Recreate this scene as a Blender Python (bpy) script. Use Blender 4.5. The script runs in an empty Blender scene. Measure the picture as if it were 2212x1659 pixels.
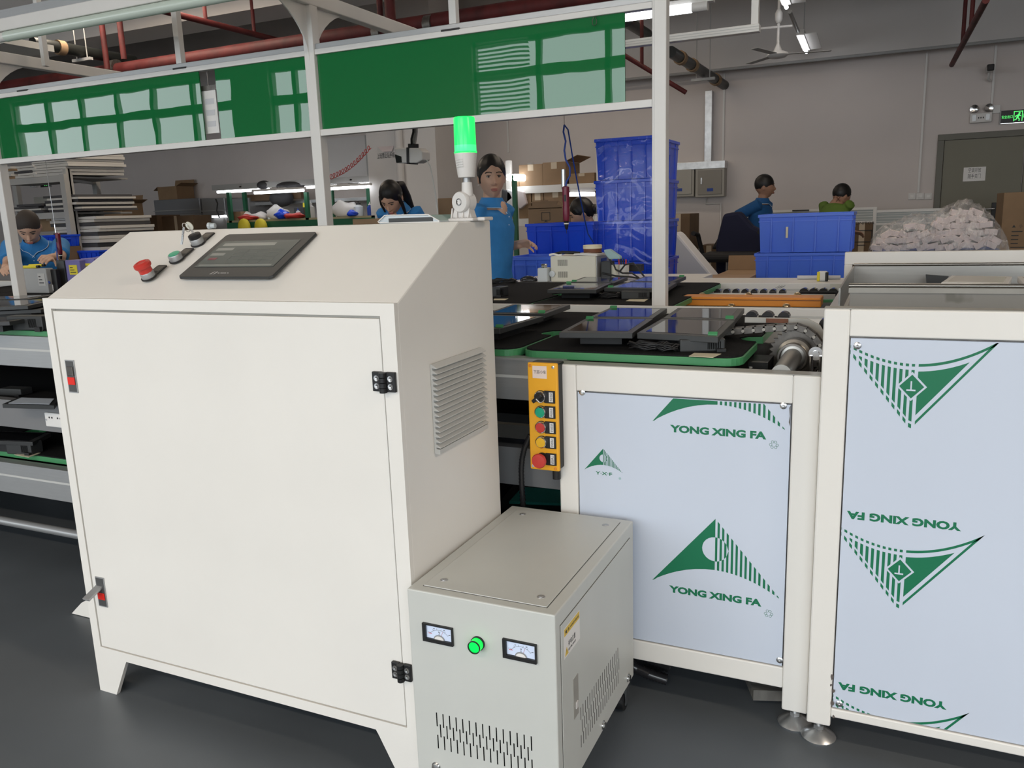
import bpy, bmesh, math, random
from mathutils import Vector, Matrix
random.seed(7)
SC = bpy.context.scene
COL = SC.collection
R = math.radians
# ------------------------------------------------------------------ camera
FPX, YAW, PIT, ROL, CH = 1770.4, R(24.914), R(11.586), R(-1.965), 1.30
_F = Vector((-math.sin(YAW)*math.cos(PIT), math.cos(YAW)*math.cos(PIT), -math.sin(PIT)))
_r0 = Vector((math.cos(YAW), math.sin(YAW), 0)); _u0 = _r0.cross(_F)
_R = _r0*math.cos(ROL) + _u0*math.sin(ROL); _U = _R.cross(_F)
CAM = Vector((0, 0, CH))
cd = bpy.data.cameras.new('camera'); cam = bpy.data.objects.new('camera', cd); COL.objects.link(cam)
cd.sensor_width = 36; cd.lens = FPX*36/2212; cd.clip_start = .05; cd.clip_end = 200
cam.matrix_world = Matrix(((_R.x, _U.x, -_F.x, 0), (_R.y, _U.y, -_F.y, 0), (_R.z, _U.z, -_F.z, CH), (0, 0, 0, 1)))
SC.camera = cam
# ------------------------------------------------------------------ daylight, exposure
SC.view_settings.view_transform = 'Standard'; SC.view_settings.look = 'None'
SC.view_settings.gamma = 1; SC.view_settings.use_curve_mapping = False
SC.view_settings.exposure = -0.24
w = bpy.data.worlds.new('sky'); SC.world = w; w.use_nodes = True
bg = w.node_tree.nodes['Background']; bg.inputs[0].default_value = (.88, .95, 1.0, 1); bg.inputs[1].default_value = 6.6
# window openings of the daylight wall (x0, x1), all from sill to head
WIN = [(-15.6, -10.1), (-9.3, -8.4), (-5.6, -.6), (.6, 6.2)]
WZ0, WZ1, WY = .25, 3.75, -5.0
for (a, b) in WIN:
    ld = bpy.data.lights.new('window_daylight', 'AREA'); ld.shape = 'RECTANGLE'; ld.size = b-a; ld.size_y = WZ1-WZ0
    ld.cycles.is_portal = True
    lo = bpy.data.objects.new('window_daylight', ld); COL.objects.link(lo)
    lo.location = ((a+b)/2, WY-.12, (WZ0+WZ1)/2); lo.rotation_euler = (R(90), 0, 0)
# unseen area lamps added to brighten cabinet faces, back wall and ceiling
for (x, y, e) in [(-1.2, -2.4, 85), (-4.5, -2.4, 65), (3.6, .6, 110), (-.6, 6.4, 42), (-7, 6.4, 60), (-3.6, 9.2, 25), (-4.5, 3.6, 20), (-9, 3.6, 25)]:
    ld = bpy.data.lights.new('fill_lamp', 'AREA'); ld.shape = 'RECTANGLE'; ld.size = 2.4; ld.size_y = .2
    ld.energy = e; ld.color = (1, .85, .68)
    lo = bpy.data.objects.new('fill_lamp', ld); COL.objects.link(lo); lo.location = (x, y, 3.7)
    l2 = ld.copy(); l2.energy = e*.22; lo = bpy.data.objects.new('fill_lamp_up', l2); COL.objects.link(lo); lo.location = (x, y, 3.72); lo.rotation_euler = (R(180), 0, 0)  # upward copy added to brighten the ceiling

# ------------------------------------------------------------------ helpers
def ray(x, y): return _F + _R*((x-1106)/FPX) - _U*((y-829.5)/FPX)
def at(x, y, X=None, Y=None, Z=None):
    d = ray(x, y)
    t = (X-CAM.x)/d.x if X is not None else (Y-CAM.y)/d.y if Y is not None else (Z-CAM.z)/d.z
    return CAM + d*t
def on(x, y, p0, n):
    d = ray(x, y); return CAM + d*((p0-CAM).dot(n)/d.dot(n))
def rect(x0, y0, x1, y1, Y):
    mx, my = (x0+x1)/2, (y0+y1)/2
    return at(x0, my, Y=Y).x, at(x1, my, Y=Y).x, at(mx, y1, Y=Y).z, at(mx, y0, Y=Y).z

def mat(name, col, rough=.5, metal=0, noise=0, nscale=20, bump=0, bscale=60, emit=0, coat=0, trans=0, alpha=1, spec=.5, ior=1.45, stretch=None, ecol=None):
    m = bpy.data.materials.new(name); m.use_nodes = True; nt = m.node_tree; b = nt.nodes['Principled BSDF']
    I = b.inputs; c = tuple(col)+(1,)
    I['Base Color'].default_value = c; I['Roughness'].default_value = rough; I['Metallic'].default_value = metal
    I['Specular IOR Level'].default_value = spec; I['IOR'].default_value = ior
    if coat: I['Coat Weight'].default_value = coat; I['Coat Roughness'].default_value = .05
    if trans: I['Transmission Weight'].default_value = trans
    if alpha < 1: I['Alpha'].default_value = alpha
    if emit: I['Emission Color'].default_value = (tuple(ecol)+(1,)) if ecol else c; I['Emission Strength'].default_value = emit
    tc = nt.nodes.new('ShaderNodeTexCoord'); src = tc.outputs['Object']
    if stretch:
        mp = nt.nodes.new('ShaderNodeMapping'); mp.inputs['Scale'].default_value = stretch
        nt.links.new(src, mp.inputs[0]); src = mp.outputs[0]
    if noise:
        n = nt.nodes.new('ShaderNodeTexNoise'); n.inputs['Scale'].default_value = nscale; n.inputs['Detail'].default_value = 4
        nt.links.new(src, n.inputs['Vector'])
        r = nt.nodes.new('ShaderNodeValToRGB'); e = r.color_ramp.elements
        e[0].position = .3; e[1].position = .7
        e[0].color = tuple(max(0, v*(1-noise)) for v in col)+(1,); e[1].color = tuple(min(1, v*(1+noise)) for v in col)+(1,)
        nt.links.new(n.outputs[0], r.inputs[0]); nt.links.new(r.outputs[0], I['Base Color'])
    if bump:
        n2 = nt.nodes.new('ShaderNodeTexNoise'); n2.inputs['Scale'].default_value = bscale
        nt.links.new(src, n2.inputs['Vector'])
        bp = nt.nodes.new('ShaderNodeBump'); bp.inputs['Strength'].default_value = bump; bp.inputs['Distance'].default_value = .01
        nt.links.new(n2.outputs[0], bp.inputs['Height']); nt.links.new(bp.outputs[0], I['Normal'])
    return m
M = {}
def dm(k, *a, **kw): M[k] = mat(k, *a, **kw)
dm('white', (.80, .775, .73), .38, noise=.02, nscale=3)
dm('white2', (.72, .70, .66), .42, noise=.02, nscale=4)
dm('grey_paint', (.56, .57, .54), .42, noise=.02, nscale=6)
dm('vent_grey', (.55, .55, .53), .45)
dm('floor', (.098, .111, .124), .38, noise=.16, nscale=1.3, bump=.05, bscale=5)
dm('wall', (.62, .565, .54), .8, noise=.03, nscale=1.2)
dm('wall_pale', (.62, .60, .59), .8, noise=.03, nscale=1.2)
dm('ceil', (.58, .55, .53), .85, noise=.05, nscale=1)
dm('beamc', (.58, .55, .53), .85, noise=.05, nscale=1)
dm('trunk', (.20, .20, .205), .5)
dm('alu', (.40, .405, .41), .38, metal=.5, noise=.03, nscale=8, stretch=(1, 20, 20))
dm('alu_white', (.74, .72, .69), .36, noise=.02, nscale=6)
dm('steel', (.36, .345, .32), .34, metal=1, noise=.05, nscale=4, stretch=(1, 1, 25))
dm('steel_dull', (.40, .385, .35), .42, metal=.25, noise=.06, nscale=9)
dm('galv', (.62, .63, .64), .33, metal=.9, noise=.15, nscale=14)
dm('chrome', (.75, .75, .75), .15, metal=1)
dm('iron', (.15, .14, .13), .45, metal=.8, noise=.25, nscale=40)
dm('black', (.012, .012, .013), .45)
dm('blackgloss', (.02, .02, .022), .12, spec=.6)
dm('mat', (.013, .013, .014), .9, spec=.15, noise=.3, nscale=300, bump=.3, bscale=400)
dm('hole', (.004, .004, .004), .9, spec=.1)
dm('green', (.06, .26, .105), .4)
dm('boardgreen', (.012, .155, .045), .008, bump=.03, bscale=3.2, spec=.55, ior=1.5)
dm('print', (.006, .165, .075), .45)
dm('film', (.60, .655, .76), .3, noise=.015, nscale=3, stretch=(1, 1, .2))
dm('yellow', (.88, .42, .02), .38)
dm('orange', (.72, .26, .03), .45)
dm('red', (.56, .045, .035), .4)
dm('redled', (.8, .02, .01), .4)
dm('btngreen', (.01, .36, .20), .35)
dm('btnyellow', (.80, .45, .02), .35)
dm('paper', (.78, .76, .74), .7)
dm('pinkpaper', (.82, .68, .62), .7)
dm('ink', (.03, .03, .03), .6)
dm('lampgreen', (.02, .9, .12), .25, emit=1.3, ecol=(.02, 1, .14))
dm('lampgreen_low', (.05, .9, .22), .25, emit=1.6, ecol=(.05, 1, .2))
dm('pilotgreen', (.0, .8, .08), .25, emit=.75, ecol=(0, 1, .1))
dm('tube', (1, 1, 1), .4, emit=9, ecol=(.93, .96, 1))
dm('tube_dim', (1, 1, 1), .4, emit=3.0, ecol=(.95, .97, 1))
dm('tube_off', (.60, .68, .60), .22, spec=.6)
dm('crate', (.014, .07, .66), .18, bump=.10, bscale=5)
dm('crate_pale', (.075, .18, .80), .3)
dm('card', (.27, .175, .10), .8, noise=.08, nscale=8)
dm('card_dark', (.15, .095, .055), .8, noise=.08, nscale=8)
dm('tape', (.55, .45, .33), .25)
dm('redpipe', (.085, .010, .010), .65, noise=.35, nscale=7)
dm('blackpipe', (.012, .014, .013), .4)
dm('rack', (.36, .36, .355), .5)
dm('foam', (.50, .49, .47), .8)
dm('foamdark', (.05, .05, .055), .7)
dm('benchgreen', (.02, .12, .06), .45)
dm('benchtop', (.35, .30, .18), .6)
dm('skin', (.58, .36, .26), .55, noise=.03, nscale=30)
dm('skin2', (.34, .185, .12), .55, noise=.03, nscale=30)
dm('hair', (.010, .009, .009), .45)
dm('shirt', (.03, .20, .50), .8, noise=.06, nscale=25, bump=.2, bscale=18)
dm('shirt_dark', (.012, .09, .26), .8, noise=.06, nscale=25, bump=.2, bscale=18)
dm('shirtgreen', (.10, .17, .025), .8, noise=.06, nscale=25, bump=.2, bscale=18)
dm('piping', (.65, .75, .85), .7)
dm('trouser', (.012, .013, .02), .8)
dm('lips', (.33, .10, .09), .5)
dm('eyewhite', (.38, .34, .31), .4)
dm('door', (.19, .18, .135), .55, noise=.03, nscale=3)
dm('doorframe', (.15, .145, .12), .55)
dm('exitgreen', (.1, .9, .2), .5, emit=1.1, ecol=(.12, 1, .2))
dm('cab', (.24, .22, .19), .5)
dm('cabframe', (.36, .34, .30), .5)
dm('bench_steel', (.33, .34, .36), .35, metal=.5)
dm('glassy', (.5, .55, .58), .1, spec=.5)
dm('strip', (.34, .335, .31), .45)
dm('purple', (.16, .14, .37), .5)
dm('screen_glare', (.78, .74, .67), .2)  # cream colour holds the bright reflection on the trough screens
dm('labelyellow', (.75, .62, .04), .6)
dm('labelwarn', (.72, .50, .08), .6)
dm('maroon', (.16, .012, .035), .3)
dm('bluecable', (.012, .05, .30), .45)
dm('cyan', (.05, .50, .45), .4)
dm('dial', (.62, .70, .86), .4, emit=.12, ecol=(.62, .72, .95))
dm('needle', (.6, .12, .15), .5)
dm('cream', (.66, .64, .55), .5)
dm('creamtop', (.75, .68, .50), .5)
dm('bottle', (.60, .64, .66), .3)
dm('tealcloth', (.35, .50, .52), .8)
dm('cloth', (.60, .60, .62), .85)
dm('pvc', (.66, .64, .62), .45)
dm('wood', (.13, .125, .115), .7, noise=.3, nscale=6, stretch=(1, 12, 1))
dm('partition', (.42, .44, .42), .5)
dm('partglass', (.36, .39, .38), .3)
dm('pinkbox', (.62, .54, .54), .6)
dm('chair', (.008, .008, .010), .7)
dm('jacket', (.008, .010, .035), .85)
dm('foil', (.55, .55, .53), .3, metal=.7, bump=.7, bscale=6)
dm('screen_hmi', (.13, .145, .135), .12, spec=.6)
dm('screenline', (.085, .10, .095), .3)
dm('screenpale', (.22, .235, .22), .2)
dm('brass', (.55, .42, .25), .3, metal=1)
dm('outdoor', (.35, .35, .34), .9)
dm('stain', (.30, .285, .25), .5)
dm('pale_lit', (.60, .66, .74), .5)
dm('chip', (.12, .10, .09), .8)

dm('rust', (.16, .06, .03), .6, noise=.3, nscale=30)
def screenmat(name, col, rough=.05):
    return mat(name, col, rough, spec=.8)
M['screen'] = screenmat('screen', (.012, .013, .016))
def stained():
    m = mat('stained_steel', (.40, .385, .35), .42, metal=.25); nt = m.node_tree; b = nt.nodes['Principled BSDF']
    v = nt.nodes.new('ShaderNodeTexNoise'); v.inputs['Scale'].default_value = 9; v.inputs['Detail'].default_value = 2
    tc = nt.nodes['Texture Coordinate']; nt.links.new(tc.outputs['Object'], v.inputs['Vector'])
    r = nt.nodes.new('ShaderNodeValToRGB'); e = r.color_ramp.elements; e[0].position = .60; e[0].color = (.29, .275, .25, 1); e[1].position = .66; e[1].color = (.20, .19, .165, 1)
    nt.links.new(v.outputs[0], r.inputs[0]); nt.links.new(r.outputs[0], b.inputs['Base Color']); return m
M['stained_steel'] = stained()
# clear film: mostly see-through, glossy where it folds
def filmmat():
    m = bpy.data.materials.new('clear_film'); m.use_nodes = True; nt = m.node_tree; nt.nodes.clear()
    o = nt.nodes.new('ShaderNodeOutputMaterial'); mx = nt.nodes.new('ShaderNodeMixShader'); t = nt.nodes.new('ShaderNodeBsdfTransparent')
    g = nt.nodes.new('ShaderNodeBsdfPrincipled'); g.inputs['Base Color'].default_value = (.75, .74, .74, 1); g.inputs['Roughness'].default_value = .10
    n = nt.nodes.new('ShaderNodeTexNoise'); n.inputs['Scale'].default_value = 9; n.inputs['Detail'].default_value = 6; n.inputs['Distortion'].default_value = 1.5
    b = nt.nodes.new('ShaderNodeBump'); b.inputs['Strength'].default_value = 1; b.inputs['Distance'].default_value = .025
    tc = nt.nodes.new('ShaderNodeTexCoord'); nt.links.new(tc.outputs['Object'], n.inputs[0])
    nt.links.new(n.outputs[0], b.inputs['Height']); nt.links.new(b.outputs[0], g.inputs['Normal'])
    r = nt.nodes.new('ShaderNodeValToRGB'); r.color_ramp.elements[0].position = .45; r.color_ramp.elements[0].color = (.16,)*3+(1,)
    r.color_ramp.elements[1].position = .7; r.color_ramp.elements[1].color = (.55,)*3+(1,)
    nt.links.new(n.outputs[0], r.inputs[0]); nt.links.new(r.outputs[0], mx.inputs[0])
    nt.links.new(t.outputs[0], mx.inputs[1]); nt.links.new(g.outputs[0], mx.inputs[2]); nt.links.new(mx.outputs[0], o.inputs[0])
    return m
M['clear'] = filmmat()
M['wrap'] = filmmat()
for n_ in M['wrap'].node_tree.nodes:
    if n_.type == 'VALTORGB': n_.color_ramp.elements[0].position = .56; n_.color_ramp.elements[0].color = (.015,)*3+(1,); n_.color_ramp.elements[1].position = .8; n_.color_ramp.elements[1].color = (.045,)*3+(1,)
    if n_.type == 'TEX_NOISE': n_.inputs['Scale'].default_value = 2.6; n_.inputs['Detail'].default_value = 2
    if n_.type == 'BSDF_PRINCIPLED': n_.inputs['Metallic'].default_value = 1; n_.inputs['Base Color'].default_value = (1, 1, 1, 1); n_.inputs['Roughness'].default_value = .04

def tag(o, label=None, cat=None, group=None, kind=None):
    if label: o['label'] = label
    if cat: o['category'] = cat
    if group: o['group'] = group
    if kind: o['kind'] = kind
    return o
def thing(name, label, cat, loc=(0, 0, 0), group=None, kind=None):
    o = bpy.data.objects.new(name, None); COL.objects.link(o); o.location = loc; o.empty_display_size = .05
    return tag(o, label, cat, group, kind)
def wloc(o):
    v = Vector((0, 0, 0))
    while o is not None: v = v+Vector(o.location); o = o.parent
    return v
class MB:
    def __init__(s): s.v = []; s.f = []; s.m = []; s.k = 0
    def add(s, vs, fs):
        n = len(s.v); s.v += [tuple(v) for v in vs]; s.f += [tuple(i+n for i in f) for f in fs]; s.m += [s.k]*len(fs); return s
    def hexa(s, p): return s.add(p, [(0, 3, 2, 1), (4, 5, 6, 7), (0, 1, 5, 4), (1, 2, 6, 5), (2, 3, 7, 6), (3, 0, 4, 7)])
    def box(s, x0, x1, y0, y1, z0, z1):
        return s.hexa([(x0, y0, z0), (x1, y0, z0), (x1, y1, z0), (x0, y1, z0), (x0, y0, z1), (x1, y0, z1), (x1, y1, z1), (x0, y1, z1)])
    def obox(s, c, a, b, d):   # centre and three half-axis vectors
        c, a, b, d = map(Vector, (c, a, b, d))
        return s.hexa([c-a-b-d, c+a-b-d, c+a+b-d, c-a+b-d, c-a-b+d, c+a-b+d, c+a+b+d, c-a+b+d])
    def prism(s, pts, off):
        n = len(pts); off = Vector(off); a = [Vector(p) for p in pts]; b = [p+off for p in a]
        return s.add(a+b, [tuple(range(n))[::-1], tuple(range(n, 2*n))]+[(i, (i+1) % n, n+(i+1) % n, n+i) for i in range(n)])
    def cyl(s, p0, p1, r0, r1=None, n=16, caps=True):
        return s.rings([(p0, r0), (p1, r0 if r1 is None else r1)], n, caps)
    def rings(s, pr, n=16, caps=True, flat=1.0, side=None):
        P = [Vector(p) for p, _ in pr]; N = len(P); vs = []
        up = Vector(side) if side else None
        for i, (p, r) in enumerate(pr):
            d = (P[min(i+1, N-1)]-P[max(i-1, 0)])
            if d.length < 1e-9: d = P[-1]-P[0]
            if d.length < 1e-9: d = Vector((0, 0, 1))
            d.normalize()
            if up is None: up = Vector((0, 0, 1)) if abs(d.z) < .9 else Vector((1, 0, 0))
            a = d.cross(up)
            if a.length < 1e-6: a = d.cross(Vector((0, 1, 0.3)))
            a.normalize(); b = d.cross(a); up = -b if side is None else up
            ra, rb = (r if isinstance(r, tuple) else (r, r*flat))
            for k in range(n):
                t = 2*math.pi*k/n; vs.append(Vector(p)+a*math.cos(t)*ra+b*math.sin(t)*rb)
        fs = [(i*n+k, i*n+(k+1) % n, (i+1)*n+(k+1) % n, (i+1)*n+k) for i in range(N-1) for k in range(n)]
        if caps: fs += [tuple(range(n))[::-1], tuple(range((N-1)*n, N*n))]
        return s.add(vs, fs)
    def tube(s, pts, r, n=8): return s.rings([(p, r) for p in pts], n)
    def lathe(s, prof, o, axis=(0, 0, 1), n=24):
        o = Vector(o); ax = Vector(axis).normalized(); a = ax.orthogonal().normalized(); b = ax.cross(a); vs = []
        for r, h in prof:
            for k in range(n):
                t = 2*math.pi*k/n; vs.append(o+ax*h+(a*math.cos(t)+b*math.sin(t))*max(r, 1e-5))
        N = len(prof)
        return s.add(vs, [(i*n+k, i*n+(k+1) % n, (i+1)*n+(k+1) % n, (i+1)*n+k) for i in range(N-1) for k in range(n)]+[tuple(range(n))[::-1], tuple(range((N-1)*n, N*n))])
    def ell(s, c, rx, ry, rz, nu=16, nv=10, M3=None, fn=None):
        vs = []; c = Vector(c)
        for j in range(nv+1):
            ph = math.pi*j/nv
            for i in range(nu):
                t = 2*math.pi*i/nu; d = Vector((math.sin(ph)*math.cos(t), math.sin(ph)*math.sin(t), math.cos(ph)))
                p = Vector((d.x*rx, d.y*ry, d.z*rz))
                if fn: p = fn(p, d)
                if M3: p = M3 @ p
                vs.append(c+p)
        return s.add(vs, [(j*nu+i, (j+1)*nu+i, (j+1)*nu+(i+1) % nu, j*nu+(i+1) % nu) for j in range(nv) for i in range(nu)])
    def cap(s, p0, r0, p1, r1, n=14):
        p0, p1 = Vector(p0), Vector(p1); s.cyl(p0, p1, r0, r1, n)
        s.ell(p0, r0, r0, r0, n, 8); s.ell(p1, r1, r1, r1, n, 8); return s
    def build(s, name, mats, parent=None, bevel=0, smooth=0, label=None, kind=None, seg=2, remesh=0, relax=0):
        org = wloc(parent) if parent else Vector((0, 0, 0))
        me = bpy.data.meshes.new(name); me.from_pydata([Vector(v)-org for v in s.v], [], s.f)
        for mm in (mats if isinstance(mats, (list, tuple)) else [mats]): me.materials.append(M[mm] if isinstance(mm, str) else mm)
        if max(s.m, default=0): me.polygons.foreach_set('material_index', s.m)
        b = bmesh.new(); b.from_mesh(me); bmesh.ops.remove_doubles(b, verts=b.verts, dist=1e-6) if remesh or smooth else None
        bmesh.ops.recalc_face_normals(b, faces=b.faces); b.to_mesh(me); b.free()
        if smooth:
            me.shade_smooth(); me.set_sharp_from_angle(angle=R(smooth))
        o = bpy.data.objects.new(name, me); COL.objects.link(o)
        if parent: o.parent = parent
        if remesh:
            md = o.modifiers.new('remesh', 'REMESH'); md.mode = 'VOXEL'; md.voxel_size = remesh; md.use_smooth_shade = True
            if relax:
                q = o.modifiers.new('relax', 'SMOOTH'); q.iterations = relax; q.factor = .6
        if bevel:
            md = o.modifiers.new('bevel', 'BEVEL'); md.width = bevel; md.segments = seg; md.limit_method = 'ANGLE'; md.angle_limit = R(40)
        if label: o['label'] = label
        if kind: o['kind'] = kind
        return o
def B(*a): return MB().box(*a)
def kids(o): return [c for c in o.children]
def copy_tree(o, parent=None):
    c = o.copy(); COL.objects.link(c)
    if parent: c.parent = parent
    for ch in kids(o): copy_tree(ch, c)
    return c
def struct(name, mb, m, parent=None, **k):
    o = mb.build(name, m, parent, **k)
    if parent is None: o['kind'] = 'structure'
    return o
def text(s, o, right, up, h, m, parent, name='lettering', width=None, bold=0, depth=.0003, center=False):
    cu = bpy.data.curves.new('t', 'FONT'); cu.body = s; cu.size = 1; cu.extrude = .001; cu.offset = bold; cu.resolution_u = 3
    ob = bpy.data.objects.new('t', cu); COL.objects.link(ob)
    bpy.context.view_layer.update()
    me = bpy.data.meshes.new_from_object(ob.evaluated_get(bpy.context.evaluated_depsgraph_get()))
    bpy.data.objects.remove(ob)
    if not me.vertices: return None
    xs = [v.co.x for v in me.vertices]; ys = [v.co.y for v in me.vertices]
    x0, x1, y0, y1 = min(xs), max(xs), min(ys), max(ys)
    right, up = Vector(right).normalized(), Vector(up).normalized(); nn = right.cross(up)
    sy = h/(y1-y0); sx = (width/(x1-x0)) if width else sy
    org = wloc(parent); o = Vector(o)
    cx = -(x1-x0)*sx/2 if center else 0
    for v in me.vertices:
        q = o+right*((v.co.x-x0)*sx+cx)+up*((v.co.y-y0)*sy)+nn*(v.co.z*depth/.001)
        v.co = q-org
    me.materials.append(M[m]); r = bpy.data.objects.new(name, me); COL.objects.link(r); r.parent = parent
    return r
def screw(p, d, r, parent, m='chrome', name='screw'):
    return MB().lathe([(r, 0), (r, r*.25), (r*.75, r*.55), (r*.3, r*.65), (r*.25, r*.4), (.0001, r*.4)], p, d, 14).build(name, m, parent, smooth=40)
# ================================================================== ROOM
YW = 11.5; XL, XR, CZ = -26.0, 7.0, 4.6
struct('floor', B(XL, XR, WY, YW, -.1, 0), 'floor')
struct('ceiling', B(XL, XR, WY, YW, CZ, CZ+.15), 'ceil')
struct('wall_back', B(XL, XR, YW, YW+.2, 0, CZ), 'wall')
struct('wall_left', B(XL-.2, XL, WY, YW, 0, CZ), 'wall')
struct('wall_right', B(XR, XR+.2, WY, YW, 0, CZ), 'wall')
struct('ground', B(-40, 30, -40, WY-.3, -.3, -.1), 'outdoor')
wf = MB().box(XL, XR, WY-.2, WY, 0, WZ0).box(XL, XR, WY-.2, WY, WZ1, CZ)
xs = [XL]+[v for w_ in WIN for v in w_]+[XR]
for i in range(0, len(xs), 2): wf.box(xs[i], xs[i+1], WY-.2, WY, WZ0, WZ1)
struct('wall_front', wf, 'wall')
for i, (a, b) in enumerate(WIN):
    fr = MB(); n = max(2, round((b-a)/.95)); 
    for k in range(n+1):
        x = a+(b-a)*k/n; fr.box(max(a, x-.04), min(b, x+.04), WY-.14, WY-.06, WZ0, WZ1)
    for z in (WZ0+.03, 1.2, 2.2, 3.27, WZ1-.03): fr.box(a, b, WY-.14, WY-.06, z-.03 if z != 3.27 else z-.07, z+.03 if z != 3.27 else z+.07)
    wo = struct('window_%d' % (i+1), fr, 'rack')
    if i == 2:
        for k in range(22):
            z = 2.5+k*.058
            MB().obox((a+.47, WY-.03, z), (.40, 0, 0), (0, .014, .010), (0, 0, .002)).build('blind_slat', 'paper', wo)
# ceiling beams
def beam(i, a, b): struct('trim_%d' % i, B(*a, *b, 0, 0) if 0 else MB().box(a[0], a[1], a[2], a[3], b[0], b[1]), 'beamc')
zc = at(1452, 162, Y=YW-.25).z
beam(1, (XL, XR, YW-.25, YW), (zc+.02, CZ))
beam(2, (XL, XR, 7.4, 7.9), (3.55, CZ)); beam(4, (XL, XR, -1.5, -1.0), (3.9, CZ))
beam(5, (-.95, -.45, 7.9, YW-.25), (3.75, CZ)); beam(7, (-17.5, -17, 3.1, YW-.25), (3.75, CZ))
struct('trim_8', MB().tube([(XL, YW-.27, zc), (XR, YW-.27, zc)], .018, 8), 'rack')
for i, (px, y0, y1) in enumerate([(1093, 180, 330), (1565, 130, 420), (2003, 110, 415), (2152, 100, 235)]):
    a = at(px, y0, Y=YW-.02); struct('trim_%d' % (9+i), MB().box(a.x-.012, a.x+.012, YW-.02, YW, at(px, y1, Y=YW).z, zc), 'pvc')
# structural column with a paper notice
x0, x1, _, _ = rect(797, 300, 862, 480, 10.2)
struct('trim_14', B(x0, x1+.62, 10.2, 10.9, 0, CZ), 'wall_pale')
struct('trim_15', MB().tube([(x1+.06, 10.16, 0), (x1+.06, 10.16, CZ)], .055, 14), 'wall_pale')
x0, x1, _, _ = rect(921, 300, 985, 480, 10.9)
t = struct('door_2', B(x0, x1, 10.9, 10.96, 0, 2.9), 'pale_lit')  # bluish daylight on this panel is put into its colour
struct('door_frame', MB().box(x1, x1+.06, 10.86, 11.0, 0, 2.95), 'white2', t)
# ---------------------------------------------------------------- grey double door
x0 = at(2033, 400, Y=YW).x; zt = at(2100, 300, Y=YW).z
d = thing('door_1', None, None, (x0, YW, 0)); d['kind'] = 'structure'
W2 = 1.0
MB().box(x0-.07, x0, YW-.05, YW, 0, zt+.0).box(x0-.07, x0+2*W2, YW-.05, YW, zt, zt+.07).build('door_frame', 'doorframe', d, bevel=.004)
for k, xa in enumerate((x0, x0+.84)):
    B(xa+.004, xa+(.83 if k == 0 else 1.1), YW-.035, YW, 0, zt-.004).build('door_leaf', 'door', d, bevel=.003)
p = at(2146, 460, Y=YW-.05)
B(p.x-.025, p.x+.025, YW-.05, YW-.03, p.z-.16, p.z+.12).build('lock_plate', 'black', d, bevel=.005)
MB().tube([(p.x, YW-.05, p.z+.05), (p.x, YW-.09, p.z+.05), (p.x-.11, YW-.09, p.z+.05)], .009, 8).build('door_handle', 'chrome', d, smooth=60)
a, b, z0, z1 = rect(2081, 361, 2129, 391, YW-.04)
t = thing('notice_paper', 'white paper notice with two lines of characters taped on grey door', 'notice', (a, YW-.04, z0))
B(a, b, YW-.0385, YW-.0365, z0, z1).build('sheet', 'paper', t)
text('空调开放', (a+.05, YW-.0385, z0+.10), (1, 0, 0), (0, 0, 1), .055, 'ink', t, width=b-a-.10)
text('随手关门', (a+.05, YW-.0385, z0+.03), (1, 0, 0), (0, 0, 1), .055, 'ink', t, width=b-a-.10)
# exit signs
def exit_sign(p, lab, s=1.0, full=True):
    t = thing('exit_sign', lab, 'sign', p)
    x, y, z = p
    B(x, x+.36*s, y-.02, y, z, z+.14*s).build('sign_body', 'black', t, bevel=.003)
    B(x-.006, x+.006, y-.03, y, z-.01, z+.15*s).build('end_cap', 'rack', t); B(x+.354*s, x+.366*s, y-.03, y, z-.01, z+.15*s).build('end_cap', 'rack', t)
    B(x+.01, x+.35*s, y-.028, y, z-.008, z-.002).build('bottom_trim', 'chrome', t)
    g = MB(); cx = x+.18*s; u = s
    for (a, b, c, e) in ((-.045, -.038, .015, .125), (.038, .045, .015, .125), (-.045, .045, .118, .125)): g.box(cx+a*u, cx+b*u, y-.0215, y-.02, z+c*u, z+e*u)
    g.build('door_mark', 'exitgreen', t)
    g = MB(); g.lathe([(.010*u, 0), (.010*u, .0015)], (cx+.012*u, y-.0205, z+.102*u), (0, -1, 0), 10)
    def seg(p0, p1, w):
        p0 = Vector((cx+p0[0]*u, y-.021, z+p0[1]*u)); p1 = Vector((cx+p1[0]*u, y-.021, z+p1[1]*u)); dd = (p1-p0)/2
        g.obox((p0+p1)/2, dd, Vector((-dd.z, 0, dd.x)).normalized()*w/2*u, (0, .0008, 0))
    seg((.01, .09), (-.008, .055), .02); seg((.005, .085), (.028, .068), .008); seg((.0, .08), (-.022, .075), .008); seg((-.022, .075), (-.028, .06), .008)
    seg((-.006, .056), (.014, .038), .01); seg((.014, .038), (.012, .015), .009); seg((-.008, .056), (-.018, .032), .01); seg((-.018, .032), (-.036, .028), .009)
    g.build('running_figure', 'exitgreen', t)
    text('EXIT', (cx+.055*u, y-.02, z+.05*u), (1, 0, 0), (0, 0, 1), .042*u, 'exitgreen', t, width=.10*u, bold=.01)
    text('安全出口', (cx-.165*u, y-.02, z+.05*u), (1, 0, 0), (0, 0, 1), .036*u, 'exitgreen', t, width=.11*u)
    return t
p = at(2159, 267, Y=YW); exit_sign((p.x, YW, p.z), 'green running man EXIT sign on back wall right of twin emergency lamps')
p = at(90, 404, Y=YW); exit_sign((p.x, YW, p.z), 'small far exit sign seen through the grey rack at left', .85)
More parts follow.
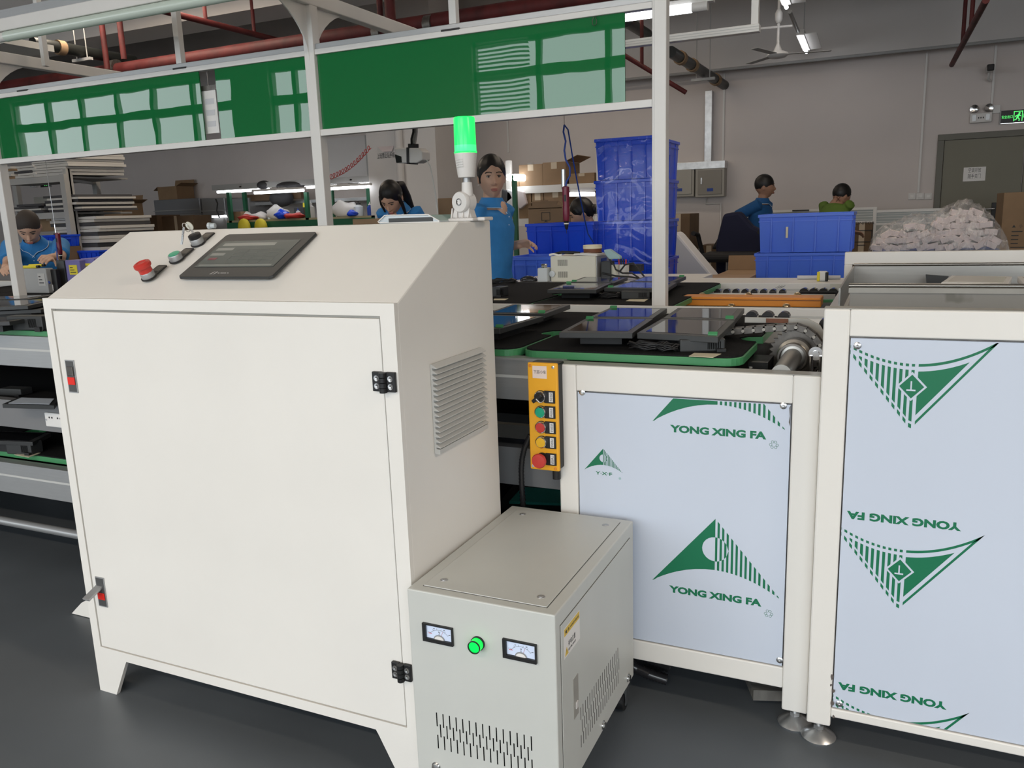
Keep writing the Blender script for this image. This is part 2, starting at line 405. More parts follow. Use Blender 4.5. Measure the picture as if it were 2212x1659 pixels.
# emergency twin light
def em_light(px, py, lab, k=1):
    p = at(px, py, Y=YW); x, z = p.x, p.z
    t = thing('emergency_light', lab, 'light', (x, YW, z))
    B(x-.115*k, x+.115*k, YW-.06, YW, z-.055*k, z+.055*k).build('housing', 'pvc', t, bevel=.008)
    for s in (-1, 1):
        h = MB().lathe([(.045*k, 0), (.05*k, .02), (.047*k, .03), (.02*k, .022), (.001, .02)], (x+s*.07*k, YW-.04, z+.105*k), (s*.2, -1, -.1), 18).build('lamp_head', ['chrome'], t, smooth=40)
    MB().cyl((x-.07*k, YW-.04, z+.05*k), (x-.07*k, YW-.04, z+.075*k), .01).cyl((x+.07*k, YW-.04, z+.05*k), (x+.07*k, YW-.04, z+.075*k), .01).build('neck', 'pvc', t)
    for s in (-1, 1): B(x+s*.07*k-.022, x+s*.07*k+.022, YW-.063, YW-.06, z-.035*k, z+.035*k).build('cover_plate', 'alu', t, bevel=.004)
    text('▪▪▪', (x-.03, YW-.06, z-.01), (1, 0, 0), (0, 0, 1), .018, 'ink', t, width=.06)
em_light(2118, 255, 'white twin head emergency light beside the exit sign on right')
em_light(76, 400, 'far emergency light on wall behind grey rack at left', .8)
p = at(2152, 236, Y=YW); o = B(p.x-.04, p.x+.04, YW-.03, YW, p.z-.045, p.z+.045).build('junction_box', 'pvc', bevel=.004); tag(o, 'small square junction box above the right exit sign', 'junction box')
# switches beside door
t = thing('switch_panel', 'row of white wall switches left of grey door', 'switch', tuple(at(1990, 424, Y=YW)))
for k, (a0, a1) in enumerate(((1962, 1978), (1979, 1996), (1997, 2013))):
    a, b, z0, z1 = rect(a0, 417, a1, 431, YW); B(a, b, YW-.012, YW, z0, z1).build('switch_plate', 'pvc', t, bevel=.004)
    B(a+.02, b-.02, YW-.018, YW-.012, z0+.02, z1-.02).build('rocker', 'paper', t, bevel=.002)
# bullet camera at upper right
p = at(2137, 150, Y=YW-.15)
t = thing('security_camera', 'small dark faced bullet camera high on the right wall', 'camera', (p.x, YW, p.z))
MB().obox((p.x, YW-.2, p.z), (.035, 0, 0), (0, .1, 0), (0, 0, .035)).build('camera_body', 'pvc', t, bevel=.01)
MB().obox((p.x, YW-.31, p.z), (.036, 0, 0), (0, .012, 0), (0, 0, .036)).build('lens_cover', 'blackgloss', t, bevel=.01)
MB().tube([(p.x, YW-.15, p.z-.03), (p.x, YW-.12, p.z-.10), (p.x+.03, YW, p.z-.11)], .014, 8).build('mount_arm', 'pvc', t, smooth=60)
# electrical boxes with galvanised trunking
a, b, z0, z1 = rect(1400, 352, 1564, 425, YW)
def ebox(px0, px1, lab, m):
    a, b, z0, z1 = rect(px0, 362, px1, 425, YW-.2)
    t = thing('electrical_box', lab, 'electrical box', (a, YW, z0))
    B(a, b, YW-.2, YW, z0, z1).build('box_body', 'cabframe', t, bevel=.004)
    B(a+.035, b-.03, YW-.215, YW-.2, z0+.03, z1-.03).build('box_door', m, t, bevel=.004)
    hx = a+.085; B(hx-.008, hx+.008, YW-.225, YW-.215, (z0+z1)/2-.02, (z0+z1)/2+.06).build('door_handle', 'chrome', t)
    B((a+b)/2-.03, (a+b)/2+.05, YW-.217, YW-.215, z0+.07, z0+.11).build('name_plate', 'bluecable', t)
ebox(1434, 1499, 'left grey wall electrical box with pale door half behind blue crates', 'cabframe'); ebox(1502, 1564, 'right grey wall electrical box with dark door under galvanised trunking', 'cab')
a, b, z0, z1 = rect(1434, 350, 1566, 366, YW-.2)
t = thing('cable_trunking', 'galvanised steel trunking along box tops and up the back wall', 'cable trunking', (a, YW, z0))
B(a, b, YW-.21, YW-.02, z0, z1).build('horizontal_duct', 'galv', t, bevel=.003)
a, b, _, _ = rect(1526, 200, 1541, 350, YW); B(a, b, YW-.12, YW-.01, z1, at(1534, 198, Y=YW).z).build('vertical_duct', 'galv', t, bevel=.003)
p = at(1545, 440, Y=YW); o = MB().tube([(p.x-.12, YW-.02, p.z+.08), (p.x-.12, YW-.02, p.z), (p.x+.08, YW-.02, p.z), (p.x+.08, YW-.02, p.z-.8)], .012, 8).build('wall_conduit', 'pvc', smooth=60); tag(o, 'thin white conduit bending below the electrical boxes', 'conduit')

# ---------------------------------------------------------------- ceiling services
def pipe(name, pts, r, m, lab, cat='pipe', drops=(), dr=.02, clamps=()):
    t = thing(name, lab, cat, tuple(pts[0]))
    MB().tube(pts, r, 14).build('pipe_run', m, t, smooth=50)
    for q in drops: MB().tube([q, (q[0], q[1], CZ)], dr, 10).build('drop_rod', m if m == 'redpipe' else 'rack', t, smooth=50)
    for q in clamps: MB().lathe([(r*1.25, -.04), (r*1.25, .04)], q, Vector(pts[-1])-Vector(pts[0]), 14).build('clamp', 'iron' if m == 'redpipe' else 'card', t, smooth=40)
    return t
# big red main running parallel to the line
ym = 7.0; A = at(30, 186, Y=ym); Bq = at(1340, -8, Y=ym); zz = (A.z+Bq.z)/2
pipe('sprinkler_main', [(A.x-4, ym, A.z-.12), (A.x, ym, A.z), (Bq.x, ym, Bq.z+.02), (Bq.x+1.5, ym, Bq.z+.08)], .075, 'redpipe', 'thick red sprinkler main running along the line above green boards', 'pipe', clamps=[at(250, 148, Y=ym), at(930, 55, Y=ym), at(820, 72, Y=ym)])
def redbranch(pa, za, pb, zb, lab, dr=(), r=.03):
    a = at(pa[0], pa[1], Z=za); b = at(pb[0], pb[1], Z=zb)
    return pipe('sprinkler_branch', [a, b], r, 'redpipe', lab, 'pipe', drops=[tuple(a.lerp(b, f)) for f in dr], dr=.02)
redbranch((330, 18), 3.3, (620, 92), 3.3, 'thin red branch pipe descending to the main left of second post', (.35, .72))
redbranch((2130, 0), 2.85, (2056, 140), 2.85, 'red sprinkler branch at upper right above the security camera', (.35, .6), .028)
redbranch((1346, 118), 3.0, (1482, 200), 2.55, 'red branch pipe seen either side of the right post', (.3,), .025)
for (px, y0, y1, lab) in ((232, 55, 150, 'slim mottled red drop pipe left of the hanger'), (268, 62, 128, 'stout dark red drop pipe beside slim mottled one'), (845, 6, 60, 'dark red drop pipe right of the second post'), (822, 0, 40, 'slim red drop pipe beside a darker one right of second post')):
    a = at(px, y1, Y=ym-.2); o = MB().tube([(a.x, a.y, a.z), (a.x, a.y, CZ)], .03 if 'slim' in lab else .05, 10).build('drop_pipe', 'redpipe', smooth=50); tag(o, lab, 'pipe')
# black drain pipes
def blackpipe(a, b, r, lab, cl=(), hang=()):
    t = pipe('black_pipe', [a, b], r, 'blackpipe', lab, 'pipe', clamps=[a.lerp(b, f) for f in cl])
    for f in hang:
        q = a.lerp(b, f)
        MB().tube([(q.x-.08, q.y, q.z-.08), (q.x-.08, q.y, CZ)], .006, 6).tube([(q.x+.08, q.y, q.z-.08), (q.x+.08, q.y, CZ)], .006, 6).build('hanger_rod', 'rack', t)
        B(q.x-.14, q.x+.14, q.y-.02, q.y+.02, q.z-.1, q.z-.07).build('hanger_bar', 'rack', t)
blackpipe(at(1449, 112, Z=2.95), at(1565, 184, Y=YW), .06, 'black drain pipe running into the back wall right of the right post', (.15, .35, .8), (.55,))
blackpipe(at(70, 92, Z=3.2), at(290, 132, Z=3.2), .06, 'black drain pipe under the ceiling at upper left', (.25,), (.45,))
blackpipe(at(1352, 46, Z=3.3), at(1398, 74, Z=3.3), .06, 'short black pipe elbow just right of the green board end')
# hall ceiling battens in view
def batten(px0, px1, z, lab):
    a = at(*px0, Z=z); b = at(*px1, Z=z); t = thing('ceiling_lamp', lab, 'lamp', tuple((a+b)/2))
    d = (b-a).normalized(); s = Vector((d.y, -d.x, 0))
    MB().obox((a+b)/2+Vector((0, 0, .05)), (b-a)/2, s*.04, (0, 0, .03)).build('batten_body', 'pvc', t)
    MB().tube([a, b], .018, 10).build('lamp_tube', 'tube', t)
    MB().obox((a+b)/2+s*.10+Vector((0, 0, .03)), (b-a)/2, s*.07, (0, 0, .004)).build('reflector', 'pvc', t)
    MB().tube([(a+b)/2+Vector((0, 0, .06)), Vector(((a+b)/2).to_tuple()[:2]+(CZ,))], .006, 6).build('hanger_rod', 'rack', t)
batten((1728, 80), (1742, 113), 3.1, 'lit ceiling batten lamp beside the ceiling fan')
batten((1690, -8), (1699, 16), 3.1, 'lit ceiling batten lamp cut by the top edge above the fan')
o = MB().tube([at(1706, 25, Z=3.16), at(1728, 78, Z=3.16), at(1752, 132, Z=3.16)], .02, 8).build('lamp_trunking', 'rack', smooth=50); tag(o, 'grey trunking joining the two lit ceiling battens', 'trunking')
# ceiling fan
p = at(1680, 118, Y=8.6)
t = thing('ceiling_fan', 'white ceiling fan with three blades beside the lit batten', 'fan', tuple(p))
MB().tube([(p.x, p.y, p.z+.05), (p.x, p.y, CZ)], .014, 10).build('down_rod', 'pvc', t, smooth=50)
MB().lathe([(.02, .28), (.035, .31), (.035, .37), (.02, .40)], p, (0, 0, 1), 16).build('canopy', 'pvc', t, smooth=50)
MB().lathe([(.02, -.03), (.07, -.028), (.10, -.005), (.09, .015), (.04, .035), (.02, .08), (.012, .10)], p, (0, 0, 1), 24).build('motor', 'pvc', t, smooth=50)
for k in range(3):
    an = R(12+120*k); d = Vector((math.cos(an), math.sin(an), 0)); s = Vector((-d.y, d.x, .04))
    MB().obox(p+d*.28, d*.20, s*.035, (0, 0, .002)).build('blade', 'rack', t)
o = MB().tube([at(1500, 72, Y=8.6), at(1640, 62, Y=8.6), at(1712, 56, Y=8.6)], .012, 8).build('fan_conduit', 'pvc'); tag(o, 'thin conduit running to the ceiling fan', 'conduit')
# upper left grey vent hood bits
a = at(10, 105, Z=3.0)
o = MB().obox(a, (.35, 0, 0), (0, .25, 0), (0, 0, .03)).build('ceiling_panel', 'vent_grey'); tag(o, 'grey sheet panel hanging at the upper left edge', 'panel')
# ================================================================== CONTROL CABINET
CX0, CX1, CY0, CY1, CYK, CZF, CZT = -2.010, -.930, 1.436, 1.905, 1.734, 1.133, 1.291
cabt = thing('control_cabinet', 'large white sloping control cabinet with touch screen in the foreground', 'cabinet', (CX0, CY0, 0))
DX0, DX1, DZ0, DZ1 = -1.982, -.966, .142, 1.104
ZB = .115
prof = [(CX0, CY0+.012, ZB), (CX0, CY0+.012, CZF-.003), (CX0, CYK, CZT), (CX0, CY1, CZT), (CX0, CY1, ZB)]
MB().prism(prof, (CX1-CX0, 0, 0)).build('body', 'white', cabt, bevel=.004)
fr = MB().box(CX0, DX0, CY0, CY0+.014, ZB, CZF-.002).box(DX1, CX1, CY0, CY0+.014, ZB, CZF-.002).box(DX0, DX1, CY0, CY0+.014, DZ1, CZF-.002).box(DX0, DX1, CY0, CY0+.014, ZB, DZ0)
fr.build('front_frame', 'white', cabt)
B(DX0+.004, DX1-.003, CY0+.001, CY0+.011, DZ0+.003, DZ1-.006).build('door', 'white', cabt, bevel=.0015)
B(DX0, DX1, CY0+.0115, CY0+.0125, DZ0, DZ1).build('door_gap', 'steel_dull', cabt)
for sx, xo in ((1, CX0), (-1, CX1)):
    for yb, yd in ((CY0, .012), (CY1-.012, .012)):
        MB().prism([(xo, yb, ZB), (xo+sx*.125, yb, ZB), (xo+sx*.118, yb, ZB-.012), (xo+sx*.066, yb, 0), (xo, yb, 0)], (0, yd, 0)).build('leg', 'white', cabt)
    MB().prism([(xo, CY0+.002, ZB), (xo, CY0+.12, ZB), (xo, CY0+.066, 0), (xo, CY0+.002, 0)], (sx*.01, 0, 0)).build('leg_flange', 'white', cabt)
# swinging foot brace showing behind left edge
MB().prism([at(155, 1325, Z=.002), at(200, 1336, Z=.002), at(200, 1290, Z=.08), at(176, 1302, Z=.05)], (.0, .02, .0)).build('rear_brace', 'white', cabt)
def latch(pz0, pz1, openit, px):
    z0, z1 = pz0, pz1; x = px; w_ = .017
    t = MB().box(x-w_, x+w_, CY0-.0015, CY0+.001, z0, z1).build('latch_plate', 'alu', cabt)
    B(x-w_+.003, x+w_-.003, CY0-.0022, CY0-.0014, z0+.003, z1-.003).build('recess', 'vent_dark', t)
    B(x-w_+.004, x+w_-.004, CY0-.0045, CY0-.002, z0+.022, z0+.042).build('release_button', 'redled', t, bevel=.001)
    if openit:
        MB().obox((x-.006, CY0-.022, z1-.038), (.0125, 0, 0), (0, .024, .010), (0, .0012, -.003)).build('lever', 'alu', t, bevel=.001)
    else:
        B(x-w_+.005, x+w_-.005, CY0-.005, CY0-.002, z0+.046, z1-.018).build('lever', 'iron', t, bevel=.002)
dm('vent_dark', (.10, .10, .10), .4, metal=.3)
a = at(142, 777, Y=CY0); b = at(168, 849, Y=CY0); latch(b.z, a.z+.0, False, (a.x+b.x)/2)
a = at(207, 1245, Y=CY0); b = at(232, 1312, Y=CY0); latch(b.z, a.z, True, (a.x+b.x)/2+.0)
def hinge(px0, py0, px1, py1):
    a = at(px0, py0, Y=CY0-.005); b = at(px1, py1, Y=CY0-.005); x0, x1, z0, z1 = a.x, b.x, b.z, a.z; xm = (x0+x1)/2+.0
    t = MB().box(x0, xm-.006, CY0-.008, CY0, z0+.002, z1).box(xm+.006, x1, CY0-.008, CY0, z0+.002, z1).build('hinge', 'black', cabt, bevel=.0015)
    for k in range(4):
        h = (z1-z0)/4; MB().cyl((xm, CY0-.010, z0+k*h+.0008), (xm, CY0-.010, z0+(k+1)*h-.0008), .0085, n=16).build('knuckle', 'black', t, smooth=40)
    for xx in (x0+(xm-.006-x0)/2, (xm+.006+x1)/2):
        for zz in (z0+.014, z1-.014): MB().lathe([(.0065, 0), (.0065, .0008), (.0035, .0006), (.0028, .0015), (.001, .001)], (xx, CY0-.008, zz), (0, -1, 0), 14).build('screw', 'chrome', t, smooth=40)
hinge(804, 802, 856, 850); hinge(846, 1428, 890, 1475)
# louvre vent on right side
VY0, VY1, VZ0, VZ1 = 1.566, 1.815, .771, .980
nv = 17; vent = MB().box(CX1, CX1+.006, VY0, VY1, VZ0, VZ1).build('vent', 'vent_grey', cabt, bevel=.002)
for k in range(nv):
    hh = (VZ1-VZ0)/nv; z = VZ0+k*hh
    MB().prism([(CX1+.004, VY0, z+hh*1.0), (CX1+.018, VY0, z+hh*.30), (CX1+.018, VY0, z+hh*.16), (CX1+.004, VY0, z+hh*.30)] if k else [(CX1+.004, VY0, z+hh), (CX1+.016, VY0, z+hh*.9), (CX1+.016, VY0, z), (CX1+.004, VY0, z)], (0, VY1-VY0, 0)).build('slat', 'vent_grey', vent)
# slope frame
SN = Vector((0, -.158, .298)).normalized(); SV = Vector((0, .298, .158)).normalized(); SP = Vector((0, CY0, CZF))
def sl(x, v, h=0): return SP+Vector((x, 0, 0))+SV*v+SN*h
hmi = MB()
def rq(x0, x1, v0, v1, c):
    return [(x0+c, v0), (x1-c, v0), (x1, v0+c), (x1, v1-c), (x1-c, v1), (x0+c, v1), (x0, v1-c), (x0, v0+c)]
hx0, hx1, hv0, hv1 = -1.604, -1.308, .086, .297
dm('rubber', (.035, .037, .038), .42)
hm = MB().prism([sl(x, v, 0) for x, v in rq(hx0, hx1, hv0, hv1, .008)], SN*.007).build('touch_panel', 'rubber', cabt, bevel=.002)
sx0, sx1, sv0, sv1 = -1.583, -1.335, .132, .257
MB().prism([sl(x, v, .0072) for x, v in ((sx0, sv0), (sx1, sv0), (sx1, sv1), (sx0, sv1))], SN*.0006).build('screen', 'screen_hmi', hm)
g = MB(); g2 = MB()
def sq(mb, x0, x1, v0, v1, h=.0079): mb.prism([sl(x, v, h) for x, v in ((x0, v0), (x1, v0), (x1, v1), (x0, v1))], SN*.0002)
for i in range(4):
    for j in range(4):
        xa = -1.50+i*.036; va = .148+j*.017
        for (p0, p1, q0, q1) in ((xa, xa+.033, va, va+.0010), (xa, xa+.033, va+.014, va+.0150), (xa, xa+.0008, va, va+.015), (xa+.0325, xa+.0333, va, va+.015)): sq(g, p0, p1, q0, q1)
g.build('screen_table', 'screenline', hm)
for (p0, p1, q0, q1) in ((-1.57, -1.40, .232, .246), (-1.575, -1.52, .21, .222), (-1.575, -1.53, .185, .197), (-1.575, -1.345, .136, .143)): sq(g2, p0, p1, q0, q1, .0078)
g2.build('screen_boxes', 'screenpale', hm)
rr = MB(); sq(rr, -1.566, -1.54, .164, .174, .0081); rr.build('screen_key', 'maroon', hm)
text('-- ------ --', sl(-1.485, .1035, .0072), (1, 0, 0), SV, .0012, 'paper', hm, width=.034)
lg = MB(); 
for (a0, b0, a1, b1) in ((-1.508, .099, -1.500, .110), (-1.500, .109, -1.490, .110), (-1.496, .099, -1.490, .110), (-1.508, .099, -1.496, .100)):
    lg.prism([sl(a0, b0, .0072), sl(a0+.0015, b0, .0072), sl(a1+.0015, b1, .0072), sl(a1, b1, .0072)], SN*.0003)
lg.build('emblem', 'paper', hm)
# three operators on the slope
def operator(x, v, kind):
    q = sl(x, v)
    t = MB().lathe([(.0205, 0), (.0205, .003)], q, SN, 24).build({'e': 'emergency_stop_button', 'g': 'push_button', 'k': 'key_switch'}[kind], 'black', cabt, smooth=40)
    c = sl(x+.0, v+.032, .001)
    MB().prism([sl(x+xx, v+vv, .0) for xx, vv in ((-.017, .012), (.017, .012), (.017, .052), (.013, .055), (-.013, .055), (-.017, .052))], SN*.003).build('legend_holder', 'black', t, bevel=.0008)
    MB().prism([sl(x+xx, v+vv, .003) for xx, vv in ((-.012, .026), (.012, .026), (.012, .048), (-.012, .048))], SN*.0004).build('legend_window', 'iron', t)
    MB().lathe([(.0175, .003), (.0175, .016), (.016, .018)], q, SN, 28).build('bezel', 'alu', t, smooth=40)
    if kind == 'e':
        MB().lathe([(.0165, .016), (.0165, .028), (.021, .032), (.022, .036), (.021, .041), (.012, .0445), (.010, .043), (.001, .043)], q, SN, 32).build('mushroom_head', 'red', t, smooth=35)
    if kind == 'g':
        MB().lathe([(.0145, .016), (.0145, .0188), (.001, .0192)], q, SN, 28).build('button_cap', 'btngreen', t, smooth=30)
    if kind == 'k':
        MB().lathe([(.016, .016), (.017, .020), (.0165, .027), (.010, .029), (.001, .029)], q, SN, 24).build('lock_body', 'black', t, smooth=35)
        # key in the lock, ring, second key hanging
        kk = q+SN*.029
        MB().obox(kk+SN*.006, (.004, 0, 0), SN*.008, SV*.0012).build('key', 'chrome', t)
        MB().lathe([(.012, -.001), (.012, .001)], kk+SN*.024, SV, 20).build('key_bow', 'cream', t, smooth=40)
        pts = []
        for i in range(17):
            an = 2*math.pi*i/16; pts.append(kk+SN*(.020+.013*math.sin(an))+Vector((-.010+.010*math.cos(an), -.004, 0)))
        MB().tube(pts, .0011, 6).build('key_ring', 'chrome', t, smooth=60)
        e = kk+SN*.010+Vector((-.020, -.008, 0))
        MB().obox(e+Vector((-.002, -.004, -.013)), (.0035, 0, 0.0005), (0, .0009, 0), Vector((.003, .004, .022))).build('spare_key', 'chrome', t)
operator(-1.711, .096, 'e'); operator(-1.688, .180, 'g'); operator(-1.681, .262, 'k')
# small paint blemishes
# ================================================================== SIGNAL TOWER on cabinet
TY = 1.815; TX = at(1003, 470, Y=TY).x; ZT = CZT
tw = thing('signal_tower', 'green lit signal tower lamp on folding white base atop the cabinet', 'signal lamp', (TX, TY, ZT))
B(TX-.036, TX+.034, TY-.02, TY+.04, ZT, ZT+.008).build('base_plate', 'pvc', tw, bevel=.003)
B(TX+.034, TX+.055, TY+.0, TY+.05, ZT, ZT+.009).build('rear_plate', 'pvc', tw, bevel=.003)
MB().prism([(TX-.028, TY-.012, ZT+.008), (TX+.026, TY-.012, ZT+.008), (TX+.017, TY-.012, ZT+.036), (TX-.019, TY-.012, ZT+.036)], (0, .03, 0)).build('bracket_foot', 'pvc', tw, bevel=.002)
for xx in (-.026, -.012, .004, .02):
    MB().prism([(TX+xx-.0015, TY-.020, ZT+.008), (TX+xx-.0015, TY-.012, ZT+.032), (TX+xx-.0015, TY-.011, ZT+.008)], (.003, 0, 0)).build('rib', 'pvc', tw)
MB().lathe([(.023, 0), (.025, .003), (.025, .012)], (TX-.002, TY-.020, ZT+.046), (.25, 1, 0), 32).build('front_disc', 'pvc', tw, smooth=40)
MB().lathe([(.025, .013), (.025, .036), (.022, .039)], (TX-.002, TY-.020, ZT+.046), (.25, 1, 0), 32).build('rear_disc', 'pvc', tw, smooth=40)
MB().lathe([(.009, .001), (.009, -.001), (.006, -.0015), (.004, .002), (.001, .002)], (TX-.002, TY-.020, ZT+.046), (.25, 1, 0), 20).build('pivot_bolt', 'chrome', tw, smooth=40)
tx2 = at(1008, 383, Y=TY).x
MB().cyl((tx2, TY, ZT+.060), (tx2, TY, ZT+.092), .0145, .0125, 20).build('socket', 'pvc', tw, smooth=40)
MB().cyl((tx2, TY, ZT+.090), (tx2, TY, ZT+.112), .009, n=20).build('metal_pole', 'alu', tw, smooth=40)
zh0, zh1, zl = at(1008, 384, Y=TY).z, at(1008, 331, Y=TY).z, at(1006, 252, Y=TY).z
hs = MB().lathe([(.015, 0), (.0205, .001), (.0215, .006), (.0272, zh1-zh0-.004), (.0272, zh1-zh0)], (tx2, TY, zh0), (0, 0, 1), 32).build('housing', 'pvc', tw, smooth=40)
for i, s in enumerate(('▬▬▬', '▬ ▬▬▬', '▬ ▬▬', '▬▬ ▬▬')):
    text(s, (tx2-.013, TY-.0262, zh0+.041-i*.0055), (1, 0, 0), (0, .05, 1), .0022, 'vent_grey', hs, width=.018)
ln = zl-zh1
MB().lathe([(.0255, 0), (.0265, .002), (.0262, ln*.22)], (tx2, TY, zh1), (0, 0, 1), 32).build('lens_lower', 'lampgreen_low', tw, smooth=60)
MB().lathe([(.0262, ln*.22), (.0255, ln-.004), (.024, ln-.001), (.001, ln)], (tx2, TY, zh1), (0, 0, 1), 32).build('lens_upper', 'lampgreen', tw, smooth=60)
MB().lathe([(.0275, 0), (.0278, .003), (.0268, .004)], (tx2, TY, zh1), (0, 0, 1), 32).build('lens_ring', 'lampgreen', tw, smooth=60)
# plastic sleeve on cabinet top
fl = thing('document_sleeve', 'clear plastic document sleeve lying on the white cabinet top', 'document sleeve', (-1.28, 1.80, CZT))
xa, xb = at(842, 466, Y=1.80).x, at(972, 466, Y=1.80).x
MB().prism([(xa, 1.75, CZT), (xa+.0, 1.75, CZT+.012), (xa+.02, 1.75, CZT+.020), (xb-.03, 1.75, CZT+.018), (xb, 1.75, CZT+.003), (xb, 1.75, CZT)], (0, .14, 0)).build('sleeve', 'glassy', fl, bevel=.002)
B(xa+.03, xb-.02, 1.747, 1.75, CZT+.003, CZT+.013).build('paper_stack', 'rubber', fl)
MB().tube([(xa-.001, 1.746, CZT+.006), (xa+.02, 1.746, CZT+.021), (xb-.03, 1.746, CZT+.019), (xb, 1.746, CZT+.003)], .0012, 6).tube([(xa, 1.746, CZT+.004), (xa+.03, 1.746, CZT+.002), (xb, 1.746, CZT+.001)], .0012, 6).build('sealed_edge', 'paper', fl)

# ================================================================== VOLTAGE REGULATOR
GX0, GX1, GY0, GY1, GZ0, GZ1 = -.919, -.573, 1.400, 1.950, .073, .515
gr = thing('voltage_regulator', 'light grey voltage regulator box with two dials beside the cabinet', 'electrical unit', (GX0, GY0, 0))
B(GX0, GX1, GY0, GY1, GZ0, GZ1).build('body', 'grey_paint', gr, bevel=.003)
tp = B(GX0+.028, GX1-.028, GY0+.025, GY1-.025, GZ1, GZ1+.0022).build('top_panel', 'grey_paint', gr, bevel=.001)
B(GX0+.0265, GX1-.0265, GY0+.0235, GY1-.0235, GZ1, GZ1+.0005).build('top_gap', 'iron', gr)
for x in (GX0+.058, GX1-.056):
    for y in (GY0+.062, GY1-.058): MB().lathe([(.009, 0), (.0085, .0008), (.005, .0006), (.0045, .0018), (.001, .0015)], (x, y, GZ1+.0022), (0, 0, 1), 16).build('screw', 'alu', tp, smooth=40)
sp_ = B(GX1, GX1+.0022, GY0+.025, GY1-.035, GZ0+.045, GZ1-.035).build('side_panel', 'grey_paint', gr, bevel=.001)
B(GX1, GX1+.0006, GY0+.0235, GY1-.0335, GZ0+.0435, GZ1-.0335).build('side_gap', 'iron', gr)
for i in range(15):
    for j in range(3):
        x = GX0+.057+i*.0163+(.0081 if j == 1 else 0); z1_ = .229-j*.0275 
        if i == 14 and j == 1: continue
        B(x-.0013, x+.0013, GY0-.0004, GY0+.001, z1_-.034 if j != 1 else z1_-.032, z1_).build('vent_slot', 'hole', gr)
for i in range(19):
    for j in range(3):
        y = 1.530+i*.0152+(.0076 if j == 1 else 0); z1_ = .232-j*.034
        B(GX1+.0018, GX1+.0026, y-.0013, y+.0013, z1_-.030, z1_).build('vent_slot', 'iron', sp_)
def meter(px0, py0, px1, py1, hi):
    a = at(px0, py0, Y=GY0); b = at(px1, py1, Y=GY0); x0, x1, z0, z1 = a.x, b.x, b.z, a.z
    t = MB(); bw = .005
    t.box(x0, x1, GY0-.006, GY0, z0, z0+.008).box(x0, x1, GY0-.006, GY0, z1-.003, z1).box(x0, x0+.008, GY0-.006, GY0, z0+.008, z1-.003).box(x1-.003, x1, GY0-.006, GY0, z0+.008, z1-.003)
    t = t.build('voltmeter', 'black', gr)
    B(x0+.008, x1-.003, GY0-.0008, GY0-.0002, z0+.008, z1-.003).build('dial_face', 'dial', t)
    cx, cz, rr_ = (x0+x1)/2+.002, z0+.002, (z1-z0)*.66
    g = MB()
    pts = [(cx+rr_*math.sin(R(q)), GY0-.0010, cz+rr_*math.cos(R(q))) for q in range(-50, 51, 10)]; g.tube(pts, .0003, 4)
    for q in (-50, -30, -10, 10, 30, 50): g.tube([(cx+rr_*math.sin(R(q)), GY0-.001, cz+rr_*math.cos(R(q))), (cx+(rr_+.0035)*math.sin(R(q)), GY0-.001, cz+(rr_+.0035)*math.cos(R(q)))], .0003, 4)
    g.build('scale_arc', 'ink', t)
    MB().tube([(cx+.008*math.sin(R(20)), GY0-.0014, cz+.008), (cx+rr_*.98*math.sin(R(20)), GY0-.0014, cz+rr_*.98*math.cos(R(20)))], .0003, 4).build('needle', 'needle', t)
    MB().prism([(cx+.0135*math.cos(R(q)), GY0-.0012, cz+.006+.0105*math.sin(R(q))) for q in range(0, 181, 15)], (0, -.001, 0)).build('pivot_cover', 'alu', t)
    MB().prism([(cx+.0110*math.cos(R(q)), GY0-.0024, cz+.006+.0080*math.sin(R(q))) for q in range(0, 181, 15)], (0, -.0004, 0)).build('cover_window', 'paper', t)
    text('V', (cx-.002, GY0-.0010, cz+.0195), (1, 0, 0), (0, 0, 1), .0052, 'ink', t)
    text('~', (cx-.0015, GY0-.0010, cz+.0172), (1, 0, 0), (0, 0, 1), .001, 'ink', t)
    text('▬▬', (x0+.013, GY0-.0010, cz+.0165), (1, 0, 0), (0, 0, 1), .0014, 'needle', t, width=.008)
    for s, q in (('0', -52), (hi[0], -22), (hi[1], 22), (hi[2], 50)):
        text(s, (cx+(rr_+.0052)*math.sin(R(q))-.0015, GY0-.0010, cz+(rr_+.0042)*math.cos(R(q))-.001), (1, 0, 0), (0, 0, 1), .0018, 'ink', t)
meter(914, 1343, 981, 1395, ('100', '200', '300')); meter(1087, 1377, 1161, 1433, ('150', '300', '450'))
p = at(1033, 1389, Y=GY0)
t = MB().lathe([(.0158, 0), (.0158, .005)], p, (0, -1, 0), 28).build('pilot_lamp', 'black', gr, smooth=40)
MB().lathe([(.0142, .005), (.0135, .019), (.001, .0195)], p, (0, -1, 0), 28).build('lamp_lens', 'pilotgreen', t, smooth=40)
MB().lathe([(.0142, .0185), (.0145, .0215), (.0125, .0215), (.0122, .0185)], p, (0, -1, 0), 28).build('lamp_ring', 'black', t, smooth=40)
for q, d in ((at(943, 1655, Y=GY0), (0, -1, 0)), (at(1356, 1464, X=GX1), (1, 0, 0)), (at(1302, 1566, X=GX1), (1, 0, 0)), ):
    MB().lathe([(.011, 0), (.011, .002), (.0085, .002), (.0085, .007), (.003, .008), (.001, .008)], q, d, 6 if 0 else 14).build('bolt', 'chrome', gr, smooth=40)
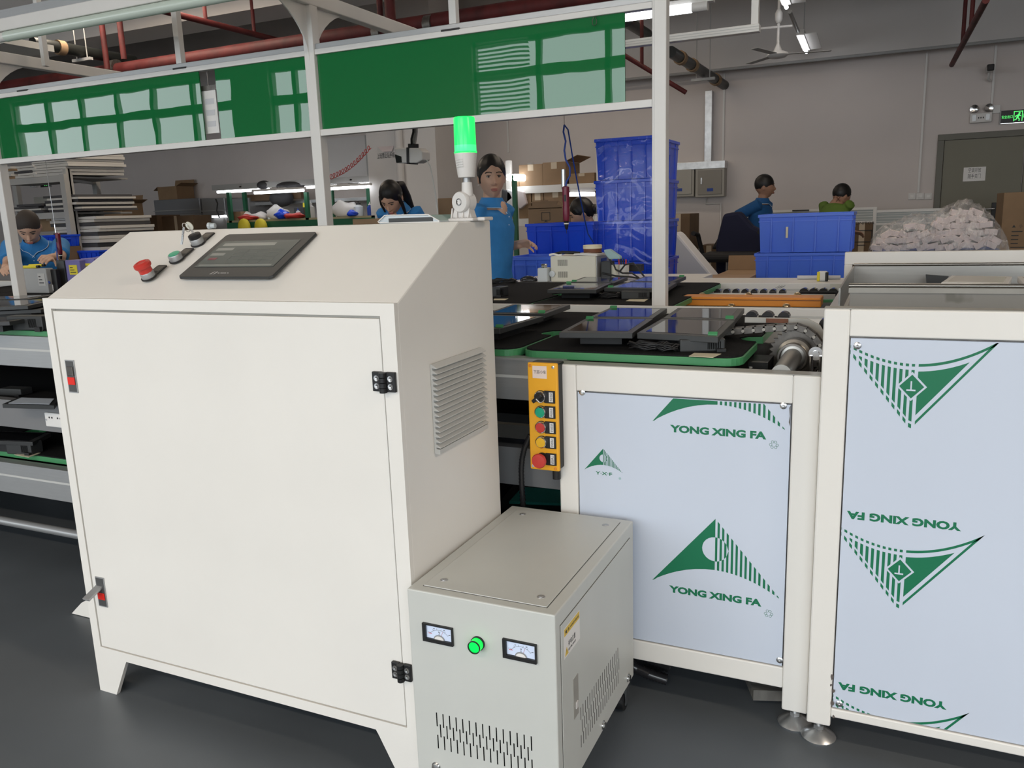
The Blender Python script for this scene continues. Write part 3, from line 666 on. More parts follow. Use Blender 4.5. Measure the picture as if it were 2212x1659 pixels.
# warning label, breaker cover on right side
y0, y1 = at(1216, 1385, X=GX1).y, at(1250, 1345, X=GX1).y; z1_ = at(1217, 1358, X=GX1).z; z0_ = at(1219, 1422, X=GX1).z
X_ = GX1+.0022
B(X_, X_+.0003, y0, y1, z0_, z1_).build('warning_label', 'paper', gr)
wl = gr.children[-1]
h = z1_-z0_
B(X_+.0003, X_+.0005, y0+.002, y1-.002, z1_-h*.27, z1_-.002).build('label_band', 'labelwarn', wl)
MB().prism([(X_+.0003, y0+.004, z0_+.004), (X_+.0003, y0+.024, z0_+.004), (X_+.0003, y0+.014, z0_+.022)], (.0003, 0, 0)).build('warning_triangle', 'labelwarn', wl)
text('警 告 WARNING', (X_+.0005, y0+.008, z1_-h*.21), (0, 1, 0), (0, 0, 1), .007, 'ink', wl, width=y1-y0-.014)
text('有电注意', (X_+.0003, y0+.024, z0_+.018), (0, 1, 0), (0, 0, 1), .013, 'ink', wl, width=.042)
text('ELECTRIC SHOCK', (X_+.0003, y0+.024, z0_+.008), (0, 1, 0), (0, 0, 1), .0045, 'ink', wl, width=.044)
text('!', (X_+.0006, y0+.013, z0_+.007), (0, 1, 0), (0, 0, 1), .010, 'ink', wl)
q0, q1 = at(1238, 1500, X=GX1), at(1247, 1460, X=GX1); zt_, zb_ = at(1243, 1458, X=GX1).z, at(1240, 1550, X=GX1).z
bp_ = B(X_, X_+.0012, q0.y-.004, q0.y+.024, zb_, zt_).build('breaker_plate', 'steel_dull', gr)
B(X_+.0012, X_+.004, q0.y+.004, q0.y+.016, zb_+.02, zb_+.036).build('breaker_toggle', 'pvc', bp_, bevel=.001)
for (x, y) in ((GX0+.05, GY0+.06), (GX1-.03, GY0+.08), (GX0+.05, GY1-.06), (GX1-.02, GY1-.05)):
    t = MB().cyl((x-.012, y, .028), (x+.012, y, .028), .028, n=22).build('caster_wheel', 'black', gr, smooth=40)
    MB().box(x-.02, x+.02, y-.02, y+.02, .058, GZ0+.001).box(x-.018, x-.014, y-.014, y+.014, .02, .06).box(x+.014, x+.018, y-.014, y+.014, .02, .06).build('caster_fork', 'chrome', t)
# hoses leaving under the regulator
for k, (pp, lab) in enumerate((([(1368, 1402), (1400, 1420), (1442, 1440)], 'upper black corrugated hose leaving behind the regulator box'), ([(1368, 1440), (1400, 1455), (1440, 1468)], 'lower black corrugated hose ending on floor behind the regulator'))):
    pts = []
    zs = (.10, .06, .02) if k == 0 else (.055, .03, .016)
    base = [at(*q, Z=z) for q, z in zip(pp, zs)]
    for i in range(2):
        for f in range(12): pts.append(base[i].lerp(base[i+1], f/12))
    pts.append(base[-1]); pts = [Vector((GX1-.05, base[0].y+.02, zs[0]+.02))]+pts
    m_ = MB(); m_.rings([(p, (.016 if i % 2 else .0145)) for i, p in enumerate(pts)], 12); o = m_.build('corrugated_hose', 'blackgloss', smooth=60); tag(o, lab, 'hose')
# grey timber board under the station
o = MB().prism([at(1610, 1472, Z=.02), at(1697, 1478, Z=.02), at(1697, 1515, Z=.02), at(1627, 1513, Z=.02)], (0, 0, .03)).build('timber_offcut', 'wood'); tag(o, 'weathered grey timber offcut on floor under the left panelled frame', 'timber')

# ================================================================== PANELLED END FRAMES
def foot(parent, x, y, ztop):
    t = MB().lathe([(.040, 0), (.042, .004), (.036, .010), (.018, .020), (.010, .024), (.001, .024)], (x, y, 0), (0, 0, 1), 28).build('levelling_foot', 'galv', parent, smooth=40)
    MB().cyl((x, y, .022), (x, y, ztop), .007, n=12).build('threaded_rod', 'galv', t, smooth=40)
    MB().cyl((x, y, .024), (x, y, .034), .013, n=6).build('hex_nut', 'galv', t)
def panelframe(name, lab, x0, x1, yf, zt, zleg, px0, px1, pz0, pz1, zrb, depth, holes, legs=(1, 1)):
    t = thing(name, lab, 'machine frame', (x0, yf, 0)); T = .05
    B(x0, px0, yf, yf+T, zleg, zt).build('post', 'white', t, bevel=.004)
    B(px1, x1, yf, yf+T, zleg, zt).build('post', 'white', t, bevel=.004)
    B(px0, px1, yf, yf+T, pz1, zt).build('top_rail', 'white', t, bevel=.003)
    B(px0, px1, yf, yf+T, zrb, pz0).build('bottom_rail', 'white', t, bevel=.003)
    B(px0, px1, yf+.012, yf+.014, pz0, pz1).build('panel_gap', 'iron', t)
    pn = B(px0+.003, px1-.003, yf+.004, yf+.012, pz0+.003, pz1-.004).build('panel', 'film', t)
    for (x, z) in holes: MB().lathe([(.0085, 0), (.0080, .003), (.005, .0045), (.002, .0045), (.0018, .003), (.0001, .003)], (x, yf+.004, z), (0, -1, 0), 18).build('screw', 'chrome', pn, smooth=40)
    foot(t, (x0+px0)/2 if x0+.1 > px0 else x0+.03, yf+.028, zleg+.01); foot(t, (x1+px1)/2, yf+.028, zleg+.01)
    return t, pn
YL, YR_ = 1.973, 1.939
hl = [(at(x, y, Y=YL).x, at(x, y, Y=YL).z) for x, y in ((1257, 848), (1692, 877), (1684, 1427))]
lf, lpan = panelframe('station_frame', 'white steel frame with logo film panel behind the regulator box', -.784, -.132, YL, .914, .048, -.732, -.193, .164, .846, .108, .95, hl)
hr = [(at(x, y, Y=YR_).x, at(x, y, Y=YR_).z) for x, y in ((1852, 747), (1813, 1521))]
rf, rpan = panelframe('transfer_lift', 'tall white steel frame with upside down logos at right edge', -.130, .90, YR_, 1.074, .050, -.075, .85, .100, 1.014, .077, 2.26, hr)
B(-.784, -.132, YL+.004, YL+.05, .9135, .9155).build('top_strip', 'strip', lf); B(-.130, .90, YR_+.004, YR_+.05, 1.0735, 1.0755).build('top_strip', 'strip', rf)
# printed logos (flat ink on the film)
def poly(mb, pts, y, flip=False): mb.prism([(x, y, z) for x, z in pts], (0, -.0004, 0))
YP = YL+.004
def clipz(pts, zmax):
    out = []; n = len(pts)
    for i in range(n):
        a, b = pts[i], pts[(i+1) % n]; ia, ib = a[1] <= zmax, b[1] <= zmax
        if ia: out.append(a)
        if ia != ib: f = (zmax-a[1])/(b[1]-a[1]); out.append((a[0]+(b[0]-a[0])*f, zmax))
    return out
def logoA(par, cx, zb, s, y, zmax=9, n=15):
    # cx, zb = base centre (arch centre), apex .19 above the tips at scale 1
    W_, Hh, arch = .162*s, .191*s, .053*s
    base = lambda x: zb+arch*(1-(x/W_)**2)
    slope = lambda x: zb+Hh*(1-abs(x)/W_)
    ccx, ccz, cr = cx+.000*s, zb+.109*s, .0325*s
    mb = MB()
    # solid sail left of centre with half-round bite
    L_ = [(cx, slope(0)), (cx, ccz+cr)]+[(ccx-cr*math.sin(R(q)), ccz+cr*math.cos(R(q))) for q in range(15, 180, 15)]+[(cx, ccz-cr), (cx, base(0))]
    L_ += [(cx-W_*f, base(W_*f)-.0) for f in (.15, .3, .45, .6, .72, .83, .92)]+[(cx-W_*.965, zb+.002*s), (cx-W_*1.0, zb)]
    # split in strips to keep faces convex-ish
    poly(mb, clipz(L_, zmax), y)
    mb.build('logo_sail', 'print', par)
    mb = MB(); pitch = .01135*s; wd = .0055*s
    for i in range(n):
        xa = (i+.5)*pitch+.0; xb = xa+wd
        if xb > W_: break
        tz = lambda x: slope(x); bz = lambda x: base(x)
        inside = xb < cr and True
        if xa < cr*.95:
            h0 = math.sqrt(max(0, cr*cr-xa*xa)); h1 = math.sqrt(max(0, cr*cr-min(xb, cr)**2))
            for pts in ([(cx+xa, tz(xa)), (cx+xb, tz(xb)), (cx+xb, ccz+h1), (cx+xa, ccz+h0)], [(cx+xa, ccz-h0), (cx+xb, ccz-h1), (cx+xb, bz(xb)), (cx+xa, bz(xa))]):
                c = clipz(pts, zmax)
                if len(c) > 2: poly(mb, c, y)
            xc, xd = xa-wd, xa  # inverted stripes inside the circle
            if xc >= -1e-6:
                g0 = math.sqrt(max(0, cr*cr-xc*xc)); g1 = math.sqrt(max(0, cr*cr-xd*xd)); c = clipz([(cx+xc, ccz+g0), (cx+xd, ccz+g1), (cx+xd, ccz-g1), (cx+xc, ccz-g0)], zmax)
                if len(c) > 2: poly(mb, c, y)
        else:
            if tz(xb) < bz(xb): 
                pts = [(cx+xa, tz(xa)), (cx+xb, tz(xb)), (cx+xa, tz(xb))]
            else: pts = [(cx+xa, tz(xa)), (cx+xb, tz(xb)), (cx+xb, bz(xb)), (cx+xa, bz(xa))]
            c = clipz(pts, zmax)
            if len(c) > 2: poly(mb, c, y)
    mb.build('logo_stripes', 'print', par)
def recyc(par, x, z, s, y):
    mb = MB()
    for k in range(3):
        for dq in (-26, 26):
            q = R(90+120*k+dq); c = Vector((x+s*.75*math.cos(q), y, z+s*.75*math.sin(q)))
            pts = [c+Vector((math.cos(R(60*i)), 0, math.sin(R(60*i))))*s*.33 for i in range(7)]; mb.tube(pts, s*.045, 4)
    mb.build('recycle_mark', 'print', par)
cxl = -.367
logoA(lpan, cxl, .346, 1, YP); logoA(lpan, cxl, .346+.4325, 1, YP, zmax=.8405)
tw_ = .234
for dz in (0, .4345):
    text('YONG XING FA', (-.484, YP, .3185+dz), (1, 0, 0), (0, 0, 1), .0195, 'print', lpan, width=tw_, bold=.05)
    recyc(lpan, -.232, .303+dz*1.01, .010, YP)
logoA(lpan, -.661, .632, .325, YP, n=15)
text('Y·X·F', (-.683, YP, .6215), (1, 0, 0), (0, 0, 1), .0085, 'print', lpan, width=.046, bold=.02)
MB().lathe([(.0035, 0), (.0035, .0004)], (-.616, YP, .6165), (0, -1, 0), 10).build('dot_mark', 'tealcloth', lpan)
# torn film corner and scratches
MB().prism([(-.200, YL+.0036, .835), (-.1965, YL+.0036, .842), (-.1965, YL+.0036, .79), (-.200, YL+.0036, .80), (-.198, YL+.0036, .815)], (0, -.0004, 0)).build('torn_edge', 'iron', lpan)
YQ = YR_+.004
def logoB(par, cx, zt, y, zmin=-9, zmax=9, xmin=-9):
    # apex down; zt = height of the side tips
    W_, Hh, arch = .160, .203, .057
    top = lambda x: zt-arch*(1-(x/W_)**2); low = lambda x: zt-Hh*(1-abs(x)/W_)
    mb = MB()
    def P(pts):
        pts = clipz(pts, zmax); pts = [(a, -b) for a, b in clipz([(a, -b) for a, b in pts], -zmin)] if zmin > -5 else pts
        pts = [(-b, a) for a, b in clipz([(b, -a) for a, b in pts], -xmin)] if xmin > -5 else pts
        if len(pts) > 2: poly(mb, pts, y)
    nS = 14; xs_ = [.009+(W_-.009)*i/nS for i in range(nS+1)]
    for i in range(nS):    # right half outlines
        a, b = xs_[i], xs_[i+1]
        P([(cx+a, top(a)), (cx+b, top(b)), (cx+b, max(top(b)-.006, low(b))), (cx+a, max(top(a)-.006, low(a)))])
        th = .0078
        P([(cx+a, low(a)), (cx+b, low(b)), (cx+b, min(low(b)+th, top(b))), (cx+a, min(low(a)+th, top(a)))])
    mb.build('logo_outline', 'print', par); mb = MB()
    m1 = .0165; m2 = .021
    for i in range(nS):
        a, b = xs_[i], xs_[i+1]; u0, u1 = top(a)-m1, top(b)-m1; l0, l1 = low(a)+m2, low(b)+m2
        if u0 <= l0: break
        if u1 < l1: f = (u0-l0)/((u0-l0)-(u1-l1)); b = a+(b-a)*f; u1 = l1 = top(b)-m1
        P([(cx+a, u0), (cx+b, u1), (cx+b, l1), (cx+a, l0)])
    if len(mb.f): mb.build('logo_sail', 'print', par)
    mb = MB()
    for i in range(13):
        xb = -i*.0118+.002; xa = xb-.0062; A_, B_ = abs(xa), abs(xb)
        P([(cx+xa, top(A_)), (cx+xb, top(B_)), (cx+xb, top(B_)-.006), (cx+xa, top(A_)-.006)])
        P([(cx+xa, low(A_)+.009), (cx+xb, low(B_)+.009), (cx+xb, low(B_)), (cx+xa, low(A_))])
        if top(A_)-m1+.004 > low(A_)+m2-.004: P([(cx+xa, top(A_)-m1+.003), (cx+xb, top(B_)-m1+.003), (cx+xb, low(B_)+m2-.006), (cx+xa, low(A_)+m2-.006)])
    if len(mb.f): mb.build('logo_dashes', 'print', par)
    zc_ = zt-.107
    if zc_ > zmin+.03:
        for r_, m_, yy in ((.030, 'film', .0004), (.0245, 'print', .0008)):
            MB().prism([(cx+r_-.002, y-yy, zc_), (cx-.002, y-yy, zc_+r_*1.08), (cx-r_-.002, y-yy, zc_), (cx-.002, y-yy, zc_-r_*1.08)], (0, -.0004, 0)).build('logo_diamond', m_, par)
        MB().box(cx-.012, cx+.006, y-.0016, y-.0012, zc_-.010, zc_-.0065).box(cx-.0045, cx-.0015, y-.0016, y-.0012, zc_-.0065, zc_+.012).build('logo_letter', 'film', par)
for dz, kw in ((0, dict(zmax=1.0085)), (.428, {}), (.8575, dict(zmin=.1035))):
    logoB(rpan, .057, 1.0145-dz, YQ, **kw, xmin=-.0715)
for dz in (0, .436):
    text('YONG XING FA', (.171, YQ, .6085-dz+.0), (-1, 0, 0), (0, 0, -1), .0195, 'print', rpan, width=.233, bold=.05)
# paint chips on the right post
for px, py, a in ((1797, 1462, .007), (1800, 1492, .005), (1798, 1518, .006), (1800, 1548, .004), (1795, 1480, .003)):
    q = at(px, py, Y=YR_); pts = [(q.x+a*random.uniform(.4, 1)*math.cos(R(k*45)), YR_, q.z+a*random.uniform(.7, 1.5)*math.sin(R(k*45))) for k in range(8)]
    MB().prism(pts, (0, -.0005, 0)).build('paint_chip', 'chip', rf)
for i in range(14):
    q = at(1480+i*9+random.uniform(-3, 3)+100*(i > 9), 1398+i*2.1+random.uniform(-1, 2)+30*(i > 9), Y=YL)
    pass

# ================================================================== BUTTON STATION
def bx_(px, py): return at(px, py, Y=1.930)
a, b = bx_(1139, 783), bx_(1207, 1020); x0, x1, z0, z1 = -.852, -.768, b.z, a.z
YB = 1.932
bs = thing('push_button_station', 'yellow five button pendant station fixed beside the left panelled frame', 'control box', (x0, YB, z0))
B(x0, x1, YB, YB+.012, z0, z1).build('front_cover', 'yellow', bs, bevel=.004)
B(x0+.002, x1-.002, YB+.012, YB+.058, z0+.002, z1-.002).build('rear_box', 'black', bs, bevel=.004)
a, b = at(1149, 785, Y=YB), at(1182, 812, Y=YB)
B(x0+.015, x0+.055, YB-.0006, YB, z1-.041, z1-.008).build('name_label', 'pinkpaper', bs)
text('下层小车', (x0+.018, YB-.0006, z1-.029), (1, 0, 0), (0, 0, 1), .0098, 'ink', bs, width=.035)
for (x, z, m_) in ((x0+.008, z1-.008, 'orange'), (x1-.011, z1-.010, 'chrome'), (x0+.009, z0+.010, 'chrome'), (x1-.011, z0+.008, 'orange')):
    MB().lathe([(.0045, 0), (.0042, .0015), (.002, .0018), (.0015, .0008), (.0001, .0008)], (x, YB, z), (0, -1, 0), 14).build('cover_screw', m_, bs, smooth=40)
for k, (py, kd, txt) in enumerate(((856, 's', '手动/自动'), (889, 'btngreen', '手动前进'), (922, 'red', '手动后退'), (954, 'btnyellow', '手动停止'), (990, 'e', '紧急停止'))):
    c = at(1166 if kd != 'e' else 1163, py, Y=YB-.012)
    c = Vector((x0+.037, YB, c.z-.003))
    t = MB().lathe([(.0165, 0), (.0165, .003)], c, (0, -1, 0), 24).build('switch_unit', 'black', bs, smooth=40)
    B(c.x+.010, c.x+.040, YB-.004, YB, c.z-.0165, c.z+.0165).build('legend_holder', 'black', t, bevel=.001)
    B(c.x+.024, c.x+.035, YB-.0046, YB-.004, c.z-.013, c.z+.013).build('legend_label', 'paper', t)
    text(txt, (c.x+.0335, YB-.0046, c.z-.011), (0, 0, 1), (-1, 0, 0), .007, 'ink', t, width=.022)
    if kd != 'e': MB().lathe([(.0155, .003), (.0155, .010), (.0135, .012), (.0128, .011)], c, (0, -1, 0), 28).build('bezel', 'chrome', t, smooth=40)
    if kd == 's':
        MB().lathe([(.0130, .003), (.0130, .014), (.001, .014)], c, (0, -1, 0), 24).build('selector_base', 'black', t, smooth=40)
        MB().obox(c+Vector((-.002, -.020, -.001)), (.013, 0, .010), (-.003, 0, .004), (0, .006, 0)).build('selector_knob', 'black', t, bevel=.002)
        MB().obox(c+Vector((.002, -.0265, -.006)), (.005, 0, -.0045), (.0008, 0, .0009), (0, .0005, 0)).build('pointer_line', 'paper', t)
    elif kd == 'e':
        MB().lathe([(.010, .003), (.010, .016), (.014, .020), (.0195, .022), (.020, .027), (.018, .031), (.001, .033)], c+Vector((0, 0, 0)), (0, -1, 0), 30).build('mushroom_head', 'red', t, smooth=35)
    else: MB().lathe([(.0128, .003), (.0128, .0115), (.001, .0125)], c, (0, -1, 0), 28).build('button_cap', kd, t, smooth=30)
MB().cyl((x1-.02, YB+.03, z0-.03), (x1-.02, YB+.03, z0+.005), .011, n=14).build('cable_gland', 'black', bs, smooth=40)
# corrugated conduit dropping from behind
pts = [at(x, y, Y=2.0) for x, y in ((1146, 940), (1140, 952), (1133, 968), (1128, 990), (1126, 1015), (1127, 1045), (1129, 1075), (1130, 1110), (1131, 1150))]
pp = []
for i in range(len(pts)-1):
    for f in range(8): pp.append(pts[i].lerp(pts[i+1], f/8))
o = MB().rings([(p, .0085 if i % 2 else .0072) for i, p in enumerate(pp)], 12).build('corrugated_conduit', 'blackgloss', smooth=70); tag(o, 'black corrugated conduit hanging below the yellow button station', 'conduit')
# ================================================================== CONVEYOR LINE
LX0 = -9.0
def rail(name, lab, x0, x1, y0, y1, z0, z1, m='alu', grooves=(), cat='conveyor rail', lip=True):
    t = thing(name, lab, cat, (x0, y0, z0))
    B(x0, x1, y0, y1, z0, z1).build('profile', m, t, bevel=.002)
    for gz in grooves: B(x0, x1, y0-.0008, y0+.002, gz-.004, gz+.004).build('groove', 'vent_grey', t)
    if lip: B(x0, x1, y0-.006, y0, z1-.006, z1).build('top_lip', m, t)
    return t
rail('near_rail', 'aluminium outer rail of the near upper lane', LX0, -.786, 2.035, 2.075, .795, .915, 'alu', (.862,))
nf = rail('inner_rail', 'pale aluminium inner rail along the far side of near lane', LX0, -.14, 2.965, 2.99, .80, .955, 'alu_white', (.925,), lip=False)
B(-2.0, -.14, 2.945, 2.965, .80, .905).build('wear_strip', 'alu_white', nf, bevel=.001)
rail('back_lane_near_rail', 'aluminium near rail of the back lane', LX0, -.14, 3.07, 3.10, .80, .915, 'alu_white', (.88,), lip=False)
fr_ = rail('back_lane_far_rail', 'pale far rail of the back lane with pencil marks', LX0, -.20, 4.22, 4.26, .80, .932, 'alu_white', (.90,), lip=False)
B(-.26, -.20, 4.214, 4.22, .895, .930).build('masking_label', 'cream', fr_)
for i in range(5): 
    a = at(1675+i*3, 622+i % 2, Y=4.219); MB().tube([a, a+Vector((.02, 0, .012))], .0012, 4).build('pencil_mark', 'rack', fr_)
rail('lower_near_rail', 'grey outer rail of the lower return lane', LX0, -.786, 2.04, 2.08, .26, .392, 'alu', (.335,))
rail('socket_trunking', 'grey middle trunking carrying the white socket and passing behind the conduit', LX0, -.786, 2.06, 2.10, .535, .648, 'trunk', (), lip=False)
rail('middle_rail', 'brownish middle rail seen below the near lane by yellow button station', -2.0, -.14, 2.94, 2.97, at(1085, 945, Y=2.94).z, at(1085, 915, Y=2.94).z, 'steel_dull', ())
rail('middle_deck', 'black deck behind the middle trunking', LX0, -2.1, 2.11, 2.85, .62, .63, 'mat', (), lip=False)
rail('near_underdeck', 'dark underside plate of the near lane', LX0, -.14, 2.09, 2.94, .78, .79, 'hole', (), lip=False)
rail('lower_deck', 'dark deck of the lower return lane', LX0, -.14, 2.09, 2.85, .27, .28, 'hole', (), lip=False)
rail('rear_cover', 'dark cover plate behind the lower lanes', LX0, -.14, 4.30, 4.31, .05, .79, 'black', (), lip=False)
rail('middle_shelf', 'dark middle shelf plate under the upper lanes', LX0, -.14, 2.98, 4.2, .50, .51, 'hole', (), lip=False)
a = at(0, 1125, Y=2.06); b = at(163, 1152, Y=2.06)
t = thing('air_pipe', 'round grey pipe running low under the lanes at left', 'pipe', tuple(a))
MB().tube([(LX0, 2.06, (a.z+b.z)/2), (-2.02, 2.06, (a.z+b.z)/2)], .018, 14).build('pipe_run', 'alu', t, smooth=50)
for x in (-8.5, -6.5, -4.6, -1.2):
    o = B(x-.03, x+.03, 2.05, 2.11, 0, .80).build('support_leg', 'alu'); tag(o, 'aluminium leg under the line %s' % {-8.5: 'at far left end', -6.5: 'second from the far left end', -4.6: 'third from the far left end', -1.2: 'hidden behind the control cabinet'}[x], 'support leg')
# socket
p = at(101, 905, Y=2.055)
t = thing('wall_socket', 'white double socket on dark trunking by left cabinet edge', 'socket', (p.x, 2.055, p.z))
B(p.x, p.x+.12, 2.047, 2.06, p.z-.028, p.z+.028).build('socket_plate', 'paper', t, bevel=.004)
for dx in (.028, .043, .075, .09): MB().cyl((p.x+dx, 2.048, p.z+.010), (p.x+dx, 2.046, p.z+.010), .0038, n=10).build('socket_hole', 'ink', t)
MB().cyl((p.x+.010, 2.048, p.z), (p.x+.010, 2.045, p.z), .004, n=10).build('screw', 'chrome', t)

def traypts(x0, x1, y0, y1, r=.05, notch=True):
    pts = []
    def arc(cx, cy, a0, a1, rr=r, n=6):
        for i in range(n+1):
            a = R(a0+(a1-a0)*i/n); pts.append((cx+rr*math.cos(a), cy+rr*math.sin(a)))
    ym = (y0+y1)/2-.10; d, hw = .055, .055
    arc(x0+r, y0+r, 180, 270); arc(x1-r, y0+r, 270, 360)
    if notch: pts.extend([(x1, ym-hw), (x1-d+.02, ym-hw+.01), (x1-d, ym), (x1-d+.02, ym+hw-.01), (x1, ym+hw)])
    arc(x1-r, y1-r, 0, 90); arc(x0+r, y1-r, 90, 180)
    if notch: pts.extend([(x0, ym+hw), (x0+d-.02, ym+hw-.01), (x0+d, ym), (x0+d-.02, ym-hw+.01), (x0, ym-hw)])
    return pts
def tray(x0, x1, y0, y1, zt, lab, grp):
    t = thing('pallet_tray', lab, 'tray', (x0, y0, zt-.03), grp)
    MB().prism([(x, y, zt-.024) for x, y in traypts(x0, x1, y0, y1)], (0, 0, .021)).build('tray_base', 'green', t, bevel=.002)
    MB().prism([(x, y, zt-.003) for x, y in traypts(x0+.004, x1-.004, y0+.004, y1-.004)], (0, 0, .004)).build('rubber_mat', 'mat', t)
    if lab.startswith('first') and y0 < 2.05: MB().lathe([(.022, -.010), (.022, .010)], (x1-.030, (y0+y1)/2-.10, zt-.006), (1, .2, .7), 16).build('stop_roller', 'pvc', t, smooth=50)
    return t
TZ = .936
G1 = 'green trays on the near upper lane'; G2 = 'green trays on the back lane'; G3 = 'green trays on the lower lane'
ords = ['first', 'second', 'third', 'fourth', 'fifth', 'sixth', 'seventh', 'eighth', 'ninth']
for k in range(7):
    x1 = -.325-k*.612; tray(x1-.602, x1, 2.052, 2.905, TZ, '%s tray from right end of the near upper lane, green rim and black mat' % ords[k], G1)
for k in range(8):
    x1 = -.765-k*.612; tray(x1-.602, x1, 3.13, 4.20, TZ, '%s tray from right end of the back lane, green rim and black mat' % ords[k], G2)
for k in range(4):
    x1 = -2.28-k*.612 if k < 4 else 0; tray(x1-.602, x1, 2.10, 2.84, .413, '%s tray from right on the lower lane at left of cabinet' % ords[k], G3)
tray(-1.30, -.80, 2.20, 2.84, .30, 'lower tray behind the yellow button station', G3)
# monitors --------------------------------------------------------------
def monitor(q, z, lab, grp='flat black monitors on the trays', scr='screen', th=.016, base=True, tab=0):
    P = [at(x, y, Z=z) for x, y in q]      # front-left, front-right, back-right, back-left
    c = sum(P, Vector())/4
    t = thing('flat_monitor', lab, 'monitor', (c.x, c.y, z-th), grp)
    MB().hexa([p-Vector((0, 0, th)) for p in P]+P).build('bezel', 'rubber', t, bevel=.0015)
    ins = [p.lerp(c, .17) for p in P]
    MB().hexa([p+Vector((0, 0, .0002)) for p in ins]+[p+Vector((0, 0, .001)) for p in ins]).build('screen', scr, t)
    if base:
        low = [p.lerp(c, .42)-Vector((0, 0, th)) for p in P]; zb = z-th-TZ-.002
        MB().hexa([p-Vector((0, 0, zb)) for p in low]+low).build('stand', 'black', t)
    k = P[tab].lerp(c, .16)
    MB().obox(k+Vector((0, 0, .004)), (.012, 0, 0), (0, .003, .003), (0, 0, .002)).build('peel_tab', 'green', t)
    return t
ZM = .980
monitor([(1207, 718), (1366, 719), (1411, 688), (1267, 687)], ZM, 'black monitor lying at front left of the right near tray', tab=3)
monitor([(1376, 719), (1551, 728), (1588, 692), (1430, 688)], ZM, 'black monitor lying at front right of the right near tray above adapter', tab=1)
monitor([(1270, 686), (1410, 687), (1441, 666), (1319, 664)], ZM, 'black monitor lying at rear left of the right near tray', tab=3)
monitor([(1432, 687), (1587, 691), (1608, 666), (1464, 665)], ZM, 'black monitor lying at rear right of the right near tray', tab=1)
monitor([(965, 708), (1080, 710), (1174, 683), (1066, 680)], ZM, 'black monitor emerging from behind the cabinet on second near tray, front one', tab=1)
monitor([(1050, 677), (1176, 678), (1232, 658), (1107, 657)], ZM, 'black monitor behind the front one on second near tray', tab=1)
monitor([(1182, 626), (1288, 626), (1320, 611.5), (1224, 611)], ZM, 'black monitor at front left of the right back tray with bright reflection', tab=3)
monitor([(1230, 609.5), (1327, 610.5), (1356, 599), (1262, 598)], ZM, 'black monitor at rear left of the right back tray')
monitor([(1305, 622), (1440, 624), (1462, 610), (1358, 609)], ZM, 'black monitor with violet reflection left of the right post')
monitor([(1360, 608), (1452, 610), (1482, 597), (1392, 597)], ZM, 'black monitor behind the right post on back lane', tab=2)
monitor([(-90, 676), (88, 668), (150, 655), (-10, 660)], ZM, 'black monitor at left edge behind others on near lane')
monitor([(-160, 652), (60, 646), (120, 636), (-60, 642)], ZM, 'rearmost black monitor at left edge of near lane')
monitor([(-120, 668), (60, 660), (140, 644), (0, 650)], ZM+.02, 'middle black monitor stacked at left edge of near lane', base=False)
monitor([(-130, 700), (20, 694), (92, 683), (-60, 686)], ZM, 'front black monitor at left edge of near lane')
def z413(q, lab): 
    global TZ
    s = TZ; TZ = .413; monitor(q, .47, lab, 'dark monitors on the lower lanes'); TZ = s
z413([(-60, 950), (70, 955), (110, 935), (-20, 930)], 'dark monitor on the lower lane at left edge')
P = [at(x, y, Z=.66) for x, y in ((5, 873), (116, 876), (128, 861), (40, 858))]
t = thing('flat_monitor', 'monitor with pale blue reflection painted on screen above the dark trunking at left', 'monitor', tuple(P[0]), 'dark monitors on the lower lanes')
zz = P[0].z
MB().hexa([p-Vector((0, 0, .015)) for p in P]+P).build('bezel', 'rubber', t); c = sum(P, Vector())/4; ins = [p.lerp(c, .2)+Vector((0, 0, .001)) for p in P]
MB().hexa(ins+[p+Vector((0, 0, .001)) for p in ins]).build('screen', 'screenblue' if 0 else 'pale_lit', t)  # pale blue reflection is put into the screen colour
a, b = at(1110, 1085, Z=.34), at(1215, 1085, Z=.34)
P = [at(x, y, Z=.34) for x, y in ((1100, 1083), (1216, 1087), (1216, 1056), (1128, 1052))]
t = thing('turquoise_screen', 'turquoise flat panel in black frame low behind the conduit', 'panel', tuple(P[0]))
MB().hexa([p-Vector((0, 0, .012)) for p in P]+P).build('panel_face', 'cyan', t)
Q = [at(x, y, Z=.335) for x, y in ((1068, 1096), (1230, 1100), (1230, 1046), (1110, 1044))]
MB().hexa([p-Vector((0, 0, .02)) for p in Q]+[p-Vector((0, 0, .004)) for p in Q]).build('frame', 'black', t)
# adapters, cable coils, cards
def adapter(c, dx, dy, dz, rz, lab, slots=True):
    t = thing('power_adapter', lab, 'adapter', tuple(c), 'black power adapters on trays')
    a = Vector((math.cos(R(rz)), math.sin(R(rz)), 0)); b = Vector((-a.y, a.x, 0)); c = Vector(c)+Vector((0, 0, dz/2))
    MB().obox(c, a*dx/2, b*dy/2, (0, 0, dz/2)).build('case', 'rubber', t, bevel=.004)
    if slots:
        for i in range(8): MB().obox(c+a*(dx*.12+i*.0045)-b*(dy/2+.0003), a*.0011, b*.0004, (0, 0, dz*.3)).build('vent_slot', 'hole', t)
    MB().obox(c+a*(dx*.40)-b*(dy/2+.005)-Vector((0, 0, dz*.4)), a*.012, b*.008, (0, 0, dz*.16)).build('plug', 'black', t, bevel=.001)
    return t
def coil(c, rx, ry, lab, n=5):
    pts = []
    for i in range(n*14+1):
        a = 2*math.pi*i/14; k = 1+.13*math.sin(i*1.7)
        pts.append(Vector(c)+Vector((rx*k*math.cos(a), ry*k*math.sin(a), .006+.0035*(i/14)+.004*math.sin(i*2.3))))
    o = MB().tube(pts, .0028, 6).build('coiled_cable', 'black', smooth=80); tag(o, lab, 'cable', 'coiled cables on the trays')
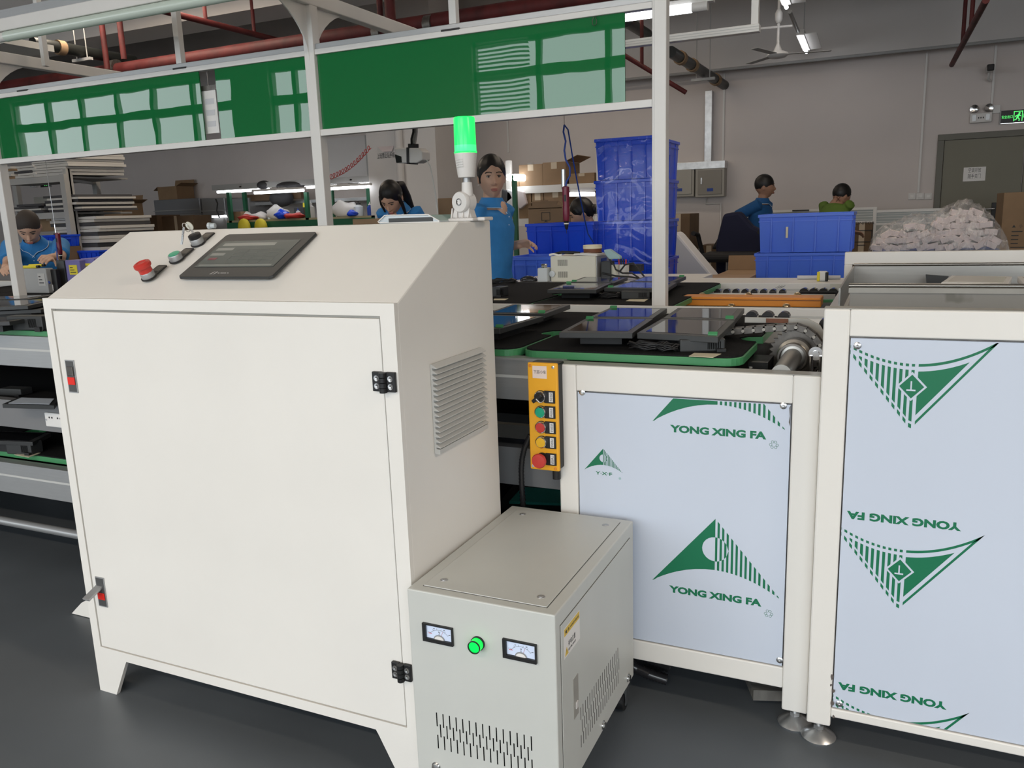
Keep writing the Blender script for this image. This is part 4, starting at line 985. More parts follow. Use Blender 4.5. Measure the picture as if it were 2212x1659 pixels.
def card(q, z, lab):
    P = [at(x, y, Z=z) for x, y in q]; o = MB().hexa([p-Vector((0, 0, .001)) for p in P]+P).build('label_card', 'creamtop'); tag(o, lab, 'card', 'cream cards on trays')
a, b = at(1465, 762, Z=TZ), at(1553, 760, Z=TZ)
adapter((a+b)/2+Vector((0, .03, 0)), (b-a).length+.012, .05, .034, math.degrees(math.atan2((b-a).y, (b-a).x)), 'upright black adapter with ribbed end on the right near tray')
coil(at(1405, 758, Z=TZ), .055, .02, 'black coiled cable beside the ribbed adapter'); coil(at(1440, 760, Z=TZ), .03, .022, 'second loop of black cable touching the ribbed adapter', 4)
card([(1488, 769), (1540, 772), (1558, 764), (1500, 762)], TZ+.002, 'cream card under the ribbed adapter corner')
a, b = at(1340, 648, Z=TZ), at(1400, 645, Z=TZ)
adapter((a+b)/2+Vector((0, .02, 0)), .12, .045, .035, 15, 'tilted black adapter on the back tray left of the right post')
coil(at(1318, 645, Z=TZ), .05, .03, 'thin black cable bundle beside the back tray adapter')
card([(1352, 650), (1392, 651), (1400, 646), (1360, 646)], TZ+.002, 'cream card beside the back tray adapter')
adapter(at(1080, 640, Z=TZ), .05, .09, .045, 0, 'black adapter on the second back tray beside the cabinet')
card([(1066, 648), (1090, 648), (1098, 645), (1068, 645)], TZ+.002, 'cream card at cabinet edge on second back tray')
coil(at(1085, 612, Z=TZ), .08, .05, 'black cable coil at the rear of second back tray')
adapter(at(1072, 725, Z=TZ), .06, .06, .04, 0, 'dark adapter just right of the cabinet on second near tray')
adapter(at(66, 712, Z=TZ), .16, .05, .055, 12, 'black adapter at left edge on the near lane'); coil(at(25, 706, Z=TZ), .07, .03, 'black cable coil at left edge on near lane')
card([(55, 711), (92, 713), (100, 708), (60, 706)], TZ+.002, 'cream card under the left edge adapter')
adapter(at(55, 978, Z=.413), .13, .06, .05, 8, 'black adapter on the lower lane at left edge'); card([(30, 982), (62, 988), (88, 978), (50, 978)], .416, 'cream card on the lower lane')
adapter(at(35, 852, Z=.63), .12, .06, .03, 8, 'small dark adapter above the trunking at left', False)
adapter(at(80, 632, Z=TZ), .14, .05, .05, 5, 'dark adapter behind first post foot at left', False)
# ---------------------------------------------------------------- chain drive at right end of near lane
cx_, cz_, cy_ = -.226, .905, 2.35
dr_ = thing('chain_drive', 'greasy sprocket and roller chain at the right end of near lane', 'chain drive', (cx_, cy_, cz_))
MB().cyl((cx_+.0, 2.024, cz_), (cx_, 2.40, cz_), .024, n=24).build('drive_shaft', 'steel', dr_, smooth=40)
MB().lathe([(.044, 0), (.044, .03), (.036, .034), (.036, .06), (.027, .062)], (cx_, 2.33, cz_), (0, -1, 0), 32).build('hub', 'steel', dr_, smooth=40)
MB().lathe([(.038, 0), (.038, .012), (.033, .013), (.032, 0)], (cx_, 2.27, cz_), (0, -1, 0), 32).build('hub_ring', 'iron', dr_, smooth=40)
sp = []
for i in range(56):
    rr_ = .070 if i % 2 else .060; sp.append((cx_+rr_*math.cos(2*math.pi*i/56), 2.345, cz_+rr_*math.sin(2*math.pi*i/56)))
MB().prism(sp, (0, .016, 0)).build('sprocket', 'iron', dr_)
def chain_path(r):
    pts = []
    for i in range(9): pts.append((cx_+r*math.cos(R(-70+i*20)), cz_+r*math.sin(R(-80+i*20))))
    for i in range(1, 9): pts.append((cx_-i*.028, cz_+r-.003*i))
    return pts
cp = chain_path(.073)
for i in range(len(cp)-1):
    a, b = Vector((cp[i][0], 0, cp[i][1])), Vector((cp[i+1][0], 0, cp[i+1][1])); d_ = (b-a)/2; nn = Vector((-d_.z, 0, d_.x)).normalized()
    m_ = MB()
    for yy in (2.335, 2.368): m_.obox((a+b)/2+Vector((0, yy, 0)), d_*1.25, nn*.009, (0, .0018, 0))
    m_.cyl((a+b)/2+Vector((0, 2.335, 0)), (a+b)/2+Vector((0, 2.368, 0)), .005, n=8)
    lk = m_.build('chain_link', 'iron', dr_, bevel=.001)
    MB().cyl(a+Vector((0, 2.328, 0)), a+Vector((0, 2.375, 0)), .0045, n=10).build('chain_pin', 'steel_dull', lk)
for i in range(9):
    a = R(-60+i*21) if i < 6 else 0
    if i < 6: c = (cx_+.095*math.cos(a), cz_+.005+.088*math.sin(a))
    else: c = (cx_-.0-.045*(i-5), cz_+.084)
    MB().cyl((c[0], 2.44, c[1]), (c[0], 2.475, c[1]), .0165, n=22).build('guide_roller', 'blackgloss', dr_, smooth=40)
gp = [(cx_-.15, cz_+.086), (cx_+.02, cz_+.086), (cx_+.055, cz_+.068), (cx_+.078, cz_+.03), (cx_+.086, cz_-.06), (cx_+.072, cz_-.06), (cx_+.062, cz_+.01), (cx_+.042, cz_+.05), (cx_+.0, cz_+.070), (cx_-.15, cz_+.070)]
MB().prism([(x, 2.42, z) for x, z in gp], (0, .006, 0)).build('chain_guide', 'steel_dull', dr_, bevel=.001)
MB().box(cx_-.09, cx_-.03, 2.415, 2.42, cz_+.072, cz_+.084).build('rust_plate', 'rust', dr_) if 'rust' in M else None
tm = MB().tube([(cx_+.058, 2.13, cz_+.03), (cx_+.058, 2.13, cz_-.08)], .004, 8).tube([(cx_+.080, 2.13, cz_+.03), (cx_+.080, 2.13, cz_-.08)], .004, 8)
tm.lathe([(.017, 0), (.017, .006), (.008, .006), (.008, .012), (.001, .012)], (cx_+.068, 2.14, cz_+.035), (0, -1, 0), 20).build('tension_bracket', 'chrome', dr_, smooth=40)
MB().cyl((cx_-.075, 2.05, .83), (cx_-.075, 2.05, .915), .005, n=10).build('standing_bolt', 'chrome', dr_); MB().cyl((cx_-.045, 2.05, .83), (cx_-.045, 2.05, .91), .006, n=10).build('standing_bolt', 'chrome', dr_)
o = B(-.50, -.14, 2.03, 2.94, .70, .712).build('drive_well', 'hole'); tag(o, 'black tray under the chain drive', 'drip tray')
o = B(-.36, -.145, 2.50, 2.51, .72, .905).build('dark_backing', 'iron'); tag(o, 'dark panel added behind the sprocket', 'guard')  # plain panel added to darken the space behind the sprocket
o = B(-.33, -.28, 2.2, 2.32, .80, .90).build('sensor_block', 'black'); tag(o, 'small black block left of the sprocket under tray corner', 'sensor block')
# ---------------------------------------------------------------- orange guarded transfer on back lane
og = thing('transfer_guard', 'long orange guard bar across the open back lane with bearing studs', 'guard bar', (-.808, 3.50, .90))
B(-.812, -.247, 3.50, 3.62, .898, .936).build('orange_bar', 'orange', og, bevel=.004)
B(-.812, -.247, 3.497, 3.50, .924, .9265).build('bar_groove', 'rust' if 'rust' in M else 'orange', og)
for px, yy in ((1512, 3.66), (1612, 3.66), (1717, 3.66), (1458, 3.44), (1575, 3.44), (1693, 3.44)):
    q = at(px, 637 if yy > 3.5 else 661, Y=yy)
    MB().lathe([(.0, 0), (.010, 0), (.013, .006), (.013, .018), (.010, .024), (.0, .024)], (q.x-.0, q.y, q.z-.002), (.9, -.4, 0), 16).build('bearing_stud', 'brass', og, smooth=40)
    MB().cyl((q.x+.01, q.y, q.z-.004), (q.x+.045, q.y+.01, q.z-.016), .006, n=10).build('stud_bolt', 'steel', og, smooth=40)
o = B(-.80, -.16, 3.12, 3.49, .83, .84).build('lane_floor', 'rack'); tag(o, 'grey floor plate in front of the orange guard bar', 'plate')
o = B(-.80, -.38, 3.95, 3.99, .86, .905).build('roller_rail', 'alu_white'); tag(o, 'white roller rail behind the orange guard bar', 'rail')
o = B(-.38, -.22, 3.94, 3.97, .87, .905).build('link_plate', 'steel_dull'); tag(o, 'worn steel link plate behind the right half of orange bar', 'plate')
o = B(-.80, -.16, 3.93, 4.08, .80, .886).build('roller_channel', 'trunk'); tag(o, 'grey channel carrying the rollers behind the orange bar', 'channel')
for i in range(14):
    x = -.80+i*.043
    big = i > 8
    o = MB().cyl((x if not big else -.36+(i-9)*.042, 4.02, .905-.004*(i > 12)), (x if not big else -.36+(i-9)*.042, 4.06, .905-.004*(i > 12)), .016 if not big else .022, n=18).build('conveyor_roller', 'blackgloss', smooth=40)
    tag(o, '%s dark roller from left in the row behind the orange guard bar' % (ords[i] if i < 9 else ['tenth', 'eleventh', 'twelfth', 'thirteenth', 'fourteenth'][i-9]), 'roller', 'rollers behind the orange bar')
gb = [at(x, y, Y=3.75) for x, y in ((1775, 648), (1808, 647), (1811, 660), (1803, 660), (1800, 653), (1775, 654))]
o = MB().prism(gb, (0, .03, 0)).build('green_bracket', 'green'); tag(o, 'green bracket at right end of the orange guard bar', 'bracket')
o = B(-.20, -.14, 3.1, 4.2, .80, .93).build('end_plate', 'alu_white'); tag(o, 'white end plate closing the back lane at right', 'plate')
o = B(-.27, -.205, 4.27, 4.50, .80, .93).build('rolled_film', 'cloth') if 0 else None

# ================================================================== LIFT TROUGH behind the right frame
lt = rf
B(-.20, .90, 4.20, 4.25, 1.022, 1.079).build('top_rail', 'white', lt, bevel=.003)
B(-.20, -.165, 4.20, 4.25, .3, 1.022).build('rear_post', 'white', lt, bevel=.003)
B(-.155, .9, 4.12, 4.14, .60, 1.026).build('back_sheet', 'steel', lt)
MB().tube([(-.155, 4.12, 1.026), (.9, 4.12, 1.026)], .007, 8).build('back_lip', 'steel', lt, smooth=60)
B(-.158, -.152, 3.02, 4.13, .60, 1.02).build('side_sheet', 'steel', lt)
B(-.155, .9, 3.0, 4.12, .80, .81).build('trough_floor', 'steel', lt)
st = B(-.12, .9, 2.99, 3.0, .80, 1.028).build('front_sheet', 'stained_steel', lt) if 'stained_steel' in M else B(-.12, .9, 2.99, 3.0, .80, 1.028).build('front_sheet', 'steel_dull', lt)
MB().tube([(-.125, 2.995, 1.031), (.9, 2.995, 1.031)], .008, 8).build('front_lip', 'steel', lt, smooth=60)
B(-.125, .9, 2.985, 2.99, 1.008, 1.024).build('lip_return', 'steel_dull', lt)
for q, lab in (([(2033, 610), (2178, 613), (2186, 597), (2056, 595)], 'white bezelled monitor lying face up inside the stainless trough'), ([(2212, 613), (2330, 614), (2330, 597), (2198, 597)], 'second white bezelled monitor cut by the right edge in trough')):
    P = [at(x, y, Z=1.035) for x, y in q]; P = [Vector((p.x, min(p.y, 4.1), p.z)) for p in P]; c = sum(P, Vector())/4
    t = thing('tablet_monitor', lab, 'monitor', tuple(c), 'white monitors in the trough')
    MB().hexa([p-Vector((0, 0, .02)) for p in P]+P).build('bezel', 'alu_white', t, bevel=.002)
    ins = [p.lerp(c, .16) for p in P]; MB().hexa([p+Vector((0, 0, .0003)) for p in ins]+[p+Vector((0, 0, .001)) for p in ins]).build('screen', 'screen_glare', t)
    low = [p.lerp(c, .3) for p in P]; MB().hexa([Vector((p.x, p.y, .81)) for p in low]+[p-Vector((0, 0, .02)) for p in low]).build('stand', 'black', t)
P = [at(x, y, Y=4.0) for x, y in ((2001, 611), (2038, 611), (2050, 597), (2000, 593))]
o = MB().prism(P, (0, .02, 0)).build('black_case', 'rubber'); tag(o, 'black case leaning behind the white monitor in the trough', 'case')
# tape measure and roll on the far side
a = at(1777, 605, Y=4.36)
t = thing('tape_measure', 'yellow and black tape measure standing near the white lift frame', 'tape measure', (a.x, 4.36, .93))
B(a.x-.022, a.x+.022, 4.34, 4.38, .932, .980).build('case', 'paper', t, bevel=.008); B(a.x-.026, a.x-.012, 4.337, 4.36, .932, .978).build('yellow_trim', 'labelyellow', t, bevel=.003)
B(a.x+.012, a.x+.026, 4.337, 4.37, .932, .976).build('black_grip', 'black', t, bevel=.004)
q = B(-.95, -.16, 4.27, 4.55, .90, .931).build('side_table', 'white2'); tag(q, 'white ledge behind the far rail of the back lane', 'ledge')
a = at(1700, 615, Y=4.42); o = MB().tube([(at(1722, 610, Y=4.45).x, 4.45, .942), (at(1815, 610, Y=4.45).x, 4.45, .942)], .010, 16).build('film_roll', 'cloth', smooth=60); tag(o, 'white film roll lying behind the far rail near the tape measure', 'roll')

# ================================================================== OVERHEAD FRAME
YP_ = 3.02; PT = 2.20
def post(x0, z1, lab, grooved=False):
    t = thing('frame_post', lab, 'post', (x0, YP_, 0))
    B(x0, x0+.052, YP_, YP_+.05, 0, z1).build('upright', 'alu_white', t, bevel=.004)
    if grooved: B(x0+.008, x0+.0095, YP_-.0006, YP_+.001, .1, z1).build('groove', 'vent_grey', t)
    return t
p1 = post(-4.468, PT, 'white overhead frame post at left edge'); p2 = post(-2.33, PT, 'white overhead frame post between the two green boards'); p3 = post(-.812, PT+.4, 'white overhead frame post at right of the green boards', True)
def arm(x0, t, y0, y1, gus=True):
    B(x0, x0+.05, y0, y1, PT, PT+.06).build('cross_arm', 'alu_white', t, bevel=.004)
    for s in (-1, 1):
        yb = YP_ if s < 0 else YP_+.05
        pts = [(x0+.022, yb, PT), (x0+.022, yb+s*.20, PT)]
        for i in range(1, 8):
            f = i/8; pts.append((x0+.022, yb+s*(.20*(1-f)**2+.0), PT-.22*f**1.2*1.0))
        pts.append((x0+.022, yb, PT-.23))
        MB().prism(pts, (.006, 0, 0)).build('gusset', 'alu_white', t)
arm(-4.468, p1, 2.55, 4.3); arm(-2.33, p2, 2.55, 4.3)
def hrail(x0, x1, lab):
    t = thing('panel_rail', lab, 'rail', (x0, YP_, 1.66))
    B(x0, x1, YP_+.006, YP_+.040, 2.0, 2.022).build('upper_channel_low', 'alu_white', t, bevel=.002)
    B(x0, x1, YP_+.012, YP_+.040, 2.022, 2.045).build('upper_channel_top', 'alu', t, bevel=.002)
    B(x0, x1, YP_+.004, YP_+.040, 1.667, 1.694).build('lower_channel', 'alu_white', t, bevel=.002)
    return t
for (a, b, lab) in ((-9, -4.468, 'board rails left of the leftmost post'), (-4.416, -2.33, 'board rails between the left and middle posts'), (-2.278, -.812, 'board rails between the middle and right posts')):
    t = hrail(a, b, lab)
    for xx in ((-4.19, ), (-3.0, -3.9) if 0 else (-3.05, -4.15), (-1.62,))[0 if a == -9 else 1 if a > -5 and b < -1 else 2]:
        if a < xx < b: B(xx-.04, xx+.04, YP_+.003, YP_+.012, 2.019, 2.026).build('dark_slot', 'ink', t)
def board(x0, x1, lab):
    t = thing('green_board', lab, 'board', (x0, YP_+.02, 1.69))
    B(x0, x1, YP_+.018, YP_+.024, 1.69, 2.004).build('acrylic_sheet', 'boardgreen', t)
    return t
board(-9, -4.48, 'glossy green board left of the leftmost post'); board(-4.41, at(430, 230, Y=YP_).x, 'glossy green board left of the narrow gap')
board(at(465, 230, Y=YP_).x, -2.335, 'narrower glossy green board between gap and middle post'); bd = board(-2.275, -.916, 'long glossy green board right of the middle post')
# hooks and paper in gap
a = at(445, 230, Y=3.06)
t = thing('hanging_form', 'white paper form hanging in the gap between green boards', 'paper', (a.x, 3.06, a.z))
q0, q1, z0, z1 = rect(441, 194, 470, 298, 3.06); B(q0, q1, 3.06, 3.063, z0+.02, z1).build('sheet', 'paper', t)
for i in range(3): B(q0+.015, q1-.015, 3.0592, 3.06, z0+.05+i*.05, z0+.075+i*.05).build('printed_table', 'cloth', t)
B(q0-.01, q1+.01, 3.057, 3.067, z1-.002, z1+.02).build('clip', 'iron', t); MB().tube([((q0+q1)/2, 3.062, z1+.02), ((q0+q1)/2, 3.062, 2.03)], .002, 6).build('hook_wire', 'iron', t)
o = MB().tube([(-1.03, YP_+.01, 1.999), (-1.034, YP_+.006, 1.985), (-1.034, YP_+.006, 1.972), (-1.026, YP_+.006, 1.966), (-1.018, YP_+.006, 1.972), (-1.018, YP_+.006, 1.985), (-1.026, YP_+.01, 1.999)], .0014, 6).build('wire_hook', 'iron', smooth=60); tag(o, 'small wire hook hanging at top right of the long green board', 'hook')
# hangers to the ceiling
for px, py, lab in ((384, 70, 'thin white hanger rising above left green board'), (980, 20, 'thin white hanger rising above the long green board')):
    a = at(px, py, Y=YP_+.03); o = B(a.x-.016, a.x+.016, YP_+.015, YP_+.045, 2.045, CZ).build('rail_hanger', 'alu_white', bevel=.002); tag(o, lab, 'hanger')
a = at(75, 5, Y=3.3); o = B(a.x-.014, a.x+.014, 3.3, 3.33, 2.2, CZ).build('rail_hanger', 'alu_white'); tag(o, 'thin white hanger above the big beam at upper left corner', 'hanger')
# rear light rail with hanger, right
t = thing('light_rail', 'white ribbed rail extending right of the post with vertical hanger', 'rail', (-2, 3.65, 2.0))
xe = at(1640, 60, Y=3.65).x
B(-2.3, xe, 3.65, 3.69, 2.0, 2.030).build('rail_profile', 'alu_white', t, bevel=.002)
for z in (2.010, 2.020): B(-2.3, xe, 3.649, 3.651, z-.0012, z+.0012).build('rail_groove', 'vent_grey', t)
xh = at(1630, 30, Y=3.65).x; B(xh-.014, xh+.014, 3.655, 3.685, 2.03, CZ).build('hanger', 'alu_white', t)
a, b = at(1346, 38, Y=4.2), at(1495, 16, Y=4.2)
t = thing('lit_tube_lamp', 'lit tube lamp crossing behind the top of the right post', 'lamp', tuple(a))
MB().cyl((a.x, 4.2, (a.z+b.z)/2), (b.x, 4.2, (a.z+b.z)/2), .022, n=18).build('tube', 'tube', t, smooth=50)
zc2 = (a.z+b.z)/2; MB().cyl((b.x, 4.2, zc2), (b.x+.075, 4.2, zc2), .0215, n=18).build('end_cap', 'pvc', t, smooth=50)
B(a.x-.6, b.x+.10, 4.19, 4.24, zc2+.018, zc2+.04).build('lamp_channel', 'pvc', t)
# big front beam and unlit tube lamp top left
t = thing('lamp_beam', 'big white beam with unlit frosted tube lamp at upper left', 'lamp beam', (-6, 2.6, 2.14))
B(-9, -1.6, 2.60, 2.66, 2.180, 2.232).build('beam', 'alu_white', t, bevel=.004)
B(-9, -1.6, 2.615, 2.66, 2.232, 2.27).build('beam_top', 'alu', t)
x0 = at(8, 82, Y=2.6).x
MB().tube([(x0, 2.615, 2.158), (-1.9, 2.615, 2.158)], .022, 18).build('frosted_tube', 'tube_off', t, smooth=50)
MB().cyl((x0-.06, 2.615, 2.158), (x0, 2.615, 2.158), .020, n=18).build('tube_cap', 'alu_white', t, smooth=50)
# camera hanging under the right board
a = at(893, 336, Y=3.9)
t = thing('inspection_camera', 'white housed camera hanging under the long green board', 'camera', tuple(a))
c = at(890, 337, Y=3.9); L_ = at(860, 335, Y=3.9); Rr_ = at(928, 337, Y=3.9); hl_ = (Rr_.x-L_.x)/2; 
ax = Vector((1, -.15, -.05)).normalized(); up = Vector((.05, 0, 1)).normalized(); sd = ax.cross(up)
zt2, zb2 = at(890, 320, Y=3.9).z, at(890, 352, Y=3.9).z; hh = (zt2-zb2)/2
MB().prism([c-ax*hl_+up*hh*1.1-sd*.035, c+ax*hl_*.75+up*hh*1.0-sd*.035, c+ax*hl_+up*hh*.5-sd*.035, c+ax*hl_-up*hh*.6-sd*.035, c+ax*hl_*.6-up*hh-sd*.035, c-ax*hl_*.72-up*hh-sd*.035, c-ax*hl_*.84+up*hh*.25-sd*.035], sd*.07).build('housing', 'pvc', t, bevel=.006)
MB().prism([c-ax*hl_*.86+up*hh*.2-sd*.028, c-ax*hl_*.45-up*hh*.1-sd*.0355, c-ax*hl_*.42-up*hh*.9-sd*.0355, c-ax*hl_*.76-up*hh*.95-sd*.028], sd*.071).build('lens_window', 'blackgloss', t)
MB().obox(c+ax*hl_*.02-up*0, ax*.008, sd*.040, up*(hh*1.12)).build('strap', 'black', t, bevel=.002)
MB().tube([c+up*hh+ax*.01, at(898, 285, Y=3.88)+Vector((0, 0, .0)), at(897, 240, Y=3.8)], .012, 8).build('mount_stem', 'alu', t)
MB().tube([c+up*hh+ax*.0, at(889, 300, Y=3.86), at(893, 285, Y=3.85), at(893, 240, Y=3.8)], .006, 8).build('stem_cable', 'black', t)
MB().obox(c+up*(hh+.012)+ax*.01, ax*.02, sd*.02, up*.012).build('mount_block', 'black', t)
MB().tube([c+ax*hl_*.85-up*.0, at(930, 360, Y=3.9), at(941, 420, Y=3.9), at(946, 462, Y=3.9)], .0035, 6).build('camera_cable', 'vent_grey', t, smooth=60)
text('HIKVISION', c-ax*(-.02)+up*.006-sd*.0355 if 0 else c+ax*.02+up*.008-sd*.036, ax, up, .006, 'rack', t, width=.045)
# electric screwdrivers
def driver(px, y0, y1, Y, lab, cable):
    a = at(px, y0, Y=Y); b = at(px+2, y1, Y=Y); L = a.z-b.z
    t = thing('electric_screwdriver', lab, 'screwdriver', tuple(a), 'maroon electric screwdrivers')
    MB().lathe([(.010, 0), (.0165, -.004), (.0165, -L*.30), (.015, -L*.40), (.016, -L*.55), (.0155, -L*.72), (.013, -L*.80)], a, (0, 0, 1), 20).build('grip', 'maroon', t, smooth=45)
    MB().lathe([(.013, -L*.80), (.010, -L*.845)], a, (0, 0, 1), 16).build('nose_ring', 'black', t, smooth=45)
    MB().lathe([(.0125, -L*.845), (.0125, -L*.87), (.010, -L*.88)], a, (0, 0, 1), 16).build('white_ring', 'paper', t, smooth=45)
    MB().lathe([(.010, -L*.88), (.007, -L*.97), (.004, -L*1.0), (.0015, -L*1.0), (.0012, -L*1.09)], a, (0, 0, 1), 14).build('chuck', 'black', t, smooth=45)
    B(a.x-.004, a.x+.006, a.y-.0175, a.y-.015, a.z-L*.35, a.z-L*.2).build('switch_rib', 'black', t)
    for pts, r, m_, nm in cable: MB().tube([at(x, y, Y=Y+dy) for x, y, dy in pts], r, 8).build(nm, m_, t, smooth=60)
    return t
driver(1222, 402, 496, 3.7, 'maroon electric screwdriver hanging left of the blue crate stack', [
    ([(1222, 402, 0), (1224, 392, 0), (1231, 380, 0), (1231, 362, 0), (1222, 345, 0), (1219, 325, 0), (1222, 305, 0), (1217, 285, 0), (1219, 270, 0)], .0045, 'bluecable', 'coil_cable'),
    ([(1219, 270, 0), (1227, 280, .05), (1237, 340, .1), (1252, 420, .2), (1262, 470, .3), (1270, 505, .4), (1282, 524, .45)], .0035, 'bluecable', 'long_cable'), ([(1219, 270, 0), (1218, 200, 0), (1217, 120, 0)], .0012, 'iron', 'suspension_wire')])
a = at(1217, 365, Y=3.7); o = MB().lathe([(.011, -.09), (.011, .0)], at(1217, 366, Y=3.72), (0, 0, 1), 12).build('spring_balancer', 'galv', smooth=40); tag(o, 'silver paper wrapped balancer beside the hanging cable', 'balancer')
driver(124, 503, 560, 3.9, 'maroon electric screwdriver hanging beside the bending man', [([(122, 503, 0), (122, 530, .0), (124, 560, -.1), (135, 580, -.2), (146, 600, -.3)], .0045, 'bluecable', 'coil_cable'), ([(118, 485, 0), (110, 430, 0), (104, 390, 0), (98, 345, 0), (96, 300, 0)], .0018, 'galv', 'suspension_wire'), ([(118, 485, 0), (119, 492, 0), (121, 503, 0)], .004, 'chrome', 'hook')])
# little cable nub under left rail
# ================================================================== BLUE CRATES
def crate_proto(w, d, h, m, name='plastic_crate'):
    r = bpy.data.objects.new(name, None); COL.objects.link(r)
    T, tp = .006, .012      # wall, taper
    def ring(z, ins): return [(ins, ins, z), (w-ins, ins, z), (w-ins, d-ins, z), (ins, d-ins, z)]
    o0, o1 = ring(0, tp), ring(h, 0); i0, i1 = ring(.006, tp+T), ring(h, T)
    mb = MB(); mb.add(o0+o1+i0+i1, [(0, 1, 5, 4), (1, 2, 6, 5), (2, 3, 7, 6), (3, 0, 4, 7), (8, 12, 13, 9), (9, 13, 14, 10), (10, 14, 15, 11), (11, 15, 12, 8), (4, 5, 13, 12), (5, 6, 14, 13), (6, 7, 15, 14), (7, 4, 12, 15), (3, 2, 1, 0), (8, 9, 10, 11)])
    mb.build('shell', m, r)
    rm = MB().box(-.008, w+.008, -.008, 0, h-.022, h).box(-.008, w+.008, d, d+.008, h-.022, h).box(-.008, 0, 0, d, h-.022, h).box(w, w+.008, 0, d, h-.022, h)
    rm.build('rim', m, r, bevel=.003)
    bd = MB().box(-.002, w+.002, -.004, .004, h*.80, h*.825).box(w-.004, w+.004, -.002, d, h*.80, h*.825).box(-.002, w+.002, d-.004, d+.004, h*.80, h*.825).box(-.004, .004, 0, d, h*.80, h*.825)
    bd.build('band', m, r)
    for f in (.14, .38, .62, .86):
        MB().box(w*f-.004, w*f+.004, -.006, .012, .005, h-.02).build('rib', m, r)
        MB().box(w-.012, w+.003, d*f-.004, d*f+.004, .005, h-.02).build('rib', m, r)
    for a, b in ((.0, .14), (.86, 1.0)):
        for q in (.86, .90): MB().box(max(w*a, 0)+.004, w*b-.004, -.003, .006, h*q, h*q+.003).build('ridge', m, r)
    MB().box(w, w+.010, d*.38, d*.62, h*.60, h*.74).build('side_grip', m, r, bevel=.003)
    return r
def place(o, loc, rz, lab, grp, cat='crate'):
    o.location = loc; o.rotation_euler = (0, 0, R(rz)); tag(o, lab, cat, grp); return o
pal_ = []
def pallet(x0, x1, y0, y1, lab):
    t = thing('shipping_pallet', lab, 'pallet', (x0, y0, 0), 'pallets under crates')
    for i in range(5):
        a = x0+(x1-x0-.09)*i/4; B(a, a+.09, y0, y1, .124, .144).build('deck_board', 'card', t)
    for y in (y0, (y0+y1)/2-.04, y1-.08): B(x0, x1, y, y+.08, 0, .124).build('runner', 'card_dark', t)
xa, xb = at(1285, 300, Y=5.5).x, at(1411, 300, Y=5.5).x; WA = xb-xa
base = crate_proto(WA, .70, .271, 'crate')
place(base, (xa, 5.5, .146), 0, 'lowest crate of the tall blue stack, hidden behind the bench', 'deep blue crates in tall stack')
for k, nm in enumerate(('second from bottom', 'third from bottom', 'third from top', 'second from top', 'topmost')):
    c = copy_tree(base); place(c, (xa+random.uniform(-.003, .003), 5.5+random.uniform(-.01, .01), .146+.2745*(k+1)), 0, 'deep blue crate, %s in the tall film wrapped stack' % nm, 'deep blue crates in tall stack')
pallet(xa-.05, xb+.05, 5.45, 6.25, 'pallet under the tall blue crate stack')
# stretch film around the tall stack
f_ = MB(); 
for (x0, x1, y0, y1) in ((xa-.012, xb+.012, 5.486, 5.486), (xb+.013, xb+.013, 5.486, 6.21)):
    n1, n2 = 14, 24; vs = []
    for i in range(n1+1):
        for j in range(n2+1):
            x = x0+(x1-x0)*i/n1; y = y0+(y1-y0)*i/n1; z = .9+.885*j/n2; k = random.uniform(0, .006)
            vs.append((x+(k if x0 == x1 else 0), y-(k if y0 == y1 else 0), z))
    f_.add(vs, [(i*(n2+1)+j, (i+1)*(n2+1)+j, (i+1)*(n2+1)+j+1, i*(n2+1)+j+1) for i in range(n1) for j in range(n2)])
o = f_.build('stretch_film', 'wrap', smooth=80); tag(o, 'clear stretch film wrapped around the tall blue crate stack', 'film')
xa2, xb2 = at(1137, 490, Y=5.4).x, at(1284, 490, Y=5.4).x
b2 = crate_proto(xb2-xa2-.01, .55, .271, 'crate')
place(b2, (xa2, 5.4, .146), 0, 'lowest blue crate of the shorter stack left of the tall one', 'blue crates in shorter stack')
for k, nm in enumerate(('second', 'third', 'topmost')):
    c = copy_tree(b2); place(c, (xa2, 5.4, .146+.2745*(k+1)), 0, '%s blue crate of the shorter stack left of the tall one' % nm, 'blue crates in shorter stack')
pallet(xa2-.05, xb2, 5.35, 6.0, 'pallet under the shorter blue crate stack')
xa3, xb3 = at(1095, 570, Y=5.0).x, at(1200, 570, Y=5.0).x; zt3 = at(1140, 555, Y=5.0).z
b3 = crate_proto(xb3-xa3, .36, .29, 'crate_pale'); place(b3, (xa3, 5.0, zt3-.29), 0, 'paler blue crate in front of shorter stack beside woman, topmost', 'paler blue crates beside woman')
for k in (1, 2): c = copy_tree(b3); place(c, (xa3, 5.0, zt3-.29-.2925*k), 0, 'paler blue crate under topmost one beside the woman, number %s down' % ('one' if k == 1 else 'two'), 'paler blue crates beside woman')
B(xa3, xb3, 5.0, 5.36, 0, zt3-.29-.585-.002).build('crate_dolly', 'card_dark'); tag(COL.objects['crate_dolly'], 'brown dolly under paler blue crates', 'dolly')
xa4, xb4 = at(1640, 470, Y=6.0).x, at(1842, 470, Y=6.0).x; zt4 = at(1740, 460, Y=6.0).z
zt4b = at(1740, 545, Y=6.0).z; h4 = zt4-zt4b
b4 = crate_proto(xb4-xa4, .45, h4-.003, 'crate_pale'); place(b4, (xa4, 6.0, zt4-h4), 0, 'upper big blue crate before the man with sticker on front', 'big blue crates at right')
MB().box((xb4-xa4)*.30, (xb4-xa4)*.325, -.010, -.003, h4*.42, h4*.68).build('sticker', 'creamtop', b4) if 0 else None
s_ = MB().box(xa4+(xb4-xa4)*.30, xa4+(xb4-xa4)*.325, 5.99, 5.997, zt4-h4*.62, zt4-h4*.34).build('sticker', 'creamtop', b4)
n4 = int((zt4-h4)/h4)
